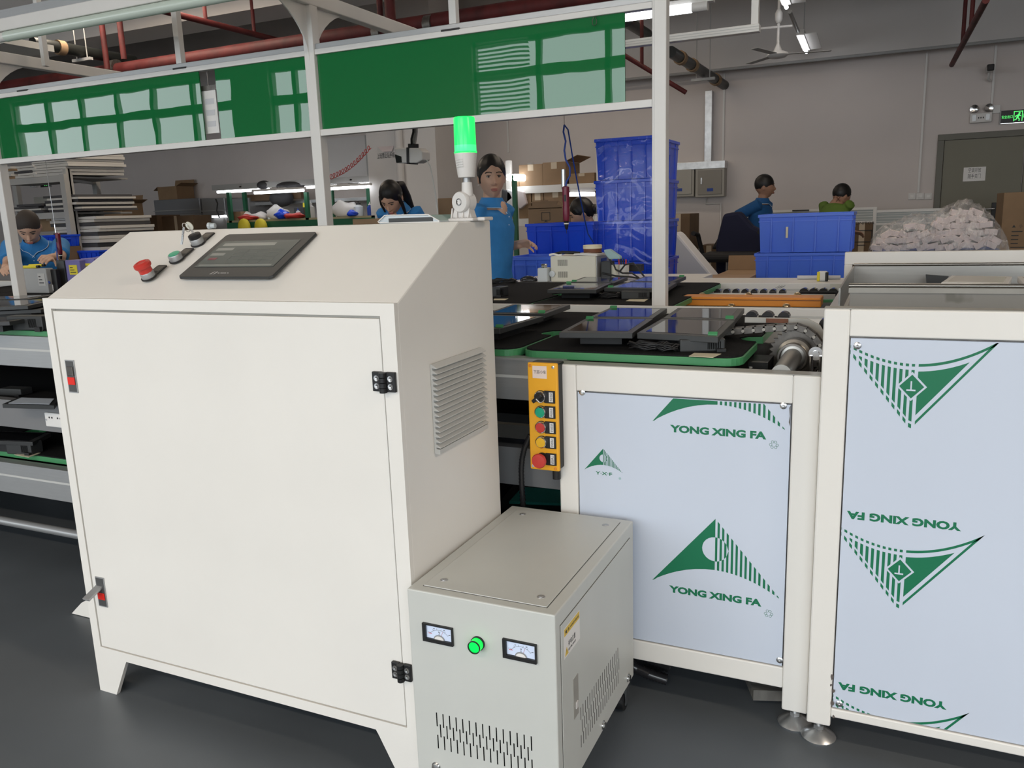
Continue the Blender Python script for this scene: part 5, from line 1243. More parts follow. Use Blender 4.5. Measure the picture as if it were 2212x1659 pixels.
for k in range(1, n4+1): c = copy_tree(b4); [bpy.data.objects.remove(q) for q in kids(c) if q.name.startswith('sticker')]; place(c, (xa4-(.02 if k == 1 else 0), 6.0, zt4-h4*(k+1)), 0, 'big blue crate right under the upper one' if k == 1 else 'hidden big blue crate %s' % ['', '', 'third from the top of the right stack', 'fourth from the top of the right stack', 'fifth'][k], 'big blue crates at right')
rem = zt4-h4*(n4+1)
if rem > .02: pallet(xa4, xb4, 6.0, 6.45, 'pallet under the big blue crates at right'); COL.objects  # noqa
# ================================================================== BENCH BEHIND THE BACK LANE (right)
YBN = 4.36
xb0, xb1 = -2.05, -.97
t = thing('work_bench', 'white topped bench behind the back lane under the cream ioniser box', 'bench', (xb0, YBN, 0))
B(xb0, xb1, YBN, 5.0, .885, .92).build('bench_top', 'white2', t, bevel=.004)
for x in (xb0+.02, xb1-.06):
    for y in (YBN+.02, 4.94): B(x, x+.04, y, y+.04, 0, .885).build('leg', 'rack', t)
ZBN = .92
def stand(px, y0, y1, Y): return at(px, y1, Y=Y)
# cream box (power supply) with vents and fan face
xa, xb = at(1189, 580, Y=4.42).x, at(1287, 580, Y=4.42).x; zt5 = at(1240, 553, Y=4.42).z
t = thing('ioniser_box', 'cream metal box with louvre slots and fan standing on the white bench', 'electronic box', (xa, 4.42, ZBN))
B(xa, xb, 4.42, 4.72, ZBN, zt5).build('case', 'cream', t, bevel=.006)
for (fx, fz) in ((.17, .62), (.17, .16)):
    for k in range(11): B(xa+(xb-xa)*fx+k*.0055, xa+(xb-xa)*fx+k*.0055+.002, 4.4192, 4.421, ZBN+(zt5-ZBN)*fz, ZBN+(zt5-ZBN)*(fz+.24)).build('louvre_slot', 'ink', t)
bk = B(xb, xb+.004, 4.43, 4.71, ZBN+.005, zt5-.006).build('rear_panel', 'alu', t)
MB().lathe([(.042, 0), (.042, .003), (.001, .003)], (xb+.004, 4.56, ZBN+.055), (1, 0, 0), 20).build('fan_grille', 'black', bk, smooth=40)
for k in range(6): MB().obox((xb+.009, 4.56+.022*math.cos(R(60*k)), ZBN+.055+.022*math.sin(R(60*k))), (.001, 0, 0), (0, .012, 0), (0, 0, .004)).build('grille_bar', 'alu', bk)
B(xb+.004, xb+.006, 4.50, 4.60, zt5-.055, zt5-.02).build('rating_label', 'bluecable', bk)
MB().lathe([(.018, 0), (.018, .006), (.012, .008), (.001, .008)], (xa+.012, 4.418, ZBN+.045), (0, -1, 0), 18).build('knob', 'bottle', t, smooth=40)
# things on the cream box
a = at(1280, 540, Y=4.55); zz = zt5
t = thing('tape_roll', 'cream topped stack of tape rolls on the cream box', 'tape', (a.x, 4.55, zz), 'tape rolls on the cream box')
MB().lathe([(.055, .035), (.055, .054), (.052, .056), (.001, .056)], (a.x, 4.55, zz), (0, 0, 1), 28).build('roll', 'creamtop', t, smooth=40)
t = thing('tape_roll', 'amber and black tape rolls under the cream topped roll', 'tape', (a.x, 4.55, zz), 'tape rolls on the cream box')
MB().lathe([(.052, .012), (.052, .0355), (.001, .0355)], (a.x, 4.55, zz), (0, 0, 1), 28).build('amber_roll', 'rust', t, smooth=40)
MB().lathe([(.058, 0), (.058, .013), (.001, .013)], (a.x-.002, 4.55, zz), (0, 0, 1), 28).build('black_roll', 'black', t, smooth=40)
o = MB().prism([at(x, y, Y=4.43) for x, y in ((1238, 551), (1290, 553), (1290, 549), (1262, 547), (1240, 548))], (0, .15, 0)).build('toothed_strip', 'pvc'); tag(o, 'white toothed plastic strip on front edge of cream box', 'strip')
o = MB().tube([at(x, y, Y=4.46)+Vector((0, 0, 0)) for x, y in ((1198, 549), (1215, 545), (1240, 546), (1252, 547))], .009, 10).build('black_glove', 'black', smooth=70); tag(o, 'crumpled black glove on the cream box', 'glove')
o = MB().tube([at(x, y, Y=4.44) for x, y in ((1187, 551), (1196, 549), (1206, 552), (1214, 551))], .007, 8).build('white_clip', 'paper', smooth=70); tag(o, 'white plastic clips at left corner of cream box', 'clip')
# dispenser bottle
a = at(1176, 595, Y=4.42); wb = at(1187, 595, Y=4.42).x-at(1165, 595, Y=4.42).x; zb5 = at(1176, 578, Y=4.42).z
t = thing('dispenser_bottle', 'white alcohol dispenser bottle with metal cap left of cream box', 'bottle', (a.x, 4.42, ZBN))
MB().box(a.x-wb/2, a.x+wb/2, 4.42-wb/2, 4.42+wb/2, ZBN, zb5).build('bottle_body', 'bottle', t, bevel=.008)
MB().lathe([(.018, 0), (.016, .006), (.019, .010), (.019, .018), (.014, .022), (.001, .022)], (a.x, 4.42, zb5), (0, 0, 1), 20).build('metal_cap', 'chrome', t, smooth=40)
# mouse
a = at(1142, 601, Y=4.42)
t = thing('computer_mouse', 'black computer mouse on the white bench left of the bottle', 'mouse', (a.x, 4.42, ZBN))
MB().ell((a.x, 4.42, ZBN+.008), .055, .032, .026, 20, 12, None, lambda p, d: Vector((p.x, p.y, max(p.z, -.008)))).build('mouse_shell', 'blackgloss', t, smooth=80)
# cups with pens, cloth
a = at(1327, 575, Y=4.5)
for dx, rr_, lab in ((0, .026, 'cream pen cup right of cream box'), (.05, .03, 'grey pen cup with red and black pens')):
    t = thing('pen_cup', lab, 'cup', (a.x+dx, 4.5+dx*.4, ZBN), 'pen cups')
    MB().lathe([(rr_*.9, 0), (rr_, .09), (rr_-.003, .09), (rr_*.85, .004), (.001, .004)], (a.x+dx, 4.5+dx*.4, ZBN), (0, 0, 1), 20).build('cup_body', 'cream' if dx == 0 else 'pvc', t, smooth=40)
for k in range(5):
    q = Vector((a.x+.03+k*.009, 4.52, ZBN+.01)); o = MB().cyl(q, q+Vector((.006*(k-2), 0, .125-.006*k)), .0045, n=8).build('marker_pen', ['red', 'black', 'black', 'red', 'bluecable'][k]); tag(o, ['red pen at left of the grey cup', 'black pen second from left in grey cup', 'black pen in middle of grey cup', 'red pen right of centre in grey cup', 'blue pen at right of grey cup'][k], 'pen', 'pens in the grey cup')
cl = MB()
cp_ = [at(x, y, Y=4.44) for x, y in ((1303, 540), (1315, 538), (1325, 545), (1338, 554), (1340, 560), (1326, 560), (1316, 561), (1307, 550))]
cl.prism(cp_, (0, .05, 0)); o = cl.build('wipe_cloth', 'tealcloth', bevel=.008); tag(o, 'pale teal cloth draped over the pen cup', 'cloth')
for pts, lab in (([(1316, 560), (1326, 572), (1330, 582), (1345, 590), (1365, 590), (1380, 600)], 'black cable running right from the cream box'), ([(1340, 585), (1350, 572), (1368, 568), (1378, 580), (1392, 598)], 'black cable arching behind the pen cups'), ([(1300, 590), (1330, 596), (1360, 598), (1385, 602)], 'low black cable lying along bench edge')):
    o = MB().tube([at(x, y, Y=4.45) for x, y in pts], .005, 8).build('loose_cable', 'black', smooth=70); tag(o, lab, 'cable', 'cables beside the cream box')
o = MB().obox(at(1370, 578, Y=4.6), (.05, 0, 0), (0, .03, 0), (0, 0, .02)).build('black_adapter', 'black', bevel=.004); tag(o, 'black adapter block right of the pen cups', 'adapter')
o = MB().obox(at(1313, 585, Y=4.50), (.028, 0, 0), (0, .04, 0), (0, 0, .055)).build('dark_controller', 'rubber', bevel=.003); tag(o, 'dark controller box right of fan panel', 'controller')

# ================================================================== CARTONS
def carton(px0, py0, px1, py1, Y, D, lab, m='card', flaps=(), grp=None, zb=None, tape=True, rz=0):
    x0, x1, z0, z1 = rect(px0, py0, px1, py1, Y)
    if zb is not None: z0 = zb
    t = thing('cardboard_carton', lab, 'carton', (x0, Y, z0), grp)
    B(x0, x1, Y, Y+D, z0, z1).build('carton_body', m, t, bevel=.004)
    if tape: B((x0+x1)/2-.03, (x0+x1)/2+.03, Y-.002, Y, z1-(z1-z0)*.3, z1-.002).build('tape', 'tape', t)
    for f in flaps:
        L = {'l': [(x0, Y, z1), (x0, Y+D, z1), (x0-.10, Y+D, z1-.06), (x0-.10, Y, z1-.06)], 'r': [(x1, Y, z1), (x1, Y+D, z1), (x1+.12, Y+D, z1+.05), (x1+.12, Y, z1+.05)],
             'b': [(x0, Y+D, z1), (x1, Y+D, z1), (x1, Y+D+.03, z1+.12), (x0, Y+D+.03, z1+.12)], 'f': [(x0, Y, z1), (x1, Y, z1), (x1, Y-.1, z1-.05), (x0, Y-.1, z1-.05)]}[f]
        MB().prism(L, (0, 0, .004)).build('flap', m, t)
    return t, (x0, x1, z0, z1)
def shelf_rack(px0, px1, Y, D, levels, pxt, lab, m='rack', posts=True, brace=False):
    x0, x1 = at(px0, 450, Y=Y).x, at(px1, 450, Y=Y).x; zt = at((px0+px1)/2, pxt, Y=Y).z
    t = thing('storage_rack', lab, 'rack', (x0, Y, 0))
    for x in (x0, x1-.05):
        for y in (Y, Y+D-.05): B(x, x+.05, y, y+.05, 0, zt).build('upright', m, t)
    out = []
    for py in levels:
        z = at((px0+px1)/2, py, Y=Y).z; out.append(z)
        B(x0+.05, x1-.05, Y, Y+.03, z-.07, z).build('shelf_beam', m, t); B(x0+.02, x1-.02, Y+.03, Y+D, z-.03, z-.005).build('shelf_board', m, t)
    if brace:
        for z in out[:-1]: MB().tube([(x1-.02, Y+.03, z), (x1-.02, Y+D-.03, z+.5)], .018, 6).build('brace', m, t)
    return t, x0, x1, out
# right side carton rack behind crates
tR, xr0, xr1, lv = shelf_rack(1095, 1300, 7.6, .6, (399, 470), 340, 'grey rack of cartons left of the tall blue crate stack', 'alu_white')
carton(1121, 355, 1172, 396, 7.62, .4, 'taped carton at left on the upper shelf of carton rack', zb=lv[0]); carton(1172, 350, 1222, 395, 7.62, .4, 'open carton leaning in middle of the upper rack shelf', 'card', ('r',), zb=lv[0]); carton(1229, 374, 1284, 399, 7.62, .4, 'long carton at right on the upper rack shelf', 'card', zb=lv[0])
carton(1100, 376, 1120, 397, 7.62, .3, 'pale carton at left end of the upper rack shelf', 'card', zb=lv[0], tape=False)
carton(1120, 412, 1147, 450, 7.62, .4, 'carton at left on the lower rack shelf', zb=lv[1]); carton(1149, 416, 1174, 450, 7.62, .4, 'small carton second on the lower rack shelf', zb=lv[1]); carton(1175, 408, 1225, 450, 7.62, .4, 'wide carton on the lower rack shelf above the icon carton', zb=lv[1])
carton(1232, 402, 1280, 416, 7.62, .4, 'flat carton at right under the upper rack shelf', 'card')
q = at(1231, 420, Y=6.6); q2 = at(1284, 419, Y=6.6); t = thing('bench_lamp', 'lit tube lamp left of the blue stack above dark haired worker', 'lamp', tuple(q))
MB().cyl(q, q2, .018, n=14).build('tube', 'tube_dim', t, smooth=50); B(q.x, q2.x+.3, 6.6, 6.66, q.z+.02, q.z+.05).build('lamp_housing', 'pvc', t)
# icon carton with die-cut flap
t, (x0, x1, z0, z1) = carton(1141, 448, 1215, 486, 6.3, .3, 'open carton with monitor icon printed behind the shorter blue crates', zb=0, tape=False)
zz = at(1178, 432, Y=6.3).z; w_ = x1-x0
MB().prism([(x0, 6.3, z1-.01), (x1, 6.3, z1-.01), (x1-.005, 6.3, z1+.012), (x1-.05, 6.3, z1+.018), (x1-.04, 6.3, z1+.04), (x1-.005, 6.3, z1+.03+.0), (x1-.03, 6.3, zz-.01), (x0+w_*.62, 6.3, zz-.01), (x0+w_*.60, 6.3, zz), (x0+w_*.40, 6.3, zz), (x0+w_*.38, 6.3, zz-.01), (x0+.03, 6.3, zz-.01), (x0+.005, 6.3, z1+.03), (x0+.04, 6.3, z1+.04), (x0+.05, 6.3, z1+.018), (x0+.005, 6.3, z1+.012)], (0, .006, 0)).build('die_cut_lid', 'card', t)
ic = MB(); cxi, czi = x0+w_*.52, at(1180, 468, Y=6.3).z; s = .038
for a, b, c, d_ in ((-s, s, s*.8, s*.9), (-s, s, -s*.8, -s*.7), (-s, -s*.9, -s*.8, s*.9), (s*.9, s, -s*.8, s*.9), (-s*.45, s*.45, -s*1.15, -s*1.05), (-s*.1, s*.1, -s*1.1, -s*.75)): ic.box(cxi+a, cxi+b, 6.297, 6.299, czi+c, czi+d_)
ic.build('printed_icon', 'ink', t); text('LCD LED MONITOR', (cxi-.05, 6.298, czi+.05), (1, 0, 0), (0, 0, 1), .006, 'ink', t, width=.10)
# cartons by walking man and on right
carton(1440, 462, 1490, 530, 9.6, .5, 'tall carton against wall right of the blue stack', 'card_dark', zb=0); carton(1510, 530, 1552, 590, 9.9, .5, 'brown carton on floor behind the office chair', 'card_dark', zb=0); carton(1593, 556, 1632, 600, 8.35, .3, 'open carton on floor below the carried carton', 'card_dark', ('f',), zb=0)
carton(1548, 593, 1640, 640, 6.8, .5, 'large open carton left of the big blue crates', 'card', ('b',), zb=0, tape=False); carton(1478, 606, 1606, 640, 5.4, .5, 'long low carton just behind the back lane rail', 'card', zb=0, tape=False)
t, (x0, x1, z0, z1) = carton(1838, 482, 1884, 541, 10.3, .35, 'dark carton with monitor outline right of the big blue crates', 'card_dark', zb=0)
ic = MB(); cxi, czi, s = (x0+x1)/2, at(1860, 510, Y=10.3).z, .11
for a, b, c, d_ in ((-s, s, s*.55, s*.62), (-s, s, -s*.62, -s*.55), (-s, -s*.93, -s*.62, s*.62), (s*.93, s, -s*.62, s*.62), (-s*.4, s*.4, -s*.95, -s*.88)): ic.box(cxi+a, cxi+b, 10.29, 10.298, czi+c, czi+d_)
ic.build('printed_icon', 'ink', t); text('MONITOR', (cxi-.11, 10.298, czi+.13), (1, 0, 0), (0, 0, 1), .03, 'ink', t, width=.24)
t, (x0, x1, z0, z1) = carton(2164, 414, 2290, 545, 9.2, .6, 'big upright brown carton with small print before grey door at right edge', 'card', zb=0, tape=False)
for i, s in enumerate(('▲  ☂', '▬▬▬', '▬▬', '▬▬', '▬▬', '▬▬▬▬▬▬▬')): text(s, (at(2186, 490, Y=9.2).x, 9.199, at(2186, 493+i*8.5, Y=9.2).z), (1, 0, 0), (0, 0, 1), .009 if i else .035, 'ink', t, name='printed_mark')
# left side
carton(213, 440, 265, 492, 9.2, .4, 'large open carton stacked right of the grey rack at left', 'card', ('b', 'r')); carton(213, 493, 265, 545, 9.2, .4, 'large carton under the open one right of the grey rack', 'card', zb=0); carton(268, 466, 343, 545, 10.1, .5, 'long dark carton stack behind the cabinet top left', 'card_dark', zb=0); carton(346, 466, 420, 545, 10.2, .4, 'dark cartons below the steel ovens at left', 'card_dark', zb=0)
# ================================================================== LEFT GREY RACK with panels
YR2 = 6.6
tL, xl0, xl1, lv = shelf_rack(-60, 158, YR2, .02, (385, 462, 545), 372, 'grey boltless rack loaded with white panel sheets at left', 'rack')
xE, xF = at(128, 450, Y=YR2).x, at(158, 450, Y=YR2).x
def rpost(px0, py0, px1, py1, Y, w=.075):
    a = at(px0, py0, Y=Y); x = a.x; B(x-w/2, x+w/2, Y-.03, Y+.03, 0, a.z).build('upright', 'rack', tL)
rpost(137, 376, 150, 560, YR2-.04); rpost(205, 379, 222, 560, YR2+.9); rpost(34, 395, 38, 560, YR2+.9)
xa, xb = at(137, 400, Y=YR2-.04).x, at(205, 400, Y=YR2+.9).x
for z in lv: MB().prism([(xa-.01, YR2, z-.06), (xb, YR2+.9, z-.06), (xb, YR2+.9, z), (xa-.01, YR2, z)], (-.03, 0, 0)).build('side_beam', 'rack', tL)
MB().prism([(xa, YR2, lv[2]+.05), (xb, YR2+.9, lv[1]+.25), (xb, YR2+.9, lv[1]+.19), (xa, YR2, lv[2]-.02)], (-.03, 0, 0)).build('brace', 'rack', tL)
MB().prism([(xa, YR2, lv[2]-.1), (xb, YR2+.9, lv[2]-.4), (xb, YR2+.9, lv[2]-.46), (xa, YR2, lv[2]-.17)], (-.03, 0, 0)).build('brace', 'rack', tL)
for z in lv: B(at(-60, 450, Y=YR2).x, xa, YR2+.02, YR2+.85, z-.03, z-.01).build('shelf_board', 'rack', tL)
def stack(px0, px1, Y, z0, n, th, lab, grp, ms=('foam',), jit=.05, D=.6):
    x0, x1 = at(px0, 450, Y=Y).x, at(px1, 450, Y=Y).x; z = z0; ws = ['bottom', 'second', 'third', 'fourth', 'fifth', 'sixth', 'seventh', 'eighth', 'ninth', 'tenth', 'eleventh', 'twelfth']
    for k in range(n):
        t_ = th*random.uniform(.7, 1.1); j = random.uniform(-jit, jit)
        t = MB().prism([(x0+j, Y, z+.002), (x1+j, Y+random.uniform(-.02, .02), z+.002), (x1+j+.2, Y+D, z+.002), (x0+j+.2, Y+D, z+.002)], (0, 0, t_-.004)).build('panel_sheet', ms[k % len(ms)]); z += t_
        tag(t, '%s sheet from below in %s' % (ws[k], lab), 'panel', grp)
    return z
stack(85, 160, YR2, lv[0], 9, .034, 'the tall white sheet stack atop grey rack', 'sheets on top of the rack'); stack(44, 84, YR2, lv[0], 5, .03, 'the lower white sheet stack atop grey rack', 'lower sheets atop the rack', ('foam', 'foam', 'foamdark')); stack(10, 42, YR2+.3, lv[0], 6, .035, 'the leftmost sheet pile atop grey rack', 'leftmost sheets atop the rack', ('foam', 'card', 'foam'))
stack(100, 170, YR2, lv[1], 7, .028, 'the black and white stack on the middle rack shelf', 'sheets on the middle shelf', ('foamdark', 'foam')); stack(32, 90, YR2, lv[1], 4, .03, 'the left pile on the middle rack shelf', 'left sheets on the middle shelf', ('foamdark', 'foam', 'foamdark'))
stack(108, 205, YR2+.05, lv[2], 10, .045, 'the tall stack on the lower rack shelf', 'sheets on the lower shelf', ('foam', 'foamdark', 'foam')); 
carton(73, 424, 152, 441, YR2+.7, .2, 'flat grey brown board pack behind middle shelf sheets', 'cabframe', tape=False)
carton(82, 466, 128, 500, YR2+.2, .4, 'brown carton on the rack behind the bending man', 'card'); carton(126, 466, 163, 490, YR2+.3, .4, 'cream folded box beside the diagonal rack brace', 'foam', tape=False)
bb = crate_proto(.34, .3, .13, 'crate'); x_ = at(76, 515, Y=6.3); place(bb, (x_.x, 6.3, x_.z-.1), 0, 'small blue crate behind the bending man', 'small blue crates at left'); oo = B(bb.location.x, bb.location.x+.34, bb.location.y, bb.location.y+.3, 0, bb.location.z-.002).build('carton_stand', 'card_dark'); tag(oo, 'brown carton under the small blue crate behind bending man', 'carton')
bb2 = copy_tree(bb); x_ = at(160, 548, Y=6.5); place(bb2, (x_.x, 6.55, x_.z-.1), 0, 'small blue crate under the rack left of cabinet slope', 'small blue crates at left')
# boxes on back lane beside the man
def pbox(px0, px1, py0, py1, Y, D, lab, m, name='parts_box', lbl=None):
    x0, x1, z0, z1 = rect(px0, py0, px1, py1, Y); z0 = TZ+.002
    t = thing(name, lab, 'box', (x0, Y, z0)); B(x0, x1, Y, Y+D, z0, z1).build('box_body', m, t, bevel=.004)
    if lbl:
        a, b = x0+(x1-x0)*lbl[0], x0+(x1-x0)*lbl[1]; c, d_ = z0+(z1-z0)*lbl[2], z0+(z1-z0)*lbl[3]
        l = B(a, b, Y-.002, Y, c, d_).build('label', lbl[4], t)
        for i in range(3): B(a+.008, b-.012*(i+1), Y-.0025, Y-.002, c+(d_-c)*(.2+.25*i), c+(d_-c)*(.28+.25*i)).build('print_line', 'ink', l)
    return t
pbox(143, 174, 562, 610, 3.40, .13, 'purple carton with yellow label left, next to the cabinet slope', 'purple', lbl=(.25, .8, .55, .85, 'labelyellow')); pbox(177, 206, 558, 610, 3.44, .13, 'second purple carton with yellow label by cabinet slope', 'purple', lbl=(.25, .8, .55, .85, 'labelyellow')); pbox(210, 243, 554, 610, 3.48, .13, 'third purple carton mostly hidden by the cabinet slope', 'purple')
pbox(51, 100, 580, 606, 3.33, .05, 'grey metal meter box with pale label before the bending man', 'rack', 'meter_box', (.62, .92, .3, .8, 'foam')); pbox(105, 121, 582, 606, 3.36, .03, 'small black box right of the grey meter box', 'black', 'black_box', (.1, .4, .1, .35, 'paper'))
pbox(123, 140, 562, 606, 3.42, .03, 'dark box between the black box and purple cartons', 'rubber', 'dark_box')
for k, (x0, x1, y0, lab) in enumerate(((50, 80, 577, 'left yellow marker pen on the grey meter box'), (64, 92, 574, 'right yellow marker pen on the grey meter box'))):
    a, b = at(x0, y0, Y=3.345+k*.02), at(x1, y0-1, Y=3.345+k*.02); t = thing('marker_pen', lab, 'pen', tuple(a), 'yellow pens'); MB().cyl(a, b, .009, n=12).build('pen_barrel', 'labelyellow', t, smooth=40); MB().cyl(b, b+(b-a).normalized()*.02, .008, n=12).build('pen_cap', 'black', t, smooth=40)
o = MB().tube([at(x, y, Y=3.34) for x, y in ((92, 602), (98, 600), (103, 606), (108, 612))], .005, 8).build('blue_lead', 'bluecable', smooth=60); tag(o, 'short blue lead at the corner of the grey meter box', 'cable')

# ================================================================== STEEL OVENS, LIGHTED BENCH AT LEFT REAR
YO = 10.95
def oven(px0, px1, py0, pym, py1, lab, m):
    x0, x1, z0, z1 = rect(px0, py0, px1, pym, YO); zz = at((px0+px1)/2, py1, Y=YO).z
    t = thing('steel_oven', lab, 'oven', (x0, YO, 0)); B(x0+.01, x1-.01, YO, YO+.5, z0, z1).build('hood', m, t, bevel=.01); B(x0, x1, YO-.02, YO, z0+.06, z0+.075).build('seam', 'rack', t)
    B(x0+.005, x1-.005, YO-.05, YO+.5, z0-.04, z0).build('table_top', 'alu', t)
    B(x0+.01, x1-.01, YO, YO+.5, z0-.5, z0-.04).build('lower_panel', 'rack', t)
    for x in (x0, x1-.05): B(x, x+.05, YO-.03, YO+.02, 0, z0-.04).build('leg', 'rack', t)
    return t, (x0, x1, z0, z1)
t_, r1 = oven(332, 433, 430, 463, 490, 'dark grey steel oven under the open carton at left rear', 'bench_steel'); t_, r2 = oven(435, 487, 428, 464, 490, 'pale steel oven left of the lighted bench', 'alu'); t_, r3 = oven(492, 540, 428, 462, 490, 'pale steel oven behind the green bench post', 'alu')
carton(341, 403, 382, 430, YO+.05, .4, 'torn open carton heaped on the dark oven', 'card', ('l', 'r', 'b'), zb=r1[3]+.002, tape=False)
o = MB().tube([at(x, y, Y=YO-.1) for x, y in ((466, 430), (470, 440), (468, 455), (474, 470))], .012, 6).build('oven_cable', 'black', smooth=60); tag(o, 'black cable hanging on the pale oven', 'cable')
q = rect(458, 465, 490, 470, YO-.04); o = B(q[0], q[1], YO-.05, YO-.0, q[2], q[3]).build('small_lamp', 'tube_dim'); tag(o, 'short lit lamp low in front of the pale oven', 'lamp')
YG = 10.2
bt = at(600, 473, Y=YG).z
t = thing('lighted_bench', 'green framed lighted workbench crowded with supplies at left rear', 'bench', (at(490, 470, Y=YG).x, YG, 0))
xg0, xg1 = at(490, 470, Y=YG).x, at(810, 470, Y=YG).x
B(xg0, xg1, YG, YG+.7, bt-.04, bt).build('bench_top', 'benchtop', t); B(xg0, xg1, YG-.01, YG, bt-.12, bt-.03).build('front_rail', 'benchgreen', t)
for px in (494, 661): 
    x = at(px, 440, Y=YG).x; B(x-.03, x+.03, YG, YG+.05, 0, at(px, 415, Y=YG).z).build('upright', 'benchgreen', t)
for px in (532, 720, 800):
    x = at(px, 440, Y=YG+.65).x; B(x-.03, x+.03, YG+.6, YG+.65, 0, at(px, 405, Y=YG+.6).z).build('upright', 'benchgreen', t)
a, b = at(463, 410, Y=YG+.1), at(806, 388, Y=YG+.1); B(a.x, b.x, YG+.05, YG+.16, a.z-.01, a.z+.07).build('top_beam', 'rack', t)
def blamp(p0, p1, Y, lab): 
    a, b = at(*p0, Y=Y), at(*p1, Y=Y); z = (a.z+b.z)/2
    t = thing('bench_lamp', lab, 'lamp', tuple(a), 'tube lamps over the green bench'); MB().cyl((a.x, Y, z), (b.x, Y, z), .020, n=12).build('tube', 'tube', t, smooth=50); B(a.x-.03, b.x+.03, Y-.03, Y+.03, z+.02, z+.05).build('lamp_housing', 'pvc', t); B((a.x+b.x)/2-.02, (a.x+b.x)/2+.02, min(Y, YG+.05), max(Y, YG+.16), z+.05, z+.07).build('lamp_bracket', 'rack', t)
blamp((470, 415), (581, 409), YG+.1, 'leftmost front tube lamp over the green bench'); blamp((550, 417), (656, 411), YG-.15, 'lower middle tube lamp over the green bench'); blamp((609, 408), (690, 403), YG+.35, 'upper tube lamp just left of middle post'); blamp((712, 409), (798, 402), YG-.1, 'lower tube lamp right of the middle post'); blamp((758, 400), (802, 396), YG+.3, 'upper short tube lamp right of the middle post'); blamp((712, 403), (727, 402), YG+.3, 'very short lit tube end at right of the middle post')
for px, py, rx, lab in ((570, 397, .12, 'small dark cap on bench lamp beam'), (627, 398, .28, 'dark crumpled bag lying on the bench lamp beam')):
    a = at(px, py, Y=YG+.1); o = MB().ell(a+Vector((0, 0, -.02)), rx, .1, .07, 14, 8).build('dark_bundle', 'foamdark', smooth=80); tag(o, lab, 'bundle')
B(at(550, 440, Y=11.1).x, at(815, 440, Y=11.1).x, 11.1, 11.4, at(680, 431, Y=11.1).z-.05, at(680, 431, Y=11.1).z).build('rear_shelf', 'alu'); tag(COL.objects['rear_shelf'], 'grey shelf behind the lighted bench', 'shelf')
a = at(608, 428, Y=10.9); o = MB().ell(a, .22, .15, .14, 16, 10).build('black_helmet_bag', 'foamdark', smooth=80); tag(o, 'black round bag hanging behind the bench lamps', 'bag')
B(at(530, 425, Y=11.0).x, at(650, 425, Y=11.0).x, 11.0, 11.08, at(590, 432, Y=11.0).z, at(590, 418, Y=11.0).z).build('brown_board', 'card_dark'); tag(COL.objects['brown_board'], 'brown board behind the tube lamps', 'board')
# whiteboard right of post
q = rect(700, 296, 795, 388, YW-.05); t = thing('grey_board', 'large framed grey board on back wall right of middle post', 'board', (q[0], YW-.05, q[2])); B(q[0], q[1], YW-.04, YW-.005, q[2], q[3]).build('board_face', 'wall_pale', t)
MB().box(q[0], q[1], YW-.06, YW-.04, q[2]-.03, q[2]+.02).box(q[1]-.03, q[1]+.02, YW-.06, YW-.04, q[2], q[3]).build('board_frame', 'rack', t)
q = at(713, 383, Y=9.5); q2 = at(800, 316, Y=9.8); pts = []
for i in range(14*12): f = i/(14*12); c = q.lerp(q2, f)+Vector((0, 0, -.06*math.sin(math.pi*f))); an = 2*math.pi*i/12; pts.append(c+Vector((.012*math.sin(an), .035*math.cos(an), .035*math.sin(an))))
o = MB().tube(pts, .005, 5).build('coiled_air_hose', 'red', smooth=80); tag(o, 'red coiled air hose stretching between middle post and column', 'hose')
q = rect(815, 316, 850, 328, 10.18); o = MB().prism([(q[0], 10.19, q[3]), (q[1], 10.19, q[3]), (q[1]-.02, 10.17, q[2]), (q[0]+.1, 10.16, q[2])], (0, .004, 0)).build('notice_strip', 'pinkbox'); tag(o, 'curling paper strip above the characters on the column', 'notice')
t = thing('column_notice', 'printed black characters on the pale column', 'notice', tuple(at(815, 343, Y=10.19))); q = at(815, 343, Y=10.19); text('上班禁止玩手机', q, (1, 0, 0), (0, 0, 1), .075, 'ink', t, width=at(853, 340, Y=10.19).x-q.x)
# bench clutter
def onb(px, Y=YG+.25): p = at(px, 470, Y=Y); return Vector((p.x, Y, bt))
def bottle(px, h, r, lab, body='pvc', cap='pvc', Y=YG+.2, grp='bottles on the lighted bench'):
    c = onb(px, Y); t = thing('squeeze_bottle', lab, 'bottle', tuple(c), grp)
    MB().lathe([(r, 0), (r, h*.62), (r*.45, h*.72), (r*.4, h*.76)], c, (0, 0, 1), 16).build('bottle_body', body, t, smooth=45); MB().lathe([(r*.5, h*.76), (r*.5, h*.84), (r*.15, h*.88), (r*.12, h), (.001, h)], c, (0, 0, 1), 12).build('bottle_cap', cap, t, smooth=45)
bottle(673, .26, .055, 'white spray bottle just left of the middle post'); bottle(776, .22, .07, 'wide white bottle with black cap right of the middle post', 'bottle', 'black'); bottle(583, .16, .035, 'small clear blue tipped bottle on the bench', 'bottle', 'bluecable'); bottle(645, .16, .035, 'small bottle with blue collar near red pouch', 'bottle', 'bluecable'); bottle(800, .2, .04, 'blue bottle with white tip at right end of bench', 'bluecable', 'pvc')
def lump(px, rx, rz, m, lab, Y=YG+.25, nm='plastic_bag', ry=.12):
    c = onb(px, Y); rs = random.Random(px); ph = [rs.uniform(0, 6) for _ in range(4)]
    o = MB().ell(c+Vector((0, 0, rz*.7)), rx, ry, rz, 20, 12, None, lambda p, d: Vector((p.x*(1+.18*math.sin(5*d.z+ph[0]+3*d.y)), p.y, max(p.z*(1+.25*math.sin(4*d.x+ph[1]+2*d.y)), -rz*.7)))).build(nm, m, smooth=50); tag(o, lab, 'bag' if 'bag' in nm else 'pouch')
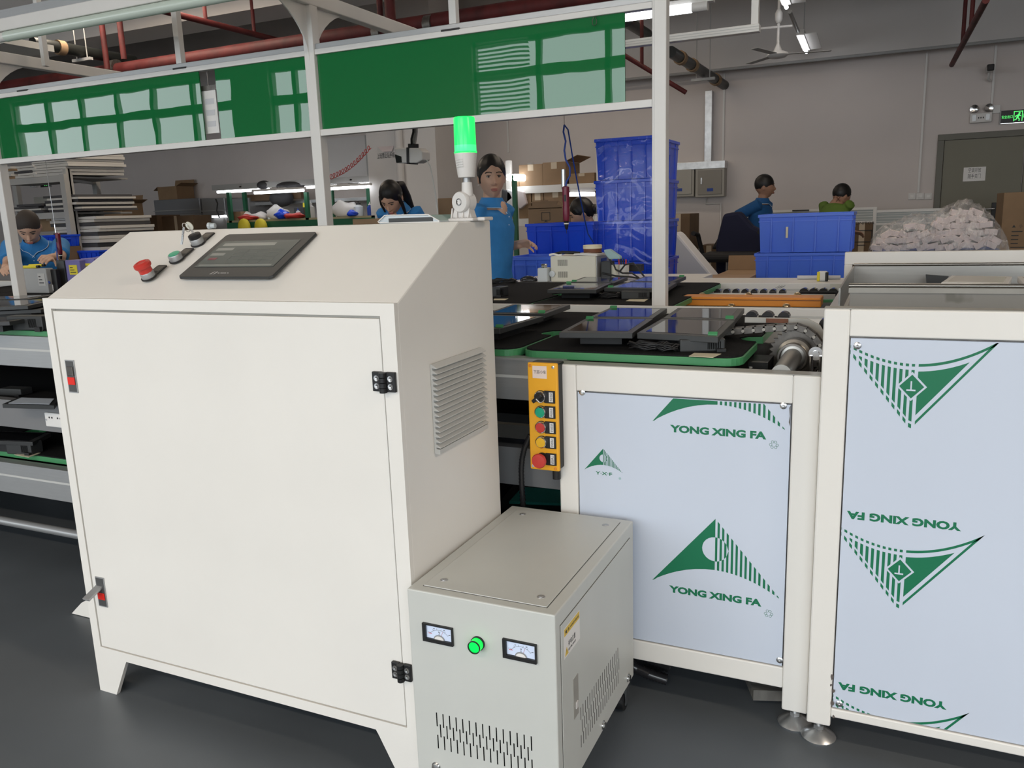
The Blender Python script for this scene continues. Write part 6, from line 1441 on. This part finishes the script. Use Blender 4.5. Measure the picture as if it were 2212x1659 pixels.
lump(527, .16, .08, 'pvc', 'small white bag at left on the lighted bench'); lump(560, .17, .07, 'pvc', 'white paper heap on the lighted bench'); lump(600, .2, .12, 'pvc', 'large translucent bag above the blue pouch'); lump(747, .24, .14, 'pvc', 'large white plastic bag right of middle post')
lump(535, .18, .05, 'red', 'red flat pouch at left on the bench', YG+.05, 'cloth_pouch'); lump(610, .12, .08, 'crate', 'blue pouch in middle of the bench', YG+.03, 'cloth_pouch'); lump(636, .18, .05, 'red', 'dark red rolled pouch right of the blue pouch', YG+.03, 'cloth_pouch'); lump(762, .06, .05, 'crate', 'small blue pouch beside the large white bag', YG, 'cloth_pouch')
for px, lab in ((527, 'left yellow bag hanging under the bench'), (563, 'right yellow bag hanging under the bench')):
    a = at(px, 483, Y=YG-.1); o = MB().ell(a-Vector((0, 0, .05)), .11, .08, .13, 14, 8).build('yellow_bag', 'labelyellow', smooth=50); tag(o, lab, 'bag')
q = rect(635, 448, 656, 466, YG+.4); o = B(q[0], q[1], YG+.4, YG+.6, bt, q[3]).build('black_case', 'foamdark', bevel=.01); tag(o, 'black case near the green upright on the bench', 'case')
q = rect(655, 438, 666, 466, YG+.45); o = B(q[0], q[1], YG+.45, YG+.5, bt, q[3]).build('yellow_folder', 'labelyellow'); tag(o, 'yellow folder standing behind the green upright', 'folder')
q = rect(497, 460, 520, 468, YG+.1); o = B(q[0], q[1], YG+.1, YG+.3, bt, q[3]+.02).build('small_carton', 'card'); tag(o, 'small brown carton at left end of the bench', 'carton')
a = at(449, 486, Y=1.86); a.z = CZT+.010; t = thing('clear_jar', 'small clear plastic cap lying on the cabinet top behind the key switch', 'jar', tuple(a)); MB().lathe([(.005, 0), (.010, .002), (.010, .009), (.0075, .011), (.0075, .024), (.005, .025)], a, (1, .2, 0), 16).build('jar_body', 'glassy', t, smooth=45)
o = MB().tube([at(800, 473, Y=4.6), at(870, 470, Y=4.6)], .001, 4) if 0 else None
q = rect(762, 472, 850, 486, 4.9); o = B(q[0], q[1], 4.9, 5.2, q[2]-.1, q[3]).build('low_carton', 'card'); tag(o, 'brown carton edge in front of the bent girl', 'carton')
carton(946, 428, 975, 470, 5.6, .02, 'folded carton flap standing left of the signal tower', 'card', tape=False, zb=0)
q = rect(1060, 400, 1110, 420, 7.0)
for px, lab in ((1098, 'left bright reflection of bench lamps beside the woman'), (1112, 'right bright reflection of bench lamps beside the woman')):
    for dy in (0, 6):
        a = at(px, 380+dy, Y=7.4); o = MB().cyl(a, a+Vector((.0, .5, 0)), .02, n=10).build('lamp_reflection', 'tube', smooth=50); tag(o, lab+(', upper' if dy == 0 else ', lower'), 'lamp', 'lamp reflections beside the woman')  # glowing rods standing in for reflections of the bench lights
a = at(1109, 378, Y=7.4); o = B(a.x-.02, a.x+.02, 7.4, 7.44, 0, a.z).build('green_upright', 'benchgreen'); tag(o, 'green upright between the bright lamp reflections beside woman', 'upright')
for px, m_, lab in ((1104, 'cloth', 'grey cloth hanging right of the woman'), (1122, 'pinkbox', 'pink cloth hanging right of the woman'), (1093, 'foamdark', 'dark tool pouch hanging right of the woman')):
    q = rect(px-9, 408, px+9, 452 if m_ != 'foamdark' else 440, 7.54); o = MB().prism([(q[0], 7.54, q[3]), (q[1], 7.54, q[3]-.03), (q[1]+.03, 7.54, q[2]+.05), ((q[0]+q[1])/2, 7.54, q[2]), (q[0]-.01, 7.54, q[2]+.06)], (0, .05, 0)).build('hanging_cloth', m_, bevel=.01); tag(o, lab, 'cloth')

# ================================================================== RIGHT REAR
# partition with glass
YPt = 10.9
t = thing('office_partition', 'low grey partition with glass strip behind wrapped parts', 'partition', (at(1590, 480, Y=YPt).x, YPt, 0))
for a, b in ((1590, 1885), (1889, 2030)):
    x0, x1 = at(a, 480, Y=YPt).x, at(b, 480, Y=YPt).x; zt_ = at((a+b)/2, 452, Y=YPt).z; zm = at((a+b)/2, 483, Y=YPt).z
    B(x0, x1, YPt+.01, YPt+.03, zm, zt_-.03).build('glass_pane', 'partglass', t); B(x0, x1, YPt, YPt+.04, .05, zm).build('lower_panel', 'partition', t); B(x0, x1, YPt-.005, YPt+.045, zt_-.03, zt_).build('top_rail', 'alu_white', t); B(x0, x1, YPt-.005, YPt+.045, zm-.01, zm+.015).build('mid_rail', 'alu_white', t)
    for k in range(5): B(x0, x1, YPt+.005, YPt+.01, zm+.03+k*.03, zm+.035+k*.03).build('blind_slat', 'alu_white', t)
    B(x1, x1+.04, YPt-.01, YPt+.05, 0, zt_).build('partition_post', 'alu_white', t)
q = rect(1712, 453, 1748, 456, YPt); o = B(q[0], q[1], YPt-.03, YPt-.005, q[2], q[3]).build('metal_strip', 'ink'); tag(o, 'thin dark bar on the partition between the two workers', 'bar')
# office chair with jacket
YC = 8.0; c = at(1575, 560, Y=YC); zb = at(1575, 590, Y=YC).z
t = thing('office_chair', 'black mesh office chair draped with a dark jacket', 'chair', (c.x, YC, 0))
cx9 = c.x; sh = at(1580, 552, Y=YC).z; bk = at(1570, 462, Y=YC).z
B(cx9-.25, cx9+.27, YC-.25, YC+.25, sh-.05, sh+.03).build('seat', 'chair', t, bevel=.03)
MB().prism([(cx9-.22, YC+.25, sh+.05), (cx9+.2, YC+.25, sh+.05), (cx9+.17, YC+.3, bk-.15), (cx9+.06, YC+.3, bk-.02), (cx9-.06, YC+.3, bk-.02), (cx9-.12, YC+.3, bk-.15)], (0, .05, 0)).build('backrest', 'chair', t, bevel=.02)
MB().tube([(cx9-.28, YC+.15, sh), (cx9-.32, YC+.1, sh+.2), (cx9-.3, YC-.2, sh+.22)], .022, 8).build('armrest', 'chair', t, smooth=60); MB().tube([(cx9+.28, YC+.15, sh), (cx9+.32, YC+.1, sh+.2), (cx9+.3, YC-.2, sh+.22)], .022, 8).build('armrest', 'chair', t, smooth=60)
MB().cyl((cx9, YC, .1), (cx9, YC, sh-.05), .03, n=12).build('gas_stem', 'chrome', t, smooth=40)
for k in range(5): a = R(72*k); MB().tube([(cx9, YC, .1), (cx9+.28*math.cos(a), YC+.28*math.sin(a), .06)], .02, 8).build('star_leg', 'chrome', t); MB().ell((cx9+.28*math.cos(a), YC+.28*math.sin(a), .03), .03, .03, .03, 10, 6).build('caster', 'black', t, smooth=60)
o = MB().prism([(cx9-.10, YC+.20, bk), (cx9+.05, YC+.20, bk+.02), (cx9+.17, YC+.2, bk-.12), (cx9+.36, YC+.2, bk-.22), (cx9+.36, YC+.2, bk-.5), (cx9+.2, YC+.2, bk-.62), (cx9-.16, YC+.2, bk-.65), (cx9-.17, YC+.2, bk-.3)], (0, .18, 0)).build('dark_jacket', 'jacket', bevel=.03); tag(o, 'dark navy jacket hung over the back of office chair', 'jacket')
# draped translucent sheet over something
t_ = MB().prism([at(x, y, Y=6.9) for x, y in ((1456, 500), (1466, 508), (1548, 606), (1556, 640), (1456, 640))], (0, .25, 0)).build('plastic_sheet', 'cloth', bevel=.02); tag(t_, 'pale crinkled plastic sheet sloping right of the tall stack', 'sheet')
# wrapped parts bag on a table
YB9 = 7.2
tb = thing('packing_table', 'table carrying the plastic wrapped parts behind the lift frame', 'table', (at(1880, 560, Y=YB9).x, YB9, 0))
x0, x1 = at(1885, 550, Y=YB9).x, at(2160, 550, Y=YB9).x; zt9 = at(2020, 541, Y=YB9).z
B(x0, x1, YB9-.3, YB9+.5, zt9-.04, zt9).build('table_top', 'bluecable', tb)
for x in (x0+.03, x1-.07):
    for y in (YB9-.28, YB9+.44): B(x, x+.04, y, y+.04, 0, zt9-.04).build('leg', 'rack', tb)
rs = random.Random(3); n = 0
_pf = [(0, .10), (.06, .20), (.2, .235), (.33, .27), (.45, .25), (.55, .30), (.70, .37), (.82, .33), (.93, .24), (1, .12)]
def prof9(f):
    for (a_, u_), (b_, v_) in zip(_pf, _pf[1:]):
        if f <= b_: return u_+(v_-u_)*(f-a_)/(b_-a_)
    return .1
for row in range(8):
    for k in range(13):
        f = (k+.5+.5*(row % 2))/14; z = zt9+.02+row*.048+rs.uniform(-.008, .012)
        if z+.05 > zt9+prof9(f)*(.92 if row % 3 else .85): continue
        c = Vector((x0+(x1-x0)*f, YB9-.18+rs.uniform(-.02, .02)+row*.02, z+.022)); an = rs.uniform(-.6, .6)
        o = MB().obox(c, Vector((math.cos(an), 0, math.sin(an)))*.042, (0, .1, 0), Vector((-math.sin(an), 0, math.cos(an)))*.021).build('plastic_part', 'pinkbox', bevel=.003)
        tag(o, 'small pinkish white part packed in the clear bag on table', 'part', 'parts in the clear bag'); n += 1
vs = []; N1, N2 = 60, 26
for i in range(N1+1):
    f = i/N1; hgt = (prof9(f)+.01)*(math.sin(math.pi*min(1, max(.0, f*1.0)))**.15)+.004
    for j in range(N2+1):
        g = j/N2; an = math.pi*g; k = 1+.07*rs.uniform(-1, 1)
        vs.append((x0-.03+(x1-x0+.06)*f, YB9+.05-.36*math.cos(an)*k, zt9+.004+hgt*max(0, math.sin(an))**.6*k))
o = MB().add(vs, [(i*(N2+1)+j, (i+1)*(N2+1)+j, (i+1)*(N2+1)+j+1, i*(N2+1)+j+1) for i in range(N1) for j in range(N2)]).build('clear_bag', 'clear', smooth=80); tag(o, 'large crinkled clear plastic bag covering pinkish parts', 'bag')
carton_l = carton(1830, 560, 1850, 600, 7, .2, 'x') if 0 else None
# ================================================================== PEOPLE
def rotz(v, a): return Matrix.Rotation(a, 3, 'Z') @ Vector(v)
def finger(mb, p, d, n, L, r, curl):
    d = Vector(d).normalized(); n = Vector(n).normalized(); q = Vector(p)
    for k, f in enumerate((.45, .32, .23)):
        a = R(curl*(k+.6)); dd = d*math.cos(a)+n*math.sin(a); e = q+dd*L*f; mb.cap(q, r*(1-.1*k), e, r*(.9-.1*k), 10); q = e
def hand(mb, wr, d, n, s, side, curl=28):
    # wr wrist, d pointing direction, n palm-side normal
    d = Vector(d).normalized(); n = (Vector(n)-d*Vector(n).dot(d)).normalized(); c = d.cross(n).normalized()*side
    pc = wr+d*.048*s
    for k in range(4):
        o = (k-1.5)*.0185*s; mb.cap(wr+d*.01*s+c*o*.75, .0125*s, wr+d*.088*s+c*o, .0105*s, 10)
        finger(mb, wr+d*.088*s+c*o, d, n, (.062, .074, .080, .070)[k]*s, .0082*s, curl)
    finger(mb, wr+d*.028*s+c*.03*s, (d*.72+c*.75), n, .062*s, .0098*s, curl*.6)
def ik(S, T, l1, l2, pole):
    v = T-S; L = min(v.length, (l1+l2)*.985); T = S+v.normalized()*L; a = (l1*l1-l2*l2+L*L)/(2*L); h = math.sqrt(max(0, l1*l1-a*a)); v = v.normalized()
    p = Vector(pole); p = (p-v*p.dot(v)).normalized(); return S+v*a+p*h, T
def person(label, head, body, look, lean=0, hpitch=0, hroll=0, s=1.0, shirt='shirt', skin='skin', handL=None, handR=None, hair='bun', vox=.006, female=True, piping=True, hunch=0):
    head = Vector(head); B_ = R(body); Lk = R(look); f = rotz((0, -1, 0), B_); rt = rotz((1, 0, 0), B_)   # rt = image-right when facing camera
    lean_ = R(lean); sp = (Vector((0, 0, 1))*math.cos(lean_)+f*math.sin(lean_)).normalized(); fr = (f*math.cos(lean_)-Vector((0, 0, 1))*math.sin(lean_)).normalized()
    hl = R(hpitch); hf = rotz((0, -1, 0), Lk); hr = rotz((1, 0, 0), Lk); hu = (Vector((0, 0, 1))*math.cos(hl)+hf*math.sin(hl)); hfw = (hf*math.cos(hl)-Vector((0, 0, 1))*math.sin(hl))
    hrr = (hr*math.cos(R(hroll))+hu*math.sin(R(hroll))); hu = hrr.cross(-hfw)*1.0; hu = hu if hu.z > -.9 else hu
    HM = Matrix((hrr, -hfw, hu)).transposed()      # local x right, y back, z up
    if (HM @ Vector((0, 0, 1))).dot(Vector((0, 0, 1))*math.cos(hl)+hf*math.sin(hl)) < 0: HM = Matrix((hrr, -hfw, -hu)).transposed()
    H = lambda x, y, z: head+HM @ (Vector((x, y, z))*s)
    neck = head-(HM @ Vector((0, -.0, .115)))*s*.85-sp*.045*s+HM @ Vector((0, .02, 0))+Vector((0, 0, hunch))
    chest = neck-sp*.17*s; waist = neck-sp*.38*s; pel = neck-sp*.50*s; pel.z = max(pel.z, .55)
    t = thing('person', label, 'person', (pel.x, pel.y, 0))
    mb = MB(); fw = .86 if female else 1.0
    shL = neck-sp*.045*s-rt*.165*s*fw; shR = neck-sp*.045*s+rt*.165*s*fw
    def torso(mb, g, z0=0, z1=99):
        secs = [(pel-sp*.10*s, .155, .105), (pel, .165, .115), (waist, .130, .095), (chest-sp*.06*s, .150*fw+.01, .108), (chest+sp*.04*s, .165*fw+.012, .105), (neck-sp*.055*s, .150*fw, .082), (neck-sp*.034*s, .088, .062)]+([(neck+sp*.015*s, .052, .052)] if not g else [])
        vs = []; n = 24
        for c, a, b in secs:
            for k in range(n):
                q = 2*math.pi*k/n; vs.append(c+rt*((a+g)*s*math.cos(q))+fr*((b+g)*s*math.sin(q)))
        N = len(secs); mb.add(vs, [(i*n+k, i*n+(k+1) % n, (i+1)*n+(k+1) % n, (i+1)*n+k) for i in range(N-1) for k in range(n)]+[tuple(range(n))[::-1], tuple(range((N-1)*n, N*n))])
    torso(mb, 0)
    mb.cap(neck-sp*.02*s, .052*s, H(0, .012, -.07), .047*s, 16)
    # head
    def hshape(p, d):
        z = d.z
        k = 1.0
        if z < 0: k = 1-.30*(-z)**1.3
        x = p.x*k*(1-.06*max(0, z)); y = p.y*(1-.12*max(0, -z)**2) if p.y > 0 else p.y*(1-.05*max(0, -z))
        if d.y > 0 and z < -.2: y *= 1-.45*min(1, (-z-.2)*1.4)
        q = Vector((x, y, p.z))
        if d.y < 0:
            for sx in (-1, 1):   # eye hollows and cheeks
                e = ((d.x-sx*.36)**2+(d.z-.06)**2); q.y += .008*math.exp(-e/.028)
                e = ((d.x-sx*.46)**2+(d.z+.28)**2); q.y -= .004*math.exp(-e/.05)
            e = (d.x**2)/.25+((d.z-.27)**2)/.02; q.y -= .003*math.exp(-e)
            e = (d.x**2)/.04+((d.z+.86)**2)/.03; q.y -= .010*math.exp(-e)
        return q*s
    mb.ell(head, .074, .094, .116, 40, 28, HM, hshape)
    mb.rings([(H(0, -.086, .016), (.0055*s, .006*s)), (H(0, -.097, -.006), (.008*s, .009*s)), (H(0, -.106, -.024), (.0115*s, .010*s)), (H(0, -.093, -.036), (.011*s, .006*s))], 12, side=tuple(hrr))
    for sx in (-1, 1):
        mb.ell(H(sx*.011, -.094, -.031), .0065*s, .008*s, .006*s, 10, 6, HM)
        mb.ell(H(sx*.074, .012, -.004), .007*s, .017*s, .030*s, 12, 8, HM)
    mb.ell(H(0, -.088, -.058), .022*s, .008*s, .0055*s, 14, 8, HM); mb.ell(H(0, -.087, -.067), .018*s, .009*s, .0065*s, 14, 8, HM)
    # arms
    ends = []
    for S, T, sg in ((shL, handL, -1), (shR, handR, 1)):
        if T is None: T = S-sp*.505*s+rt*sg*.03+f*.05
        T = Vector(T); E_, W = ik(S, T, .27*s, .245*s, -f*.9+rt*sg*.25-Vector((0, 0, .4)))
        mb.cap(S, .047*s*fw, E_, .036*s, 14); mb.cap(E_, .036*s, W, .025*s, 14)
        d = (W-E_).normalized(); hand(mb, W, (d+f*.1), Vector((0, 0, -1))*.8-rt*sg*.5 if abs(d.z) < .85 else -rt*sg, s*.95, sg if abs(d.z) < .85 else 1); ends.append((S, E_, W))
    # legs
    an = Vector((pel.x, pel.y, 0)); 
    for sg in (-1, 1):
        h_ = pel+rt*sg*.085*s-sp*.06; k_ = Vector((pel.x, pel.y, pel.z*.52))+rt*sg*.09*s+f*.05; a_ = an+rt*sg*.09*s+Vector((0, 0, .08))
        mb.cap(h_, .078*s, k_, .052*s, 14); mb.cap(k_, .052*s, a_, .034*s, 14); mb.cap(a_-Vector((0, 0, .03)), .036*s, a_+f*.13-Vector((0, 0, .045)), .028*s, 12)
    mb.build('body', skin, t, remesh=vox, relax=3)
    # face paint pieces
    for sx in (-1, 1):
        MB().ell(H(sx*.0285, -.0775, .009), .0135*s, .006*s, .0048*s, 14, 8, HM).build('eye', 'eyewhite', t, smooth=80)
        MB().ell(H(sx*.0285, -.0822, .009), .0052*s, .0025*s, .0048*s, 12, 8, HM).build('iris', 'ink', t, smooth=80)
        MB().tube([H(sx*.013, -.0835, .0105), H(sx*.020, -.0868, .0150), H(sx*.030, -.0862, .0165), H(sx*.041, -.0775, .0125)], .0017*s, 6).build('eyelid', 'hair', t, smooth=80)
        MB().tube([H(sx*.012, -.0915, .029), H(sx*.024, -.0915, .034), H(sx*.036, -.0865, .034), H(sx*.047, -.076, .028)], .0026*s, 6).build('eyebrow', 'hair', t, smooth=80)
    MB().ell(H(0, -.0905, -.0580), .0215*s, .007*s, .0042*s, 16, 8, HM).build('upper_lip', 'lips', t, smooth=80)
    MB().ell(H(0, -.0900, -.0655), .0175*s, .007*s, .0050*s, 16, 8, HM).build('lower_lip', 'lips', t, smooth=80)
    # hair
    hb = MB()
    if hair == 'crop':
        hb.ell(H(0, .008, .034), .0810*s, .098*s, .098*s, 32, 20, HM, lambda p, d: p*(1+.01*math.sin(22*d.x+17*d.y)))
        hb.build('hair', 'hair', t, smooth=80)
    elif hair == 'buzz':
        hb.ell(H(0, .008, .034), .0770*s, .093*s, .0925*s, 32, 20, HM); hb.build('hair', 'buzz', t, smooth=80)
    else:
        hb.ell(H(0, .013, .030), .0815*s, .096*s, .104*s, 36, 22, HM, lambda p, d: p*(1+.012*math.sin(26*math.atan2(d.y, d.x))))
        if hair == 'pony':
            hb.rings([(H(.02, .10, .03), .03*s), (H(.03, .14, .0), .036*s), (H(.045, .13, -.10), .034*s), (H(.06, .10, -.20), .026*s), (H(.065, .07, -.27), .010*s)], 14)
            hb.rings([(H(.070, -.02, .04), .013*s), (H(.080, -.03, -.03), .015*s), (H(.078, -.035, -.11), .011*s), (H(.07, -.05, -.20), .005*s)], 10)
            hb.rings([(H(-.070, -.02, .04), .013*s), (H(-.080, -.03, -.03), .013*s), (H(-.076, -.035, -.10), .007*s)], 10)
        elif hair == 'bun':
            hb.ell(H(0, .108, -.012), .040*s, .034*s, .042*s, 18, 12, HM)
            hb.rings([(H(-.060, -.035, .055), .012*s), (H(-.072, -.030, .01), .008*s), (H(-.072, -.020, -.03), .004*s)], 10); hb.rings([(H(.060, -.035, .055), .012*s), (H(.072, -.026, .015), .006*s)], 10)
        hb.build('hair', 'hair', t, remesh=.005*s, relax=2)
        if hair == 'bun': MB().ell(H(-.077, .0, -.038), .004, .004, .004, 10, 6).build('earring', 'paper', t, smooth=60)
    # shirt
    sb = MB(); torso(sb, .013)
    for S, E_, W in ends:
        m_ = S.lerp(E_, .80); sb.cyl(S.lerp(E_, -.12), m_, .060*s*fw, .058*s*fw, 18); sb.ell(S, .060*s*fw, .060*s*fw, .058*s*fw, 16, 10)
    sb.build('polo_shirt' if piping else 'shirt', shirt, t, remesh=.007, relax=5)
    if piping:
        nb = neck+sp*.012*s
        for sg in (-1, 1):
            col = MB(); P = []
            for k in range(8): q = R(95-k*24) if sg > 0 else R(85+k*24); P.append((q, k))
            vs = []
            for q, k in P:
                vs.append(nb+rt*(.058*s*math.cos(q))+fr*(.060*s*math.sin(q))+sp*(.022*s)); vs.append(nb+rt*(.092*s*math.cos(q))+fr*((.086 if k > 0 else .100)*s*math.sin(q))-sp*((.034 if k > 0 else .065)*s))
            n = len(vs)//2
            col.add(vs+[v+fr*.004 for v in vs], [(2*i, 2*i+1, 2*i+3, 2*i+2) for i in range(n-1)]+[(2*n+2*i, 2*n+2*i+2, 2*n+2*i+3, 2*n+2*i+1) for i in range(n-1)]+[(2*i+1, 2*n+2*i+1, 2*n+2*i+3, 2*i+3) for i in range(n-1)])
            co = col.build('collar', shirt, t, smooth=50)
            MB().tube([vs[2*i+1]+fr*.004 for i in range(n)], .0018*s, 6).build('collar_piping', 'piping', co, smooth=60)
        for k in range(2): MB().lathe([(.004, 0), (.004, .002)], chest+sp*(.10-.045*k)*s+fr*.118*s, fr, 10).build('button', 'piping', t)
    if piping and female: MB().ell(neck+fr*.070*s-sp*.035*s, .034*s, .030*s, .050*s, 14, 10, Matrix((rt, fr, sp)).transposed()).build('neckline', skin, t, smooth=80)
    tr = MB()
    tr.rings([(pel-sp*.0+Vector((0, 0, .0)), (.172*s, .122*s)), (pel-Vector((0, 0, .14)), (.175*s, .125*s))], 20, side=tuple(f))
    for sg in (-1, 1):
        k_ = Vector((pel.x, pel.y, pel.z*.52))+rt*sg*.09*s+f*.05; a_ = an+rt*sg*.09*s+Vector((0, 0, .10)); h_ = pel+rt*sg*.085*s-Vector((0, 0, .08))
        tr.cyl(h_, k_, .092*s, .068*s, 16); tr.ell(k_, .068*s, .068*s, .068*s, 14, 8); tr.cyl(k_, a_, .068*s, .060*s, 16)
        MB().cap(a_-Vector((0, 0, .062)), .036, a_+f*.14-Vector((0, 0, .066)), .032, 12).build('shoe', 'black', t, smooth=60)
    tr.build('trousers', 'trouser', t, remesh=.009, relax=3)
    return t, H
dm('buzz', (.045, .035, .030), .7)
person('woman in light blue polo shirt with tied black hair looking towards camera', at(1062, 380, Y=4.55)+Vector((0, 0, -.012)), 82, 34, lean=3, hpitch=4, s=1.06, hair='bun', handR=at(1122, 528, Y=4.70), handL=None, vox=.005)
person('bending man in blue polo shirt with short hair working at left edge', at(62, 492, Y=4.12), 38, 48, lean=38, hpitch=38, hroll=0, s=1.06, shirt='shirt', female=False, hair='buzz', handR=at(92, 574, Y=3.72), handL=at(8, 596, Y=3.65), vox=.005)
person('girl in blue shirt with long ponytail bending her head down behind cabinet', at(846, 428, Y=5.15), 0, 8, lean=24, hpitch=42, hunch=.03, s=1.0, hair='pony', vox=.006)
person('dark haired seated worker half hidden left of the tall blue crates', at(1258, 462, Y=6.3), -70, -75, lean=20, hpitch=25, s=1.0, hair='bun', piping=False, shirt='shirt_dark', vox=.008)
w_, _ = person('man in blue polo shirt walking with a small carton at the back', at(1652, 404, Y=9.0), 80, 98, lean=4, hpitch=0, s=1.0, shirt='shirt_dark', skin='skin2', hair='crop', female=False, handL=at(1618, 508, Y=8.85), handR=None, vox=.008)
t, _ = carton(1594, 518, 1630, 552, 8.72, .2, 'small brown carton held low by the walking man', 'card', tape=False)
text('▬▬', (at(1606, 530, Y=8.72).x, 8.718, at(1606, 530, Y=8.72).z), (1, 0, 0), (0, 0, 1), .02, 'ink', t)
g_, Hh = person('person in green shirt with bow clip facing away towards the wall', at(1818, 424, Y=8.8), 150, 135, lean=18, hpitch=14, hunch=.075, s=.95, shirt='shirtgreen', skin='skin2', hair='crop', piping=False, handR=at(1838, 500, Y=8.7), handL=at(1780, 500, Y=9.1), vox=.008)
a = at(1811, 430, Y=8.70); MB().obox(a, (.018, 0, .022), (0, .004, 0), (-.003, 0, .003)).obox(a, (.018, 0, -.022), (0, .004, 0), (.003, 0, .003)).build('bow_clip', 'rust', g_)
